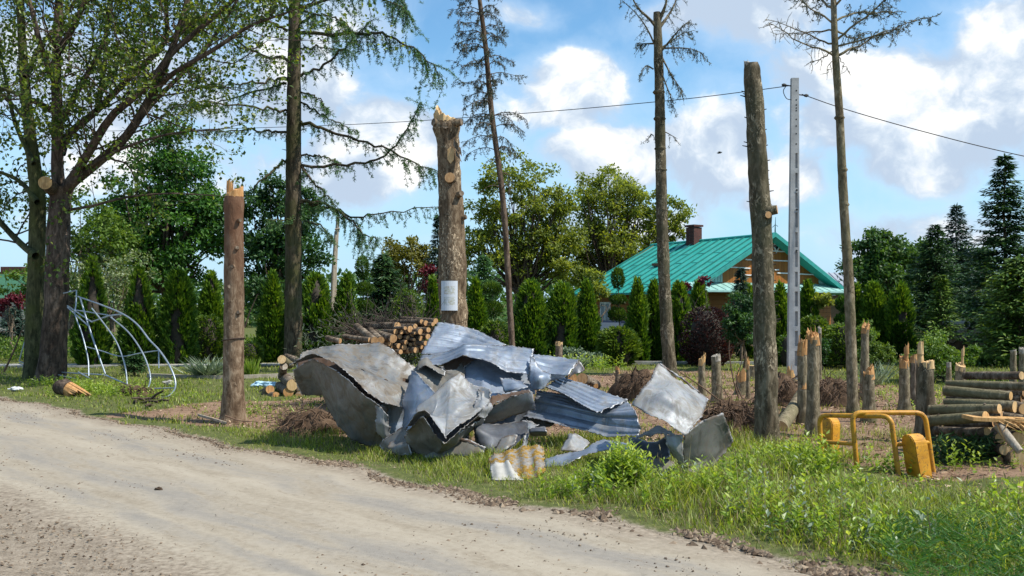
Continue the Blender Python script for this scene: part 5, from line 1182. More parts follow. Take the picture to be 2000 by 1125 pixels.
# ------------------------------------------------------------------ yellow barrier and its blocks
YEL, t = new_mat('yellow_paint'); o = t.obj(); a = t.noise(o, 6., 6, .65)
c = t.ramp(a, [(.3, (.38, .16, .014)), (.6, (.60, .29, .022))]); chips = t.sstep(t.noise(o, 22., 6, .78), .555, .61); c = t.mix(t.m('MULTIPLY', chips, .8), c, (.10, .055, .03))
c = t.mix(t.m('MULTIPLY', t.sstep(t.noise(o, 2., 3), .5, .7), .3), c, (.30, .16, .03)); finish(t, c, .5, 0, t.bump(t.m('SUBTRACT', a, chips), .25, .008), .4)
def pz(u, vb, vt, du=0): g = G(u, vb); return g, np.array((P(u+du, vt, g[1])[0], g[1], P(u, vt, g[1])[2]))
br = thing('tube_barrier', 'yellow painted tube barrier with two hoops and short cross bars', 'barrier', G(1712, 915)); r_ = .033
posts = {}
for nm, (ub, vb, ut, vt) in dict(al=(1606,900,1600,811), ar=(1756,922,1740,813), bl=(1675,914,1664,806), brr=(1824,914,1806,806)).items():
    g = G(ub, vb); posts[nm] = (g-(0, 0, .1), P(ut, vt, g[1]))
def hoop(a_, c_):
    p0, p1 = posts[a_]; q0, q1 = posts[c_]; e = unit(q1-p1)*.13; dn0 = unit(p0-p1)*.13; dn1 = unit(q0-q1)*.13
    arc0 = [p1+dn0*(1-t_)**2+e*t_**2 for t_ in np.linspace(0, 1, 7)]; arc1 = [q1-e*(1-t_)**2+dn1*t_**2 for t_ in np.linspace(0, 1, 7)]
    path = [p0, p0+(p1-p0)*.5]+arc0+[p1+(q1-p1)*.5]+arc1+[q0+(q1-q0)*.5, q0]
    b = MB(); b.tube(np.array(path), r_, 14); return b.build('hoop', YEL, br)
hoop('al', 'ar'); hoop('bl', 'brr')
for a_, c_, f0, f1 in (('al', 'bl', .50, .50), ('ar', 'brr', .55, .53)):
    p = posts[a_][0]*(1-f0)+posts[a_][1]*f0; q = posts[c_][0]*(1-f1)+posts[c_][1]*f1; b = MB(); b.tube([p, q], .028, 12); b.build('cross_bar', YEL, br)
def block(label, u, vb, w_, dpt, h, yaw, lean):
    """round headed concrete kerb block"""
    base = G(u, vb); n = 9; prof = [(-w_/2, -.1), (w_/2, -.1)]+[(w_/2*math.cos(a_), h-.13+.13*math.sin(a_)) for a_ in np.linspace(0, math.pi, n)]
    m = len(prof); cy2, sy2 = math.cos(yaw), math.sin(yaw)
    def W_(x, y, z): y2 = y+lean[1]*z; x2 = x+lean[0]*z; return base+np.array((x2*cy2-y2*sy2, x2*sy2+y2*cy2, z))
    bm = bmesh.new(); f_ = [bm.verts.new(W_(x, -dpt/2, z)-base) for x, z in prof]; k_ = [bm.verts.new(W_(x, dpt/2, z)-base) for x, z in prof]
    bm.faces.new(f_); bm.faces.new(k_[::-1])
    for i in range(m): bm.faces.new((f_[(i+1) % m], f_[i], k_[i], k_[(i+1) % m]))
    bmesh.ops.recalc_face_normals(bm, faces=bm.faces); bmesh.ops.bevel(bm, geom=[e for e in bm.edges], offset=.012, segments=2, affect='EDGES')
    bmesh.ops.triangulate(bm, faces=[f for f in bm.faces if len(f.verts) > 4]); bmesh.ops.subdivide_edges(bm, edges=[e for e in bm.edges if e.calc_length() > .08], cuts=2)
    for v in bm.verts: v.co += Vector(mnoise.noise_vector(v.co*7))*.006
    me = bpy.data.meshes.new('barrier_block'); bm.to_mesh(me); bm.free(); me.materials.append(YEL); ob = bpy.data.objects.new('barrier_block', me); COL.objects.link(ob); ob.location = tuple(base)
    return tag(ob, label, 'concrete block')
block('yellow round topped concrete block leaning inside the near right end of the tube barrier', 1795, 921, .21, .25, .50, R(-60), (.0, -.24))
block('yellow round topped concrete block behind the left end of the tube barrier', 1620, 889, .20, .22, .55, R(-48), (.0, .05))
# ------------------------------------------------------------------ broken trunks, stumps, roots, logs
def flare(n, r0): return 1+.45*np.exp(-np.linspace(0, 14, n))
def stub(b, q, dr, L, r, seed=0): q = np.asarray(q, float); dr = unit(dr); b.tube([q-dr*r, q+dr*L*.6, q+dr*L], [r*1.25, r*1.02, r*.95], 14, 0, True, .06, 1, seed)
# trunk with the poster
D = 24.; tr = thing('broken_tree', 'thick broken trunk bearing a paper notice, torn pale wood on top', 'broken tree', GP(889, D)); b = MB()
pth = pxpath([(889,768),(888,680),(884,560),(882,420),(877,320),(872,238)], D, 70); b.tube(pth, np.interp(np.linspace(0, 1, 70), [0, .05, .2, .5, .8, .93, .97, 1], [px2m(r_, D) for r_ in (38, 32, 28, 26, 22, 22, 27, 23)]), 30, 0, True, .16, 1, 51)
b.build('trunk', [BARK['pale'], WOOD['fresh']], tr)
b = MB(); broken_top(b, P(872, 240, D), px2m(23, D), .30, 22, (0, 0, 1), 3, .6); broken_top(b, P(861, 232, D-.05), px2m(8, D), .42, 4, (-.1, 0, 1), 4, .6); b.build('torn_top', WOOD['pale'], tr)
for (u, v, L, r, dr) in ((880,349,.14,.13,(-.1,-1,.1)),(898,379,.10,.07,(.5,-.8,.1)),(853,240,.10,.10,(-.8,-.6,.1)),(893,240,.12,.09,(.9,-.4,.1)),(870,247,.08,.08,(0,-1,.1)),(905,425,.08,.06,(1,-.3,.3)),(880,455,.05,.09,(.1,-1,0))):
    b = MB(); stub(b, P(u, v, D-.24+.1*(abs(u-880) > 18)), dr, L, r, int(v)); b.build('branch_stub', [BARK['pale'], BARK['brown'] if v != 349 else WOOD['stack']], tr)
b = MB(); q = [P(u, v, D-.30) for u, v in ((874,292),(880,286),(888,292),(886,312),(880,320),(874,312))]; q2 = [p+(0, .12, 0) for p in q]; m = len(q)
b.add(np.array(q+q2), [(i, (i+1) % m, m+(i+1) % m, m+i) for i in range(m)]); b.add(np.array(q+[np.mean(q, 0)-(0, .01, 0)]), [((i+1) % m, i, m) for i in range(m)]); b.build('bark_wound', WOOD['pale'], tr)
b = MB(); b.cards([P(886, 270, D-.28), P(888, 278, D-.27), P(890, 290, D-.25)], [(.35, -.25, -.9), (.45, -.2, -.9), (.4, -.3, -.9)], .42, .13, 0); b.build('loose_bark', BARK['brown'], tr)
# the notice
NOTE, t = new_mat('faded_notice'); o = t.obj(); s_ = t.sep(o); n_ = t.noise(t.map(o, (9, 9, 22)), 1.6, 6, .7); m1 = t.m('MULTIPLY', t.sstep(t.m('ABSOLUTE', s_[0]), .15, .12), t.sstep(t.m('ABSOLUTE', t.m('SUBTRACT', t.m('ABSOLUTE', s_[2]), .13)), .12, .08))
c = t.mix(t.m('MULTIPLY', m1, t.sstep(n_, .40, .58)), (.60, .63, .66), t.ramp(t.noise(o, 7., 3), [(.35, (.36, .30, .22)), (.5, (.42, .42, .30)), (.65, (.42, .46, .46))]))
finish(t, c, .5, 0, t.bump(n_, .15, .01), .4)
b = MB(); g = pc = P(877.5, 577.5, D-.40); nx = 9
for k in range(nx-1):
    a0, a1 = [(-.5+j/(nx-1)) for j in (k, k+1)]
    f = lambda a_, z: pc+np.array((a_*.40, .22*a_*a_+.01*math.sin(z*9), z))
    b.add(np.array([f(a0, -.36), f(a1, -.36), f(a1, 0), f(a0, 0), f(a1, .36), f(a0, .36)]), [(0,1,2,3),(3,2,4,5)], 0, True)
    b.add(np.array([f(a0, -.36), f(a1, -.36), f(a1, 0), f(a0, 0), f(a1, .36), f(a0, .36)])+(0, .006, 0), [(3,2,1,0),(5,4,2,3)], 0, True)
tag(b.build('paper_notice', NOTE, origin=pc), 'faded white paper notice fixed to the thick broken trunk', 'notice')
# mud stained trunk, left
D = GD(822); tr = thing('broken_tree', 'mud stained broken trunk with a reddish splintered top standing alone beside the road', 'broken tree', GP(456, D)); b = MB()
pth = pxpath([(455,830),(456,740),(457,600),(457,480),(457,384)], D, 60); b.tube(pth, np.interp(np.linspace(0, 1, 60), [0, .06, .2, .6, .9, .96, 1], [px2m(r_, D) for r_ in (32, 24.5, 20.5, 19, 18, 20, 18)]), 26, 0, True, .07, 1, 61)
b.build('trunk', [BARK['muddy'], WOOD['orange']], tr); b = MB(); broken_top(b, P(457, 386, D), px2m(18, D), .26, 12, (0, 0, 1), 6, .5); broken_top(b, P(449, 384, D), px2m(7, D), .36, 3, (0, 0, 1), 8, .7); b.build('torn_top', WOOD['orange'], tr)
b = MB(); th_ = np.linspace(0, 2*np.pi, 25); c = P(456.5, 663, D); b.tube(np.c_[c[0]+.203*np.cos(th_), c[1]+.203*np.sin(th_), c[2]+.03*np.cos(th_+.5)], .012, 6); b.build('wire_band', plain_mat('rusty_wire', (.05, .03, .02), .8), tr)
for (u, v) in ((463,484),(448,560),(466,610),(450,640),(455,520),(468,430)): b = MB(); stub(b, P(u, v, D-.16), (rng.normal(0, .4), -1, .1), .025, .035, v); b.build('branch_stub', [BARK['muddy'], BARK['brown']], tr)
# tall thick broken trunk, right of centre
D = GD(868); tr = thing('broken_tree', 'tall thick broken trunk snapped flat on top, left of the concrete pole', 'broken tree', GP(1497, D)); b = MB()
pth = pxpath([(1497,874),(1497,780),(1492,600),(1486,420),(1477,260),(1470,150),(1467,124)], D, 80); b.tube(pth, np.interp(np.linspace(0, 1, 80), [0, .05, .2, .55, .9, .96, 1], [px2m(r_, D) for r_ in (31, 24, 22, 19.5, 16, 14.5, 13.5)]), 28, 0, True, .15, 1, 71)
b.build('trunk', [BARK['spruce'], WOOD['grey']], tr); b = MB(); broken_top(b, P(1467, 128, D), px2m(13, D), .12, 14, (0, 0, 1), 9, .5); b.tube([P(1468, 150, D), P(1467, 124, D)], [px2m(14.2, D), px2m(13.2, D)], 18, 0, True, .08); b.build('torn_top', WOOD['grey'], tr)
b = MB(); stub(b, P(1500, 412, D-.1), (1, -.4, .15), .14, .07, 3); b.build('branch_stub', [BARK['spruce'], WOOD['stack']], tr); b = MB(); stub(b, P(1498, 420, D-.16), (.2, -1, 0), .05, .055, 4); b.build('branch_stub', [BARK['spruce'], WOOD['stack']], tr)
for k in range(40): b = MB(); v = rng.uniform(170, 640); sd = rng.choice((-1, 1)); q = P(1470+(v-150)*.055+sd*17, v, D); b.tube([q-(sd*.04, 0, 0), q+np.array((sd*(.02+.07*rng.random()), -.02, .02))], [.014, .006], 5); b.build('twig_snag', BARK['twig'], tr)

def stump(label, u, vb, vt, wd, bark, wood, torn=.18, lean=(0, 0), shard=None, cat='stump', nt=12, seed=0, flare_=True):
    d = GD(vb); base = GP(u, d); tr = thing('broken_stump', label, cat, base); r = px2m(wd/2, d); top = P(u+lean[0], vt, d+lean[1]); H = top[2]; b = MB()
    zt = max(.12, H-torn*.6); f = np.linspace(0, 1, 22); pth = base[None]*(1-f[:, None])+np.array((top[0], top[1], zt))[None]*f[:, None]; pth[0, 2] -= .08
    rr = r*np.linspace(1.12, .92, 22)*(1+(.45 if flare_ else 0)*np.exp(-f*H/.14)); b.tube(pth, rr, 18, 0, True, .12, 1, seed+80); b.build('trunk', [BARK[bark], WOOD[wood]], tr)
    b = MB()
    if torn: broken_top(b, pth[-1], r*.95, torn*1.25, nt, (.12*math.sin(seed*2.1), 0, 1), seed+5, .85)
    if shard:   # a long strip of torn wood left standing on one side
        du, vtop, ws, v0 = shard; p0 = P(u+lean[0]+du, v0, d-.02); p1 = P(u+lean[0]+du*1.15, vtop, d-.02); w2 = px2m(ws/2, d); b.tube(smooth_path([p0, (p0+p1)/2+(0, .02, 0), p1-(0, 0, .06)], 10), np.linspace(w2, w2*.75, 10), 9, 0, True, .25, seed=seed); broken_top(b, p1-(0, 0, .06), w2*.9, .14, 6, (0, 0, 1), seed+6, .7)
    if b.n: b.build('torn_wood', WOOD[wood], tr)
    return tr
stump('thin broken stump with fresh torn tip, leftmost behind the pale upright sheet', 1371, 775, 698, 14, 'green', 'fresh', .16, seed=1)
stump('mossy sawn stump with a side twig, second behind the pale upright sheet', 1401, 787, 694, 19, 'green', 'grey', .05, (-3, 0), seed=2)
stump('short split stump with orange wood left of the tall thick broken trunk', 1449, 772, 732, 24, 'green', 'orange', .22, seed=3)
stump('thin torn sapling stump right beside the short split stump', 1461, 780, 706, 7, 'green', 'orange', .14, seed=4)
stump('pale sawn trunk piece standing behind the short split stump', 1470, 741, 714, 17, 'green', 'pale', 0, seed=5)
stump('pale torn stump at the foot of the concrete pole', 1545, 764, 726, 16, 'brown', 'fresh', .22, seed=6)
stump('orange stripped stump with a ragged head just right of the concrete pole', 1569, 824, 672, 20, 'green', 'orange', .20, (-2, 0), (2, 676, 17, 760), seed=7)
stump('stout green stump with torn top in front of the orange stripped one', 1587, 850, 652, 24, 'green', 'orange', .16, (2, 0), seed=8)
stump('thin green pole stump behind the stout green stump', 1601, 765, 640, 7, 'green', 'grey', .06, seed=9)
stump('slim tall stump with torn tip just right of the slender tall trunk', 1688, 778, 636, 16, 'green', 'orange', .14, (2, 0), seed=10)
stump('short brown stump with red torn crown in front of the slim tall stump', 1697, 822, 722, 22, 'green', 'orange', .14, seed=11)
stump('stump split open with orange wood on its right half, left of the big dark stump', 1767, 806, 700, 20, 'green', 'orange', .16, (-1, 0), (4, 676, 10, 740), seed=12)
stump('dark narrow stump between the split one and the big dark stump', 1785, 796, 694, 14, 'brown', 'brown' if False else 'orange', .10, seed=13)
stump('big dark barked stump with a pale splinter standing on its top', 1807, 862, 706, 34, 'spruce', 'pale', .03, (0, 0), (-8, 672, 13, 712), seed=14)
stump('thin sawn stump above the left end of the log pile', 1853, 765, 708, 10, 'green', 'grey', .03, seed=15)
stump('broken stump with a curling tall splinter behind the log pile', 1876, 770, 712, 20, 'green', 'pale', .10, (0, 0), (4, 682, 6, 730), seed=16)
stump('sawn stump behind the right end of the log pile, left of its neighbour', 1979, 762, 684, 12, 'green', 'grey', .03, seed=17)
stump('thin leaning stump at the right edge of the view behind the log pile', 1997, 764, 680, 13, 'green', 'grey', .06, seed=18)
stump('short dark stump sticking up behind the crest of the bent metal', 1092, 738, 668, 15, 'brown', 'pale', .03, seed=19)
stump('small torn stump beside the upturned root plate', 1206, 760, 718, 9, 'brown', 'orange', .10, seed=20)
stump('low torn stump of a felled tree right of the stout green stump', 1612, 775, 742, 20, 'brown', 'orange', .16, seed=21)
st = thing('broken_stump', 'fallen splintered butt of bright orange wood at the foot of the twin trunk', 'stump', G(135, 778)); b = MB(); q = G(130, 776)
b.tube([q+(-.22, .1, .22), q+(-.05, 0, .24), q+(.08, -.05, .20)], [.17, .19, .18], 14, 0, True, .15); b.build('trunk', BARK['maple'], st); b = MB(); broken_top(b, q+(.06, -.04, .20), .17, .62, 18, (.75, -.35, -.35), 4, .8); b.build('torn_wood', WOOD['orange'], st)

SOIL = plain_mat('dark_root_soil', (.13, .085, .055), .95, 0, .6, 9, .8, None, .1)
def roots(label, c, rad, n, tilt, soil_h, name='root_plate', seed=0, L=1.0, stem=None):
    rg = np.random.default_rng(seed); c = np.asarray(c, float); th = thing(name, label, 'roots', c); b = MB(); nu, nv = 22, 10
    U, Vv = np.meshgrid(np.linspace(0, 2*np.pi, nu, endpoint=False), np.linspace(0, 1, nv)); rr = rad*np.cos(Vv*np.pi/2)**.8*(1+1.1*(fbm(np.cos(U)*2+seed, np.sin(U)*2+Vv*4, 4, seed)-.5))
    X = c[0]+rr*np.cos(U); Y = c[1]+rr*np.sin(U)*.6; Z = soil_h*np.sin(Vv*np.pi/2)*(1+1.0*(fbm(U*2, Vv*5, 3, seed+2)-.5))-.03
    i = np.arange(nv-1)[:, None]*nu; j = np.arange(nu)[None]; F = np.stack([i+j, i+(j+1) % nu, i+nu+(j+1) % nu, i+nu+j], -1).reshape(-1, 4); b.add(np.stack([X, Y, Z], -1).reshape(-1, 3), F, 0, True, rnd=np.clip(fbm(U*5, Vv*9, 3, seed+3), 0, 1).ravel()); b.build('soil', SOIL, th)
    b = MB()
    for k in range(int(n*2.4)):
        a = rg.random()*6.283; e = rg.random(); p = c+np.array((math.cos(a)*rad*.7*rg.random(), math.sin(a)*rad*.35*rg.random()-.05, soil_h*(.35+.6*rg.random()))); d_ = unit(np.array((math.cos(a)+tilt[0], math.sin(a)*.8-.4, .5*rg.random()+tilt[1]))); l = L*(.3+.8*rg.random()); pts = [p]
        for s_ in range(8): d_ = unit(d_+rg.normal(0, .42, 3)+np.array((0, 0, -.18))); pts.append(pts[-1]+d_*l/8)
        pts = np.array(pts); pts[:, 2] = np.maximum(pts[:, 2], .01); r0 = .003+.013*rg.random()**3; b.tube(pts, np.linspace(r0, r0*.3, 9), 5, 0, False)
    b.build('root_strands', BARK['root'], th)
    if stem: b = MB(); b.tube(stem[0], stem[1], 12, 0, True, .1, 1); b.build('stem', [BARK['brown'], WOOD['orange']], th)
    return th
roots('low tangled root mat torn from the turf left of the bent metal', G(600, 848), .62, 110, (-.2, -.1), .36, seed=1, L=.7)
roots('upturned root plate between the ribbed metal and the pale upright sheet', G(1243, 782), .50, 120, (0, -.2), .62, seed=2, L=.6)
roots('dark matted roots behind the olive metal panel, left of the tall thick broken trunk', G(1430, 842), .55, 120, (0, .1), .46, seed=3, L=.8)
roots('torn root plate with spreading strands right of the stout green stump', G(1622, 790), .58, 120, (.3, -.2), .52, seed=4, L=.8)
roots('shadowed root plate behind the sloping pale log', G(1524, 792), .50, 90, (-.2, -.2), .60, seed=5, L=.6)
roots('dried clump of roots under the right end of the tube frame', G(270, 775), .42, 60, (0, -.1), .26, seed=6, L=.5)

LOGS = {}
def log(label, p0, p1, r0, r1, bark='green', wood='pale', group=None, seed=0, near=True, name='log', knots=0):
    """p1 is the end that shows its cut face"""
    p0 = np.asarray(p0, float); p1 = np.asarray(p1, float); n = 16; f = np.linspace(0, 1, n)[:, None]; pth = p0*(1-f)+p1*f; ax = unit(p1-p0)
    sd = np.cross(ax, (0, 0, 1.)); pth = pth+sd*(np.sin(f*3.1)*rng.normal(0, .012))
    b = MB(); b.tube(pth, np.linspace(r0, r1, n), 16, 0, True, .07, 0, seed); o = tag(b.build(name, BARK[bark], origin=p0), label, 'log', group)
    b = MB(); e = p1+ax*.003; b.tube([e-ax*.004, e], r1*.965, 16, 0, True, .05, 0, seed); b.build('cut_end', WOOD[wood], o)
    for k in range(knots): q = pth[rng.integers(2, 14)]; dd = unit(np.cross(ax, rng.normal(size=3))-np.array((0, .4, 0))); k_ = MB(); k_.tube([q+dd*r0*.8, q+dd*(r0*1.12)], [r0*.28, r0*.2], 8); k_.build('knot', BARK['brown'], o)
    return o
def Z1(x, y, d): return P(1600+.35556*x, 560+.35556*y, d)
GL = 'logs in the right hand pile'; k = 0
def plog(label, x0, y0, d0, x1, y1, d1, r0, r1, bark='green', wood='pale', kn=2):
    global k; k += 1; return log(label, Z1(x0, y0, d0), Z1(x1, y1, d1), px2m(r0*.35556, d0), px2m(r1*.35556, d1), bark, wood, GL, 100+k, True, 'log', kn)
plog('topmost reddish brown log of the right hand pile', 800, 488, 15.2, 1112, 488, 14.3, 21, 23, 'brown', 'pale')
plog('long mossy log lying second from the top of the right hand pile', 700, 530, 14.8, 1180, 552, 13.8, 18, 26, 'green', 'pale', 4)
plog('log with a round bark end, third from the top of the right hand pile', 690, 570, 14.4, 1052, 600, 13.7, 29, 25, 'green', 'fresh')
plog('log whose bright cut shows beside the oval one in the right hand pile', 690, 632, 14.3, 1075, 660, 13.5, 22, 32, 'green', 'pale', 3)
plog('cut log at the right edge of the view, level with the brightest cuts', 1000, 640, 14.4, 1130, 672, 13.5, 32, 33, 'brown', 'pale')
plog('green mossy log with an oval bright cut in the middle of the right hand pile', 608, 676, 14.2, 990, 670, 13.4, 27, 27, 'green', 'pale', 3)
plog('thick log with a splintered end, lowest of the long ones in the right hand pile', 600, 738, 14.1, 915, 714, 13.3, 30, 31, 'green', 'fresh', 3)
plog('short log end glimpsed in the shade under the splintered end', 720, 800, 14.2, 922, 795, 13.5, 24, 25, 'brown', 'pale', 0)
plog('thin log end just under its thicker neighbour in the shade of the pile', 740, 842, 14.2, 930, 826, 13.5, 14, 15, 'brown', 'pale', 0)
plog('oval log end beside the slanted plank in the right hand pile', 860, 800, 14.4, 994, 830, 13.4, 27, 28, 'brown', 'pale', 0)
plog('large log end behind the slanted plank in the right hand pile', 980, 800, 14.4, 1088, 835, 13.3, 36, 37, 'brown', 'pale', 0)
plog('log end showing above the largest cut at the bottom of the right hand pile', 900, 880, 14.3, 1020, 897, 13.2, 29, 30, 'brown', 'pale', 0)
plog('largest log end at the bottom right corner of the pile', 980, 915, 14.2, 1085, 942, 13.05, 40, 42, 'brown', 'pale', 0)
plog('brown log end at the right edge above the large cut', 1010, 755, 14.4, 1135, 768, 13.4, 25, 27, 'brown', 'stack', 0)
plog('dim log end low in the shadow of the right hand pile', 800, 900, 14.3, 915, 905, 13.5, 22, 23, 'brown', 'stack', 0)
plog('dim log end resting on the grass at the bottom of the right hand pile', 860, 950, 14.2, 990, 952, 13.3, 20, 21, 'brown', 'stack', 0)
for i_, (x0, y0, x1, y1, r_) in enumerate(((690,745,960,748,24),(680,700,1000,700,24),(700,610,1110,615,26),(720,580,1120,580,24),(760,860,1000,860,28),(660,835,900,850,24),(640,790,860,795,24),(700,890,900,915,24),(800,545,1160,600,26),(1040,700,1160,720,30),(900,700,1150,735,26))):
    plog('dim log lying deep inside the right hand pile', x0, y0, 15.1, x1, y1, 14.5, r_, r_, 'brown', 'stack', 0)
b = MB(); nb_ = 900; cb = np.array([Z1(rng.uniform(640, 960), rng.uniform(820, 960), rng.uniform(13.3, 13.9)) for _ in range(nb_)]); b.cards(cb, rng.normal(size=(nb_, 3))-(0, .3, .5), .14, .03, 0); tag(b.build('conifer_brush', LEAF['spruce'], origin=Z1(800, 940, 13.6)), 'dark conifer brush lying in the shade under the right hand log pile', 'brush')
b = MB(); p0 = Z1(985, 762, 13.2); p1 = Z1(1102, 905, 12.9); b.tube([p0, (p0+p1)/2, p1], [.07, .06, .05], 6, 0, True, .15); tag(b.build('slanted_plank', WOOD['grey'], origin=p1), 'weathered split plank slanting across the cut ends of the right hand pile', 'plank')
b = MB()
for q in range(26): c = Z1(930+rng.random()*150, 715+rng.random()*14, 13.2); b.cards([c], [(rng.normal(.6, .4), -.3, -.5*rng.random())], .25+.2*rng.random(), .03, 0)
b.box(Z1(1005, 728, 13.3), (.95, .35, .05), 0, [[1, 0, .05], [0, 1, 0], [-.05, 0, 1]]); tag(b.build('splintered_slab', WOOD['fresh'], origin=Z1(1005, 728, 13.3)), 'splintered slab of fresh wood lying on the cut ends of the right hand pile', 'wood slab')
# sloping pale log among the stumps
log('pale mossy log sloping down from the stumps left of the stout green stump', P(1575, 756, GD(800)), P(1524, 836, GD(842)), .12, .125, 'green', 'pale', None, 140, knots=3)
log('pale log stub lying behind the torn root plate', P(1640, 748, 22.5), P(1626, 752, 21.5), .10, .11, 'green', 'pale', None, 141)
log('cut log lying behind the ribbed metal, left of its neighbour', P(1100, 748, 22.), P(1118, 738, 20.5), .09, .10, 'brown', 'orange', None, 142)
log('round cut log lying behind the ribbed metal by the upturned root plate', P(1165, 752, 21.), P(1137, 740, 19.8), .10, .12, 'brown', 'stack', None, 143)
log('small dark log on the soil left of the upturned root plate', P(1140, 738, 20.5), P(1164, 754, 19.8), .06, .055, 'brown', 'orange', None, 144)
# small heap of logs left of the bent metal
def Z8(x, y, d): return P(480+.19556*x, 660+.19556*y, d)
GH = 'logs in the small heap left of the bent metal'
log('cut log lying low on the left of the small heap', Z8(150, 560, 24.5), Z8(243, 515, 23.2), .10, .105, 'brown', 'orange', GH, 150)
log('split orange log lying flat below the cut log of the small heap', Z8(110, 575, 24.2), Z8(300, 580, 23.0), .09, .10, 'brown', 'orange', GH, 151)
log('log with a round orange cut at the bottom of the small heap', Z8(340, 480, 24.6), Z8(425, 540, 23.0), .12, .125, 'brown', 'orange', GH, 152)
log('log with a rotten ragged cut in the middle of the small heap', Z8(370, 380, 24.6), Z8(465, 470, 23.0), .13, .14, 'brown', 'pale', GH, 153)
log('mossy yellow green log on top of the small heap', Z8(440, 270, 24.4), Z8(360, 215, 23.8), .10, .11, 'green', 'pale', GH, 154)
log('bark covered log upright in the small heap', Z8(375, 380, 24.2), Z8(380, 285, 23.8), .11, .10, 'brown', 'grey', GH, 155)
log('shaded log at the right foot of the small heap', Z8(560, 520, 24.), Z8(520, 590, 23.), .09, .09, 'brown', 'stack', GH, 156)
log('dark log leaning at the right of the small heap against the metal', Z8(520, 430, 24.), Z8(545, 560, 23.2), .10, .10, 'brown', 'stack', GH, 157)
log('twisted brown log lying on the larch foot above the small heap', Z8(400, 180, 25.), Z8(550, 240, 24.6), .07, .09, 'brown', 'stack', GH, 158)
# firewood stack behind the metal: what shows above the sheets
def Z9(x, y, d): return P(660+.17782*x, 480+.17782*y, d)
GF = 'round logs in the firewood stack behind the bent metal'
ends = [(1075,828,32),(920,832,24),(968,850,30),(850,883,27),(950,898,18),(995,924,27),(655,880,42),(740,905,20),(795,915,36),(768,945,24),(908,943,33),(1045,862,22),(680,998,28),(770,1010,25),(838,1030,18),(908,1018,30),(990,998,30),(750,1060,26),(865,1072,34),(965,1070,26),(670,1100,30),(730,1115,32),(920,1110,24),(820,975,24),(700,950,22),(635,945,30),(850,960,16),(590,1010,30),(575,1070,34),(600,1120,30),(800,1085,20),(1010,1060,22),(860,1145,34),(780,1150,34),(690,1165,26),(620,1180,26),(950,1150,28),(1030,1120,22),(1000,870,16),(880,800+50,14)]
for i, (x_, y_, r_) in enumerate(ends):
    d = 19.0+.25*rng.random()-(.0)+.3*(y_ < 900); p1 = Z9(x_, y_, d); p0 = p1+np.array((-.75+rng.normal(0, .04), .95, rng.normal(0, .03))); rr = px2m(r_*.17782, d)
    lab = {0: 'topmost round log of the firewood stack beside the poster trunk', 6: 'big rough cut log at the upper left of the firewood stack', 18: 'largest pale round in the lower middle of the firewood stack'}.get(i, 'round log with a pale cut end in the firewood stack behind the bent metal')
    n = 8; f = np.linspace(0, 1, n)[:, None]; b = MB(); b.tube(p0*(1-f)+p1*f, rr, 13, 0, True, .06, 1, 200+i); tag(b.build('log', [BARK['brown'], WOOD['stack']], origin=p0), lab, 'log', GF)
x_ = 0
for lab, a, c, r_ in (('thick pole slanting down at the left of the firewood stack', (205,885,19.6), (400,1040,18.6), .075), ('mossy pole slanting beside the thick pole left of the firewood stack', (355,930,19.5), (470,1040,18.7), .075), ('long pole pointing right into the firewood stack', (420,960,19.6), (605,1020,18.8), .085),
    ('bent grey pole lying flat behind the big curved sheet', (60,995,19.), (350,1035,18.6), .05), ('short pole lying level behind the top of the big curved sheet', (-120,1010,19.), (20,1045,18.8), .055)):
    log(lab, Z9(*a), Z9(*c), r_*.9, r_, 'brown', 'stack', None, 260+int(r_*100), name='pole')
b = MB()
for q in range(420):
    p = Z9(rng.uniform(150, 1000), rng.uniform(930, 1010), 20.2+rng.normal(0, .35)); d_ = unit(np.array((rng.normal(0, .8), rng.normal(-.2, .4), rng.normal(.25, .35)))); l = .3+.8*rng.random(); pts = [p]
    for s_ in range(5): d_ = unit(d_+rng.normal(0, .2, 3)); pts.append(pts[-1]+d_*l/5)
    b.tube(np.array(pts), np.linspace(.010, .003, 6), 4, 0, False)
bp_ = b; C = np.c_[np.clip(rng.normal(-3.0, .8, 2600), -4.4, 0)*1., rng.normal(20.6, .4, 2600), np.abs(rng.normal(1.0, .38, 2600))]
br_ = thing('brush_heap', 'heap of dry twigs and wilting conifer branches behind the big curved sheet', 'brush heap', GP(700, 20.4)); b.build('twigs', BARK['dead'], br_); b = MB(); b.cards(C, rng.normal(size=(2600, 3)), .13, .035, 0); b.build('wilted_needles', LEAF['dead'], br_)

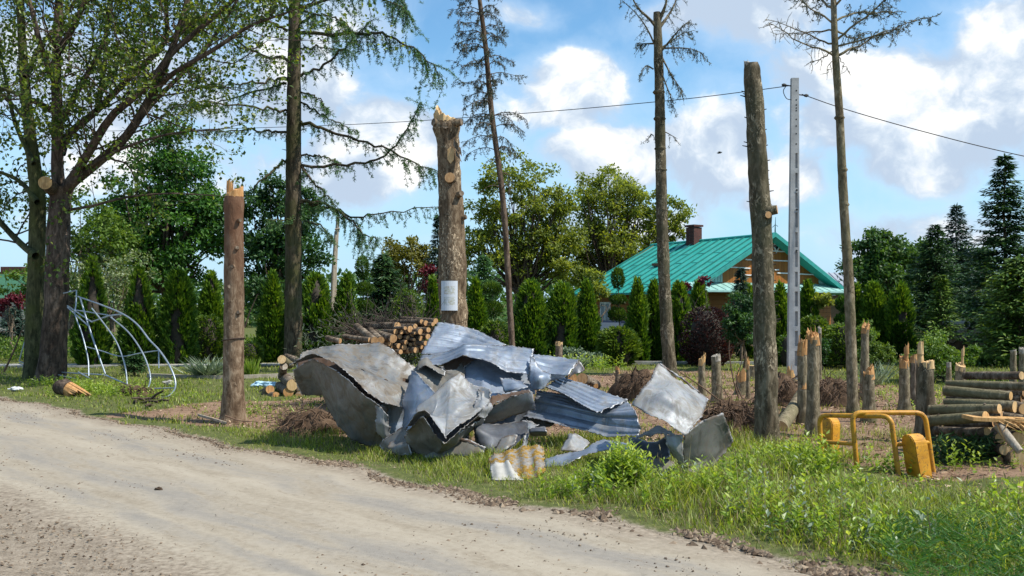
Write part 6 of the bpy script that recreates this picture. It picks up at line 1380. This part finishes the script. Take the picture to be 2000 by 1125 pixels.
# ------------------------------------------------------------------ litter
b = MB(); q = G(413, 822); 
b.hexa(np.array([P(384, 810, q[1])+(0, .06, -.02), P(384, 810, q[1])+(.05, -.07, -.02), P(440, 826, q[1]-.3)+(.05, -.07, -.02), P(440, 826, q[1]-.3)+(0, .06, -.02), P(384, 810, q[1])+(0, .06, .02), P(384, 810, q[1])+(.05, -.07, .02), P(440, 826, q[1]-.3)+(.05, -.07, .02), P(440, 826, q[1]-.3)+(0, .06, .02)])); tag(b.build('board', WOOD['grey'], origin=q), 'weathered grey board lying in the grass left of the mud stained broken trunk', 'board')
BAG = plain_mat('pale_blue_plastic', (.42, .62, .76), .35, 0, .3, 9, .3); WPL = plain_mat('white_plastic', (.65, .66, .66), .45, 0, .25, 8, .3)
def crumple(label, c, r, mat, name, cat, sd, flat=.35):
    bm = bmesh.new(); bmesh.ops.create_icosphere(bm, subdivisions=4, radius=1)
    for v in bm.verts:
        n_ = mnoise.noise(v.co*1.7+Vector((sd, 0, 0)))*.5+abs(mnoise.noise(v.co*4+Vector((0, sd, 0))))*.45; v.co *= 1+n_-.2; v.co.x *= r[0]; v.co.y *= r[1]; v.co.z = (v.co.z+.75)*r[2]
    me = bpy.data.meshes.new(name); bm.to_mesh(me); bm.free(); me.materials.append(mat); o = bpy.data.objects.new(name, me); COL.objects.link(o); o.location = tuple(c); return tag(o, label, cat)
crumple('crumpled pale blue plastic bag on the lawn beside the small log heap', G(517, 757), (.34, .18, .10), BAG, 'plastic_bag', 'plastic bag', 2.)
crumple('small crumpled white litter on the verge left of the twin trunk', G(31, 762), (.16, .10, .05), WPL, 'litter', 'litter', 5.)
crumple('dark clod of earth lying on the road', G(310, 960), (.045, .035, .03), CLOD, 'earth_clod', 'clod', 7.)
DRAIN = thing('drain_pipe', 'short grey concrete drain pipe lying on stones beneath the spruces', 'pipe', P(1885, 660, 34)*np.array((1, 1, 0))); b = MB(); q = P(1887, 634, 34); b.tube([q+(-.5, .7, 0), q], .14, 18, 0, False); b.tube([q, q+(-.1, .15, 0), q+(-.5, .7, 0)], .10, 18, 1, False); b.tube([q+(-.35, .5, 0), q+(-.34, .49, 0)], .10, 14, 1); b.build('pipe', [CONC, plain_mat('pipe_dark', (.05, .05, .05), .95)], DRAIN)
th_r = np.linspace(0, 2*np.pi, 19)
b = MB(); b.tube(np.c_[q[0]+.12*np.cos(th_r), np.full(19, q[1]), q[2]+.12*np.sin(th_r)], .022, 6, 0, False); b.build('rim', CONC, DRAIN)
STONE = plain_mat('garden_stone', (.36, .29, .24), .9, 0, .5, 5, .4)
for i, (u, v, r_) in enumerate(((1872,646,.24),(1892,650,.22),(1880,640,.2),(1905,645,.24),(1860,652,.2),(1918,650,.26))):
    crumple(('pinkish', 'grey', 'small', 'rounded', 'low', 'broad')[i]+' boulder in the stone heap under the drain pipe', P(u, v+6, 34)*np.array((1, 1, 0))+(0, 0, P(u, v+8, 34)[2]-r_), (r_, r_, r_), STONE, 'boulder', 'boulder', 10.+i)
crumple('earth mound that carries the drain pipe and the stones under the spruces', P(1890, 664, 34.4)*np.array((1, 1, 0))+(0, 0, -.3), (1.3, .7, .85), CLOD, 'earth_mound', 'mound', 31.)
for i, (u, v, r_) in enumerate(((1404,712,.13),(1150,714,.12),(330,752,.10))): crumple(('stone on the kerb left of the tall thick broken trunk', 'stone on the kerb above the ribbed metal', 'stone by the timber edging near the tube frame')[i], G(u, v), (r_*1.6, r_, r_*.7), CONC, 'stone', 'stone', 20.+i)
for q in range(7):
    u = 262+q*7; c = G(u, 790+rng.normal(0, 5)); d_ = unit(np.array((rng.normal(.6, .4), rng.normal(-.3, .3), .1))); b = MB(); b.tube([c+(0, 0, .03), c+d_*.25+(0, 0, .06), c+d_*.5+(0, 0, .03)], [.03, .028, .018], 7, 0, True, .2)
    tag(b.build('broken_branch', BARK['maple'], origin=c), 'short broken branch lying in the grass under the garden swing frame', 'branch', 'broken branches under the swing frame')
for lab, pts, r_ in (('thin bare stick leaning up beside the larch trunk', [(478,640),(488,610),(503,575)], .03), ('dark pole leaning in the grass left of the twin trunk', [(8,726),(25,690),(45,640)], .03), ('bare dead stem standing in front of the purple bush', [(1443,778),(1432,740),(1424,690),(1425,665)], .018), ('bare dead stem bent beside the thin torn sapling stump', [(1450,780),(1438,745),(1446,715),(1455,690)], .015), ('long thin stick leaning over the pale upright sheet', [(1405,782),(1370,755),(1330,728),(1320,720)], .015), ('dry curved root stick lying at the foot of the mud stained trunk', [(440,812),(470,822),(505,824)], .014)):
    d = {478: 31., 8: 27.5, 1443: 21.5, 1450: 21., 1405: 20.5, 440: GD(828)}[pts[0][0]]; b = MB(); p2 = pxpath(pts, d, 16); b.tube(p2, np.linspace(r_, r_*.5, 16), 7, 0, True, .15); tag(b.build('stick', BARK['root'], origin=p2[0]), lab, 'stick')
# ------------------------------------------------------------------ the heap of bent sheet metal
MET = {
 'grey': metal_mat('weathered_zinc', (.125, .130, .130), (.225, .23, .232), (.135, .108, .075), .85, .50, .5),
 'olive': metal_mat('muddy_shaded_zinc', (.125, .122, .108), (.205, .20, .18), (.135, .110, .08), .8, .6, .35),
 'blue': metal_mat('sky_tinted_galvanised', (.19, .225, .28), (.29, .335, .40), (.17, .165, .16), .45, .48, .62),  # blue sky reflection tinted into the base colour
 'pale': metal_mat('pale_dusty_lit_zinc', (.195, .205, .215), (.305, .318, .33), (.20, .18, .15), .7, .58, .35),
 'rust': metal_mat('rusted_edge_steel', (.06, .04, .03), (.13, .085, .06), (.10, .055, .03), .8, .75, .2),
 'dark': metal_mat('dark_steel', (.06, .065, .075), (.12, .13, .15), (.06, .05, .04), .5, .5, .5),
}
def a5(p): return P(560+.30230*p[0], 620+.30230*p[1], p[2])
def a6(p): return P(940+.28446*p[0], 640+.28446*p[1], p[2])
def resample(row, n):
    row = np.asarray(row, float); L = np.r_[0, np.cumsum(np.linalg.norm(np.diff(row, axis=0), axis=1))]; s_ = np.linspace(0, L[-1], n)
    return np.stack([np.interp(s_, L, row[:, k]) for k in range(3)], -1)
def sheet(label, rows, mp, mat, crumple=.02, ribs=None, res=.026, seed=0, soft=2, jag=.012, name='metal_sheet', thick=.004, cat='metal sheet', dents=.5, csc=2.6, curl=1., folds=1., holes=()):
    """bent sheet through rows of control points (left to right); ribs = (count across rows, height) run along the rows, negative count: across them"""
    pr = [np.array([mp(p) for p in r]) for r in rows]
    wmax = max(np.linalg.norm(np.diff(r, axis=0), axis=1).sum() for r in pr); nu = int(np.clip(wmax/res, 6, 90))
    pr = [resample(r, nu) for r in pr]; G_ = [pr[0][None]]
    for a, c in zip(pr[:-1], pr[1:]):
        h = np.linalg.norm(c-a, axis=1).max(); m = int(np.clip(h/res, 2, 60)); f = np.linspace(0, 1, m+1)[1:, None, None]; G_.append(a[None]*(1-f)+c[None]*f)
    V = np.vstack(G_); nv = V.shape[0]
    for _ in range(soft):   # rounded bends rather than knife folds, edges left alone
        W = V.copy(); W[1:-1] = V[1:-1]*.5+(V[2:]+V[:-2])*.25; V = W; W = V.copy(); W[:, 1:-1] = V[:, 1:-1]*.5+(V[:, 2:]+V[:, :-2])*.25; V = W
    du = np.gradient(V, axis=1); dv_ = np.gradient(V, axis=0); N = np.cross(du, dv_); N /= np.linalg.norm(N, axis=2)[:, :, None]+1e-9
    disp = np.zeros((nv, nu)); sv = Vector((seed*3.17, seed*1.31, seed*.77)); rg0 = np.random.default_rng(seed+500)
    Lu = np.linalg.norm(np.diff(V[nv//2], axis=0), axis=1).sum(); Lv = np.linalg.norm(np.diff(V[:, nu//2], axis=0), axis=1).sum(); fd = 0   # flat facets meeting in creases
    um = np.linspace(0, Lu, nu)[None]*np.ones((nv, 1)); vm_ = np.linspace(0, Lv, nv)[:, None]*np.ones((1, nu))
    ncr = int(np.clip(3+Lu*Lv*7, 3, 13)*folds)
    for k in range(ncr):   # straight creases: the sheet is flat between them
        a_ = rg0.random()*np.pi; q0 = (rg0.random()*Lu, rg0.random()*Lv); sd = (um-q0[0])*np.cos(a_)+(vm_-q0[1])*np.sin(a_)+.05*(fbm(um*2.2+k, vm_*2.2, 2, seed+k)-.5)
        al = -(um-q0[0])*np.sin(a_)+(vm_-q0[1])*np.cos(a_); fade = np.clip(1.3-np.abs(al)/(.35+.8*rg0.random()), 0, 1)   # most creases run out part way
        fd = fd+rg0.choice((-1, 1))*(.5+rg0.random())*np.minimum(np.abs(sd), .30)*fade*4.2
    fd = fd-fd.mean(); lim = .10/max(1e-6, crumple); fd = lim*np.tanh(fd/lim)
    for i in range(nv):
        for j in range(nu):
            q = Vector(V[i, j]); 
            disp[i, j] = crumple*(.2*mnoise.noise(q*1.3+sv))+crumple*dents*.22*(abs(mnoise.noise(q*5.5+sv))-.2)
    disp += fd*crumple
    em = np.minimum(np.minimum(np.arange(nv), nv-1-np.arange(nv))[:, None]*(Lv/max(1, nv-1)), np.minimum(np.arange(nu), nu-1-np.arange(nu))[None]*(Lu/max(1, nu-1)))
    cu_ = fbm(V[:, :, 0]*2.6+seed, V[:, :, 2]*2.6+V[:, :, 1], 3, seed+31)-.5   # edges bent this way and that
    disp += np.clip(1-em/.10, 0, 1)**2*cu_*min(.11, 2.2*crumple+.012)*curl
    if ribs:
        cnt, hgt = ribs; c = np.linspace(0, 1, nv)[:, None]*np.ones((1, nu)) if cnt > 0 else np.linspace(0, 1, nu)[None]*np.ones((nv, 1))
        ph = (c*abs(cnt)) % 1.0; prof = np.clip((.17-np.abs(ph-.5))*14, 0, 1) if hgt > 0 else .5+.5*np.cos(ph*2*np.pi); disp += prof*abs(hgt)
    V = V+N*disp[:, :, None]
    rg = np.random.default_rng(seed+900)
    for sl in ((0, slice(None)), (-1, slice(None)), (slice(None), 0), (slice(None), -1)): V[sl] += rg.normal(0, jag*.5, V[sl].shape)
    V[:, :, 2] = np.maximum(V[:, :, 2], .012+.01*rg.random())
    i = np.arange(nv-1)[:, None]*nu+np.arange(nu-1)[None]; F = np.stack([i, i+nu, i+nu+1, i+1], -1).reshape(-1, 4)
    for hu, hv, hr in holes: F = F[np.hypot(um.ravel()[F].mean(1)-hu*Lu, vm_.ravel()[F].mean(1)-hv*Lv) > hr]
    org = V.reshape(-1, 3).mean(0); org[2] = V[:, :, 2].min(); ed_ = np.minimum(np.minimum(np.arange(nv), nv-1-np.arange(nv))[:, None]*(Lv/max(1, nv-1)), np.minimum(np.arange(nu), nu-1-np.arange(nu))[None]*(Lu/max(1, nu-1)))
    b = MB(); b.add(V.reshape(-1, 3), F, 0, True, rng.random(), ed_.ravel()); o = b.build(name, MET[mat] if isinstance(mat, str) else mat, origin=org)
    md = o.modifiers.new('gauge', 'SOLIDIFY'); md.thickness = thick; md.offset = 0; md.use_rim = True
    return tag(o, label, cat)
# big curved sheet on the left
sheet('big curved grey sheet on the left, lit above its fold and shaded below', [
 [(100,240,15.0),(190,205,15.1),(380,162,15.3),(600,148,15.4),(690,195,15.3),(762,265,15.2),(850,322,15.2)],
 [(65,285,14.8),(180,245,14.85),(345,240,14.9),(510,280,14.8),(590,340,14.75),(690,410,14.7),(830,445,14.8)],
 [(38,335,14.65),(165,270,14.55),(300,330,14.3),(420,410,14.15),(500,490,14.05),(600,565,14.0),(780,610,14.5)]], a5, 'grey', .024, None, .022, 1, 1, curl=.5, holes=((.76, .55, .03), (.93, .35, .07), (.55, .72, .02)))
sheet('shaded lower half of the big curved sheet, hanging from its fold to the grass', [
 [(38,337,14.64),(165,273,14.54),(300,333,14.28),(420,413,14.13),(500,493,14.03),(600,567,13.98),(660,585,14.2)],
 [(60,400,14.85),(200,400,14.8),(300,500,14.55),(400,590,14.4),(500,660,14.3),(600,700,14.25),(660,700,14.5)],
 [(98,488,15.0),(240,500,15.0),(292,640,14.85),(320,715,14.75),(410,795,14.66),(545,848,14.62),(640,838,14.6)]], a5, 'grey', .020, None, .026, 34, 0, curl=.15, folds=1.1)
sheet('dark backing sheet added as shade behind the split fold of the big curved sheet', [[(60,270,15.5),(340,220,15.5),(640,300,15.5),(830,380,15.5)],[(70,380,15.4),(330,400,15.2),(560,560,15.0),(800,600,15.1)],[(110,460,15.4),(300,520,15.2),(520,700,15.0),(760,680,15.1)]], a5, 'rust', .015, None, .05, 37, curl=0, folds=.3)  # backing put in so the open fold reads as deep shade
sheet('dark backing sheet added as shade in the gaps left of the bright folded sheet', [[(700,330,15.5),(900,330,15.5),(1180,300,15.6)],[(680,600,15.1),(900,620,15.1),(1180,600,15.2)],[(660,830,14.8),(900,860,14.8),(1180,830,14.8)]], a5, 'dark', .02, None, .05, 35)  # stands in for the darkness of the gaps between the sheets
sheet('dull blue panel hanging below the right edge of the big curved sheet', [
 [(585,555,14.45),(690,560,14.5),(790,560,14.8)],[(600,690,14.5),(690,680,14.6),(790,660,14.9)],[(615,800,14.6),(690,790,14.6),(790,740,14.85)]], a5, 'blue', .025, None, .03, 2, 0)
sheet('narrow twisted strip standing upright right of the big curved sheet', [
 [(790,440,14.55),(797,340,14.6),(822,342,14.5)],[(760,500,14.4),(812,450,14.35),(895,428,14.15)],[(747,545,14.3),(835,540,14.1),(975,515,13.95)],[(752,610,14.25),(805,620,14.0),(880,610,13.85)],[(745,695,14.15),(762,722,14.0),(785,735,13.85)]], a5, 'blue', .02, None, .025, 3, 0)
sheet('brownish curled panel in the middle of the heap behind the bright folded piece', [
 [(830,365,14.95),(858,300,15.15),(905,266,15.25),(970,310,15.1),(1030,350,14.95),(1095,335,14.95),(1136,280,15.15)],
 [(835,400,14.75),(865,385,14.8),(910,390,14.8),(970,400,14.8),(1030,400,14.8),(1090,385,14.8),(1150,345,15.0)],
 [(840,520,14.7),(882,540,14.6),(920,560,14.5),(970,580,14.5),(1040,560,14.5),(1090,520,14.55),(1150,440,14.7)]], a5, 'olive', .02, None, .025, 4, 0)
sheet('bright crumpled folded sheet at the front centre with a shaded lower flap', [
 [(866,600,13.95),(960,520,14.0),(1060,430,14.15),(1118,380,14.3),(1255,458,14.15),(1316,498,14.0)],
 [(820,668,13.7),(930,580,13.65),(1020,540,13.75),(1100,500,13.85),(1205,520,13.8),(1308,540,13.85)],
 [(775,730,13.4),(882,632,13.3),(955,735,13.15),(1020,815,13.05),(1130,718,13.25),(1302,582,13.7)]], a5, 'pale', .036, None, .026, 5, 0, curl=.5)  # upper face takes the paler zinc: sunlight put into its colour
sheet('shaded lower flap folded under the bright crumpled sheet', [
 [(775,733,13.39),(882,636,13.29),(955,739,13.14),(1020,819,13.04),(1130,722,13.24),(1302,586,13.69)],
 [(776,748,13.55),(870,750,13.5),(930,820,13.4),(1000,852,13.35),(1125,770,13.5),(1290,635,13.9)],
 [(772,756,13.72),(842,868,13.74),(900,908,13.62),(960,905,13.62),(1070,810,13.72),(1258,690,14.05)]], a5, 'olive', .026, None, .024, 36, 0, curl=.25, folds=1.2)  # same sheet in the darker zinc: shade put into its colour
sheet('blue grey panel under the top sheets, above the rusty folded lip', [
 [(1110,300,15.2),(1235,255,15.3),(1400,325,15.2),(1590,360,15.1)],[(1130,400,14.9),(1260,390,14.85),(1400,430,14.8),(1600,440,14.8)],[(1150,520,14.7),(1312,545,14.6),(1420,530,14.6),(1605,500,14.7)]], a5, 'blue', .018, None, .03, 6, 0)
sheet('pale grey panel with vertical scratches below the rusty folded lip', [
 [(1300,590,14.2),(1395,535,14.2),(1480,495,14.2),(1578,470,14.35)],[(1260,640,14.3),(1370,610,14.25),(1490,575,14.3),(1600,540,14.4)],[(1235,688,14.4),(1355,672,14.4),(1500,635,14.45),(1614,600,14.5)]], a5, 'blue', .015, None, .035, 7, 1)
sheet('rusty brown torn lip sweeping across the middle of the heap', [
 [(1565,460,14.15),(1420,495,14.15),(1325,508,14.05),(1290,570,13.95),(1215,650,13.75),(1120,722,13.4)],[(1578,470,14.1),(1430,520,14.05),(1345,555,13.95),(1310,600,13.85),(1240,672,13.65),(1100,758,13.3)]], a5, 'rust', .02, None, .02, 8, 0, .02, thick=.010)
sheet('topmost bright blue ribbed sheet leaning against the poster trunk', [
 [(975,33,16.3),(1090,52,16.3),(1190,76,16.3),(1265,96,16.2),(1345,146,16.1),(1418,178,16.0)],[(930,130,16.0),(1040,140,16.0),(1130,150,16.0),(1220,160,15.9),(1300,170,15.8),(1400,184,15.8)],[(868,236,15.6),(960,232,15.6),(1040,215,15.6),(1110,196,15.6),(1230,190,15.6),(1380,192,15.6)]], a5, 'blue', .014, (5, .026), .024, 9, 1, curl=.8)
sheet('long pale blue crumpled sheet draped just below the topmost one', [
 [(868,238,15.5),(1040,214,15.4),(1148,178,15.3),(1290,182,15.4),(1430,180,15.4),(1592,216,15.3)],[(860,270,15.25),(1010,262,15.15),(1150,215,15.05),(1280,225,15.1),(1430,262,15.0),(1585,290,15.0)],[(856,302,15.0),(990,305,14.95),(1140,238,14.9),(1255,268,14.85),(1420,346,14.7),(1572,374,14.75)]], a5, 'blue', .018, (3, .022), .024, 10, 0)
sheet('dark curled scrap in the hollow under the long pale blue sheet', [
 [(1010,270,15.2),(1060,250,15.3),(1130,262,15.3),(1230,285,15.2)],[(1015,330,15.05),(1060,345,15.0),(1110,335,15.0),(1150,310,15.05)]], a5, 'rust', .03, None, .03, 11)
sheet('crumpled bright vertical strip hanging at the right end of the long blue sheet', [
 [(332,188,14.95),(372,200,14.9),(395,250,14.85),(420,290,14.85),(450,312,14.8)],[(334,290,14.7),(372,300,14.6),(405,300,14.6),(425,310,14.65),(447,335,14.7)],[(350,372,14.6),(385,350,14.45),(415,345,14.5),(440,350,14.55),(468,362,14.6)],[(380,416,14.55),(405,412,14.5),(430,410,14.5),(445,400,14.5),(455,388,14.55)]], a6, 'blue', .04, None, .02, 12, 0)
sheet('ribbed blue sheet rolled into a tube mouth at the upper right of the heap', [
 [(350,186,15.5),(520,205,15.5),(672,225,15.4)],[(360,235,15.15),(510,250,15.1),(640,262,15.0)],[(370,290,14.95),(480,318,14.9),(592,330,14.85)],[(400,380,15.0),(472,372,15.0),(572,346,15.0)]], a6, 'blue', .015, (3, .026), .025, 13, 1)
sheet('inner curl of the rolled tube mouth at the upper right of the heap', [[(672,225,15.4),(640,262,15.35),(592,330,15.0)],[(700,252,15.4),(665,285,15.35),(600,332,15.1)],[(714,292,15.35),(660,312,15.3),(575,346,15.15)]], a6, 'dark', .015, None, .025, 14, 1)
sheet('bright ribbed flap of the large channel shaped sheet pointing right', [
 [(545,350,15.5),(700,398,15.3),(850,445,15.0),(998,490,14.75)],[(500,370,15.15),(650,435,14.9),(820,500,14.6),(985,500,14.6)],[(440,394,14.8),(560,458,14.6),(680,520,14.4),(795,570,14.2)]], a6, 'blue', .010, (5, .028), .022, 15, 1, csc=1.5)
sheet('large channel shaped ribbed sheet in shade below its bright flap', [
 [(380,420,15.1),(600,470,14.95),(800,540,14.8),(1000,495,14.7)],[(370,480,14.95),(600,535,14.7),(830,590,14.45),(1062,575,14.2)],[(340,550,14.95),(590,590,14.7),(850,650,14.4),(1096,690,14.1)],[(285,612,14.75),(500,655,14.5),(700,705,14.35),(860,755,14.2),(1080,742,14.0)]], a6, 'blue', .014, (6, .03), .022, 16, 1, csc=1.6)
sheet('pale upright crumpled sheet with a dark folded edge, at the right of the heap', [
 [(1212,245,12.85),(1250,262,12.85),(1400,372,12.85),(1556,490,12.85)],[(1170,330,12.6),(1290,380,12.55),(1410,470,12.5),(1530,555,12.55)],[(1110,392,12.4),(1240,470,12.25),(1360,560,12.2),(1480,635,12.3)],[(1030,512,12.25),(1160,590,12.05),(1250,645,11.95),(1395,750,11.9)]], a6, 'pale', .032, None, .03, 17, 0, curl=1.3)
sheet('dark stiff folded edge along the top of the pale upright sheet', [[(1222,250,12.86),(1400,368,12.86),(1552,486,12.86)],[(1246,258,12.93),(1412,372,12.93),(1560,492,12.92)]], a6, 'rust', .01, None, .03, 18, 1, .01, thick=.02)
sheet('olive grey flat panel standing at the right end of the heap', [
 [(1400,742,11.95),(1500,645,12.1),(1580,612,12.15),(1662,585,12.2)],[(1384,850,12.05),(1470,800,12.1),(1580,740,12.2),(1705,690,12.3)],[(1384,940,12.15),(1460,930,12.2),(1570,900,12.25),(1746,790,12.4)],[(1384,975,12.2),(1450,995,12.2),(1490,1010,12.22),(1532,1022,12.24)]], a6, 'olive', .025, None, .035, 19, 2)
sheet('brown shaded fold bridging the pale upright sheet and the hollow below it', [[(1060,752,12.9),(1130,700,13.0),(1200,652,13.0),(1290,680,12.7),(1345,716,12.4),(1392,750,12.0)],[(1062,760,12.7),(1110,770,12.6),(1172,776,12.5),(1215,755,12.3),(1255,735,12.1),(1380,758,11.98)]], a6, 'olive', .03, None, .03, 20)
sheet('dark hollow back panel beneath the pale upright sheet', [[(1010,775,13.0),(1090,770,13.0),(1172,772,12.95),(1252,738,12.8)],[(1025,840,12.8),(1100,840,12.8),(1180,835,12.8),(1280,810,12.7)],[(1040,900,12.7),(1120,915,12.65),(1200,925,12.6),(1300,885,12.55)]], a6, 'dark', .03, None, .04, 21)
sheet('tan torn strip hanging down the front of the hollow', [[(1250,731,12.0),(1310,742,11.95),(1384,736,11.95)],[(1275,800,12.0),(1330,810,11.95),(1384,830,12.0)],[(1312,882,12.05),(1350,920,12.05),(1386,982,12.15)]], a6, 'pale', .03, None, .025, 22, 1)
sheet('low curled dark sheet edge lying in the weeds under the hollow', [[(1030,925,12.55),(1082,892,12.6),(1180,900,12.5),(1292,913,12.4),(1335,950,12.3)],[(1035,955,12.4),(1110,960,12.35),(1200,975,12.3),(1300,975,12.2),(1350,990,12.2)],[(1040,985,12.45),(1120,1005,12.35),(1200,1018,12.3),(1300,1015,12.25),(1370,1016,12.25)]], a6, 'olive', .03, None, .03, 23)
sheet('light blue bent strip lying on the ground', [[(430,905,13.0),(560,875,13.05),(700,840,13.1),(832,765,13.25),(970,772,13.2),(1035,795,13.1)],[(430,935,12.85),(560,920,12.9),(700,855,12.95),(870,800,13.0),(980,812,13.0),(1050,860,12.9)],[(432,962,12.75),(560,958,12.7),(700,874,12.85),(900,832,12.9),(986,852,12.9),(1035,932,12.75)]], a6, 'blue', .02, None, .025, 24, 1)
sheet('small whitish crumpled scrap standing behind the light blue strip', [[(600,722,13.8),(632,715,13.75),(700,756,13.8),(748,790,13.7)],[(575,800,13.55),(615,770,13.5),(670,790,13.6),(725,812,13.6)],[(556,862,13.45),(620,850,13.4),(660,850,13.4),(702,836,13.45)]], a6, 'pale', .04, None, .025, 25, 0)
sheet('dark blue grey flap at the bottom centre of the heap', [[(1190,690,14.1),(1370,690,14.1),(1545,662,14.1),(1612,710,14.0)],[(1215,740,13.9),(1350,760,13.8),(1480,760,13.8),(1570,725,13.9)],[(1240,795,13.9),(1290,862,13.7),(1345,892,13.62),(1420,870,13.7),(1500,800,13.8)]], a5, 'dark', .03, None, .035, 26)
sheet('small bright grey sheet added for the patch of sunlight at the bottom centre', [[(1385,790,13.7),(1440,760,13.72),(1490,757,13.72)],[(1350,845,13.55),(1420,830,13.5),(1480,810,13.6)],[(1325,890,13.45),(1370,892,13.45),(1440,850,13.5)]], a5, 'grey', .02, None, .025, 27)  # bright sheet stands in for sunlight falling through a gap
sheet('torn crinkled ribbon of metal drooping beside the dark blue flap', [[(1545,662,13.9),(1600,700,13.85),(1618,712,13.85)],[(1560,725,13.8),(1575,735,13.75),(1600,722,13.8)],[(1535,770,13.7),(1550,790,13.65),(1565,740,13.7)],[(1520,835,13.6),(1540,845,13.6),(1552,850,13.6)]], a5, 'pale', .03, None, .02, 28, 0)
sheet('low tan grey panel at the front left foot of the heap', [[(590,815,14.15),(680,755,14.1),(745,700,14.05),(770,735,13.9)],[(610,845,14.1),(700,820,14.0),(770,790,13.9),(810,800,13.8)],[(640,874,14.05),(740,882,13.9),(800,875,13.8),(855,870,13.7)]], a5, 'grey', .025, None, .03, 29)
sheet('shaded lower panel with a broken edge right of the bright folded sheet', [[(900,905,13.55),(1000,850,13.6),(1092,765,13.7),(1185,800,13.6),(1282,845,13.55)],[(905,912,13.5),(1000,892,13.5),(1080,880,13.5),(1160,890,13.48),(1272,862,13.5)]], a5, 'olive', .02, None, .03, 30)
sheet('crinkled bright edge strip down the right side of the bright folded sheet', [[(1240,440,14.05),(1275,470,14.0),(1318,492,14.05)],[(1225,520,13.85),(1262,530,13.75),(1312,540,13.9)],[(1235,585,13.7),(1265,590,13.62),(1298,585,13.8)],[(1228,640,13.65),(1250,650,13.6),(1262,640,13.7)]], a5, 'pale', .04, None, .02, 50, 0, folds=1.6)
sheet('brown curled lip standing up behind the middle of the heap', [[(850,300,15.0),(905,262,15.1),(960,300,15.0),(1025,352,14.9)],[(845,345,14.85),(900,310,14.8),(955,345,14.75),(1020,375,14.7)]], a5, 'olive', .03, None, .02, 51, 0, folds=1.5)
sheet('thin torn sliver of metal pointing down at the lower centre of the heap', [[(1085,762,13.5),(1180,790,13.45),(1285,838,13.35)],[(1075,785,13.5),(1175,812,13.42),(1280,856,13.35)]], a5, 'rust', .015, None, .02, 52, 0)
sheet('bent pale scrap wedged between the twisted strip and the big curved sheet', [[(560,570,13.95),(620,600,13.95),(660,640,14.0)],[(575,660,14.05),(625,690,14.0),(665,720,14.05)],[(600,740,14.2),(635,770,14.15),(665,790,14.2)]], a5, 'pale', .035, None, .022, 53, 0, folds=1.5)
sheet('crumpled blue scrap poking out below the long pale blue sheet', [[(1380,400,14.6),(1450,380,14.6),(1530,400,14.5)],[(1400,450,14.4),(1470,430,14.35),(1550,450,14.35)],[(1420,492,14.35),(1480,480,14.3),(1560,470,14.3)]], a5, 'blue', .04, None, .022, 54, 0, folds=1.5)
sheet('buckled grey scrap lying at the foot of the twisted strip', [[(660,800,13.95),(720,770,13.95),(790,775,13.8)],[(650,840,13.9),(720,830,13.8),(800,830,13.7)],[(660,875,13.9),(730,885,13.8),(820,880,13.7)]], a5, 'grey', .04, None, .022, 55, 0, folds=1.5)
sheet('small black square duct end under the ribbed channel sheet', [[(330,690,13.8),(385,684,13.75),(440,680,13.75)],[(332,715,13.7),(385,710,13.65),(450,712,13.65)],[(335,746,13.8),(390,744,13.75),(450,742,13.75)]], a6, 'dark', .005, None, .025, 31, 0, .003)
sheet('dark backing sheet added as shade between the blue panels of the heap', [[(1150,560,14.9),(1400,560,14.95),(1640,560,15.0),(1750,600,15.0)],[(1150,720,14.8),(1400,740,14.8),(1640,720,14.9),(1720,700,14.9)]], a5, 'dark', .02, None, .06, 32)  # fills the gaps with dark colour in place of shade
sheet('thin metal strip lying half hidden in the green weeds', [[(1450,962,0),(1497,957,0),(1545,949,0)],[(1452,972,0),(1500,968,0),(1548,958,0)]], lambda p: G(p[0], p[1]+8)+np.array((0, 0, .07)), 'blue', .01, None, .03, 33, 0, .004, 'metal_strip', .004, 'metal strip')
# corrugated cement sheet with lichen
LICH, t = new_mat('lichened_cement'); o = t.obj(); a = t.noise(o, 9., 7, .7); c = t.ramp(t.noise(o, 24., 5, .7), [(.3, (.15, .14, .125)), (.7, (.31, .29, .265))])
c = t.mix(t.sstep(a, .43, .55), c, t.ramp(t.noise(o, 40., 4), [(.35, (.17, .095, .02)), (.65, (.34, .21, .045))])); finish(t, c, .95, 0, t.bump(t.m('ADD', a, t.noise(o, 60., 4)), .6, .01), .1)
CEM = plain_mat('pale_cement', (.40, .385, .35), .85, 0, .22, 9, .3)
LIT = 'corrugated cement sheet'
sheet(LIT+' crusted with ochre lichen in front of the heap', [[(48,885,12.62),(150,850,12.62),(245,822,12.62),(340,802,12.6),(428,808,12.58)],[(64,965,12.3),(180,935,12.3),(275,925,12.3),(365,895,12.3),(432,895,12.3)],[(78,1040,12.12),(215,1015,12.1),(318,1062,12.0),(375,1040,12.05),(428,985,12.12)]], a6, LICH, .008, (-4, -.030), .016, 40, 0, .02, 'cement_sheet', .012, 'cement sheet', .6)
sheet(LIT+', bare pale broken piece lying on the lichened one', [[(58,935,12.26),(120,925,12.26),(180,905,12.26),(215,935,12.22)],[(68,1000,12.05),(140,995,12.04),(200,985,12.04),(255,1005,12.02)],[(76,1058,11.9),(160,1060,11.9),(230,1062,11.9),(300,1066,11.9)]], a6, CEM, .006, (-2, -.032), .016, 41, 0, .015, 'cement_sheet', .012, 'cement sheet', .5)
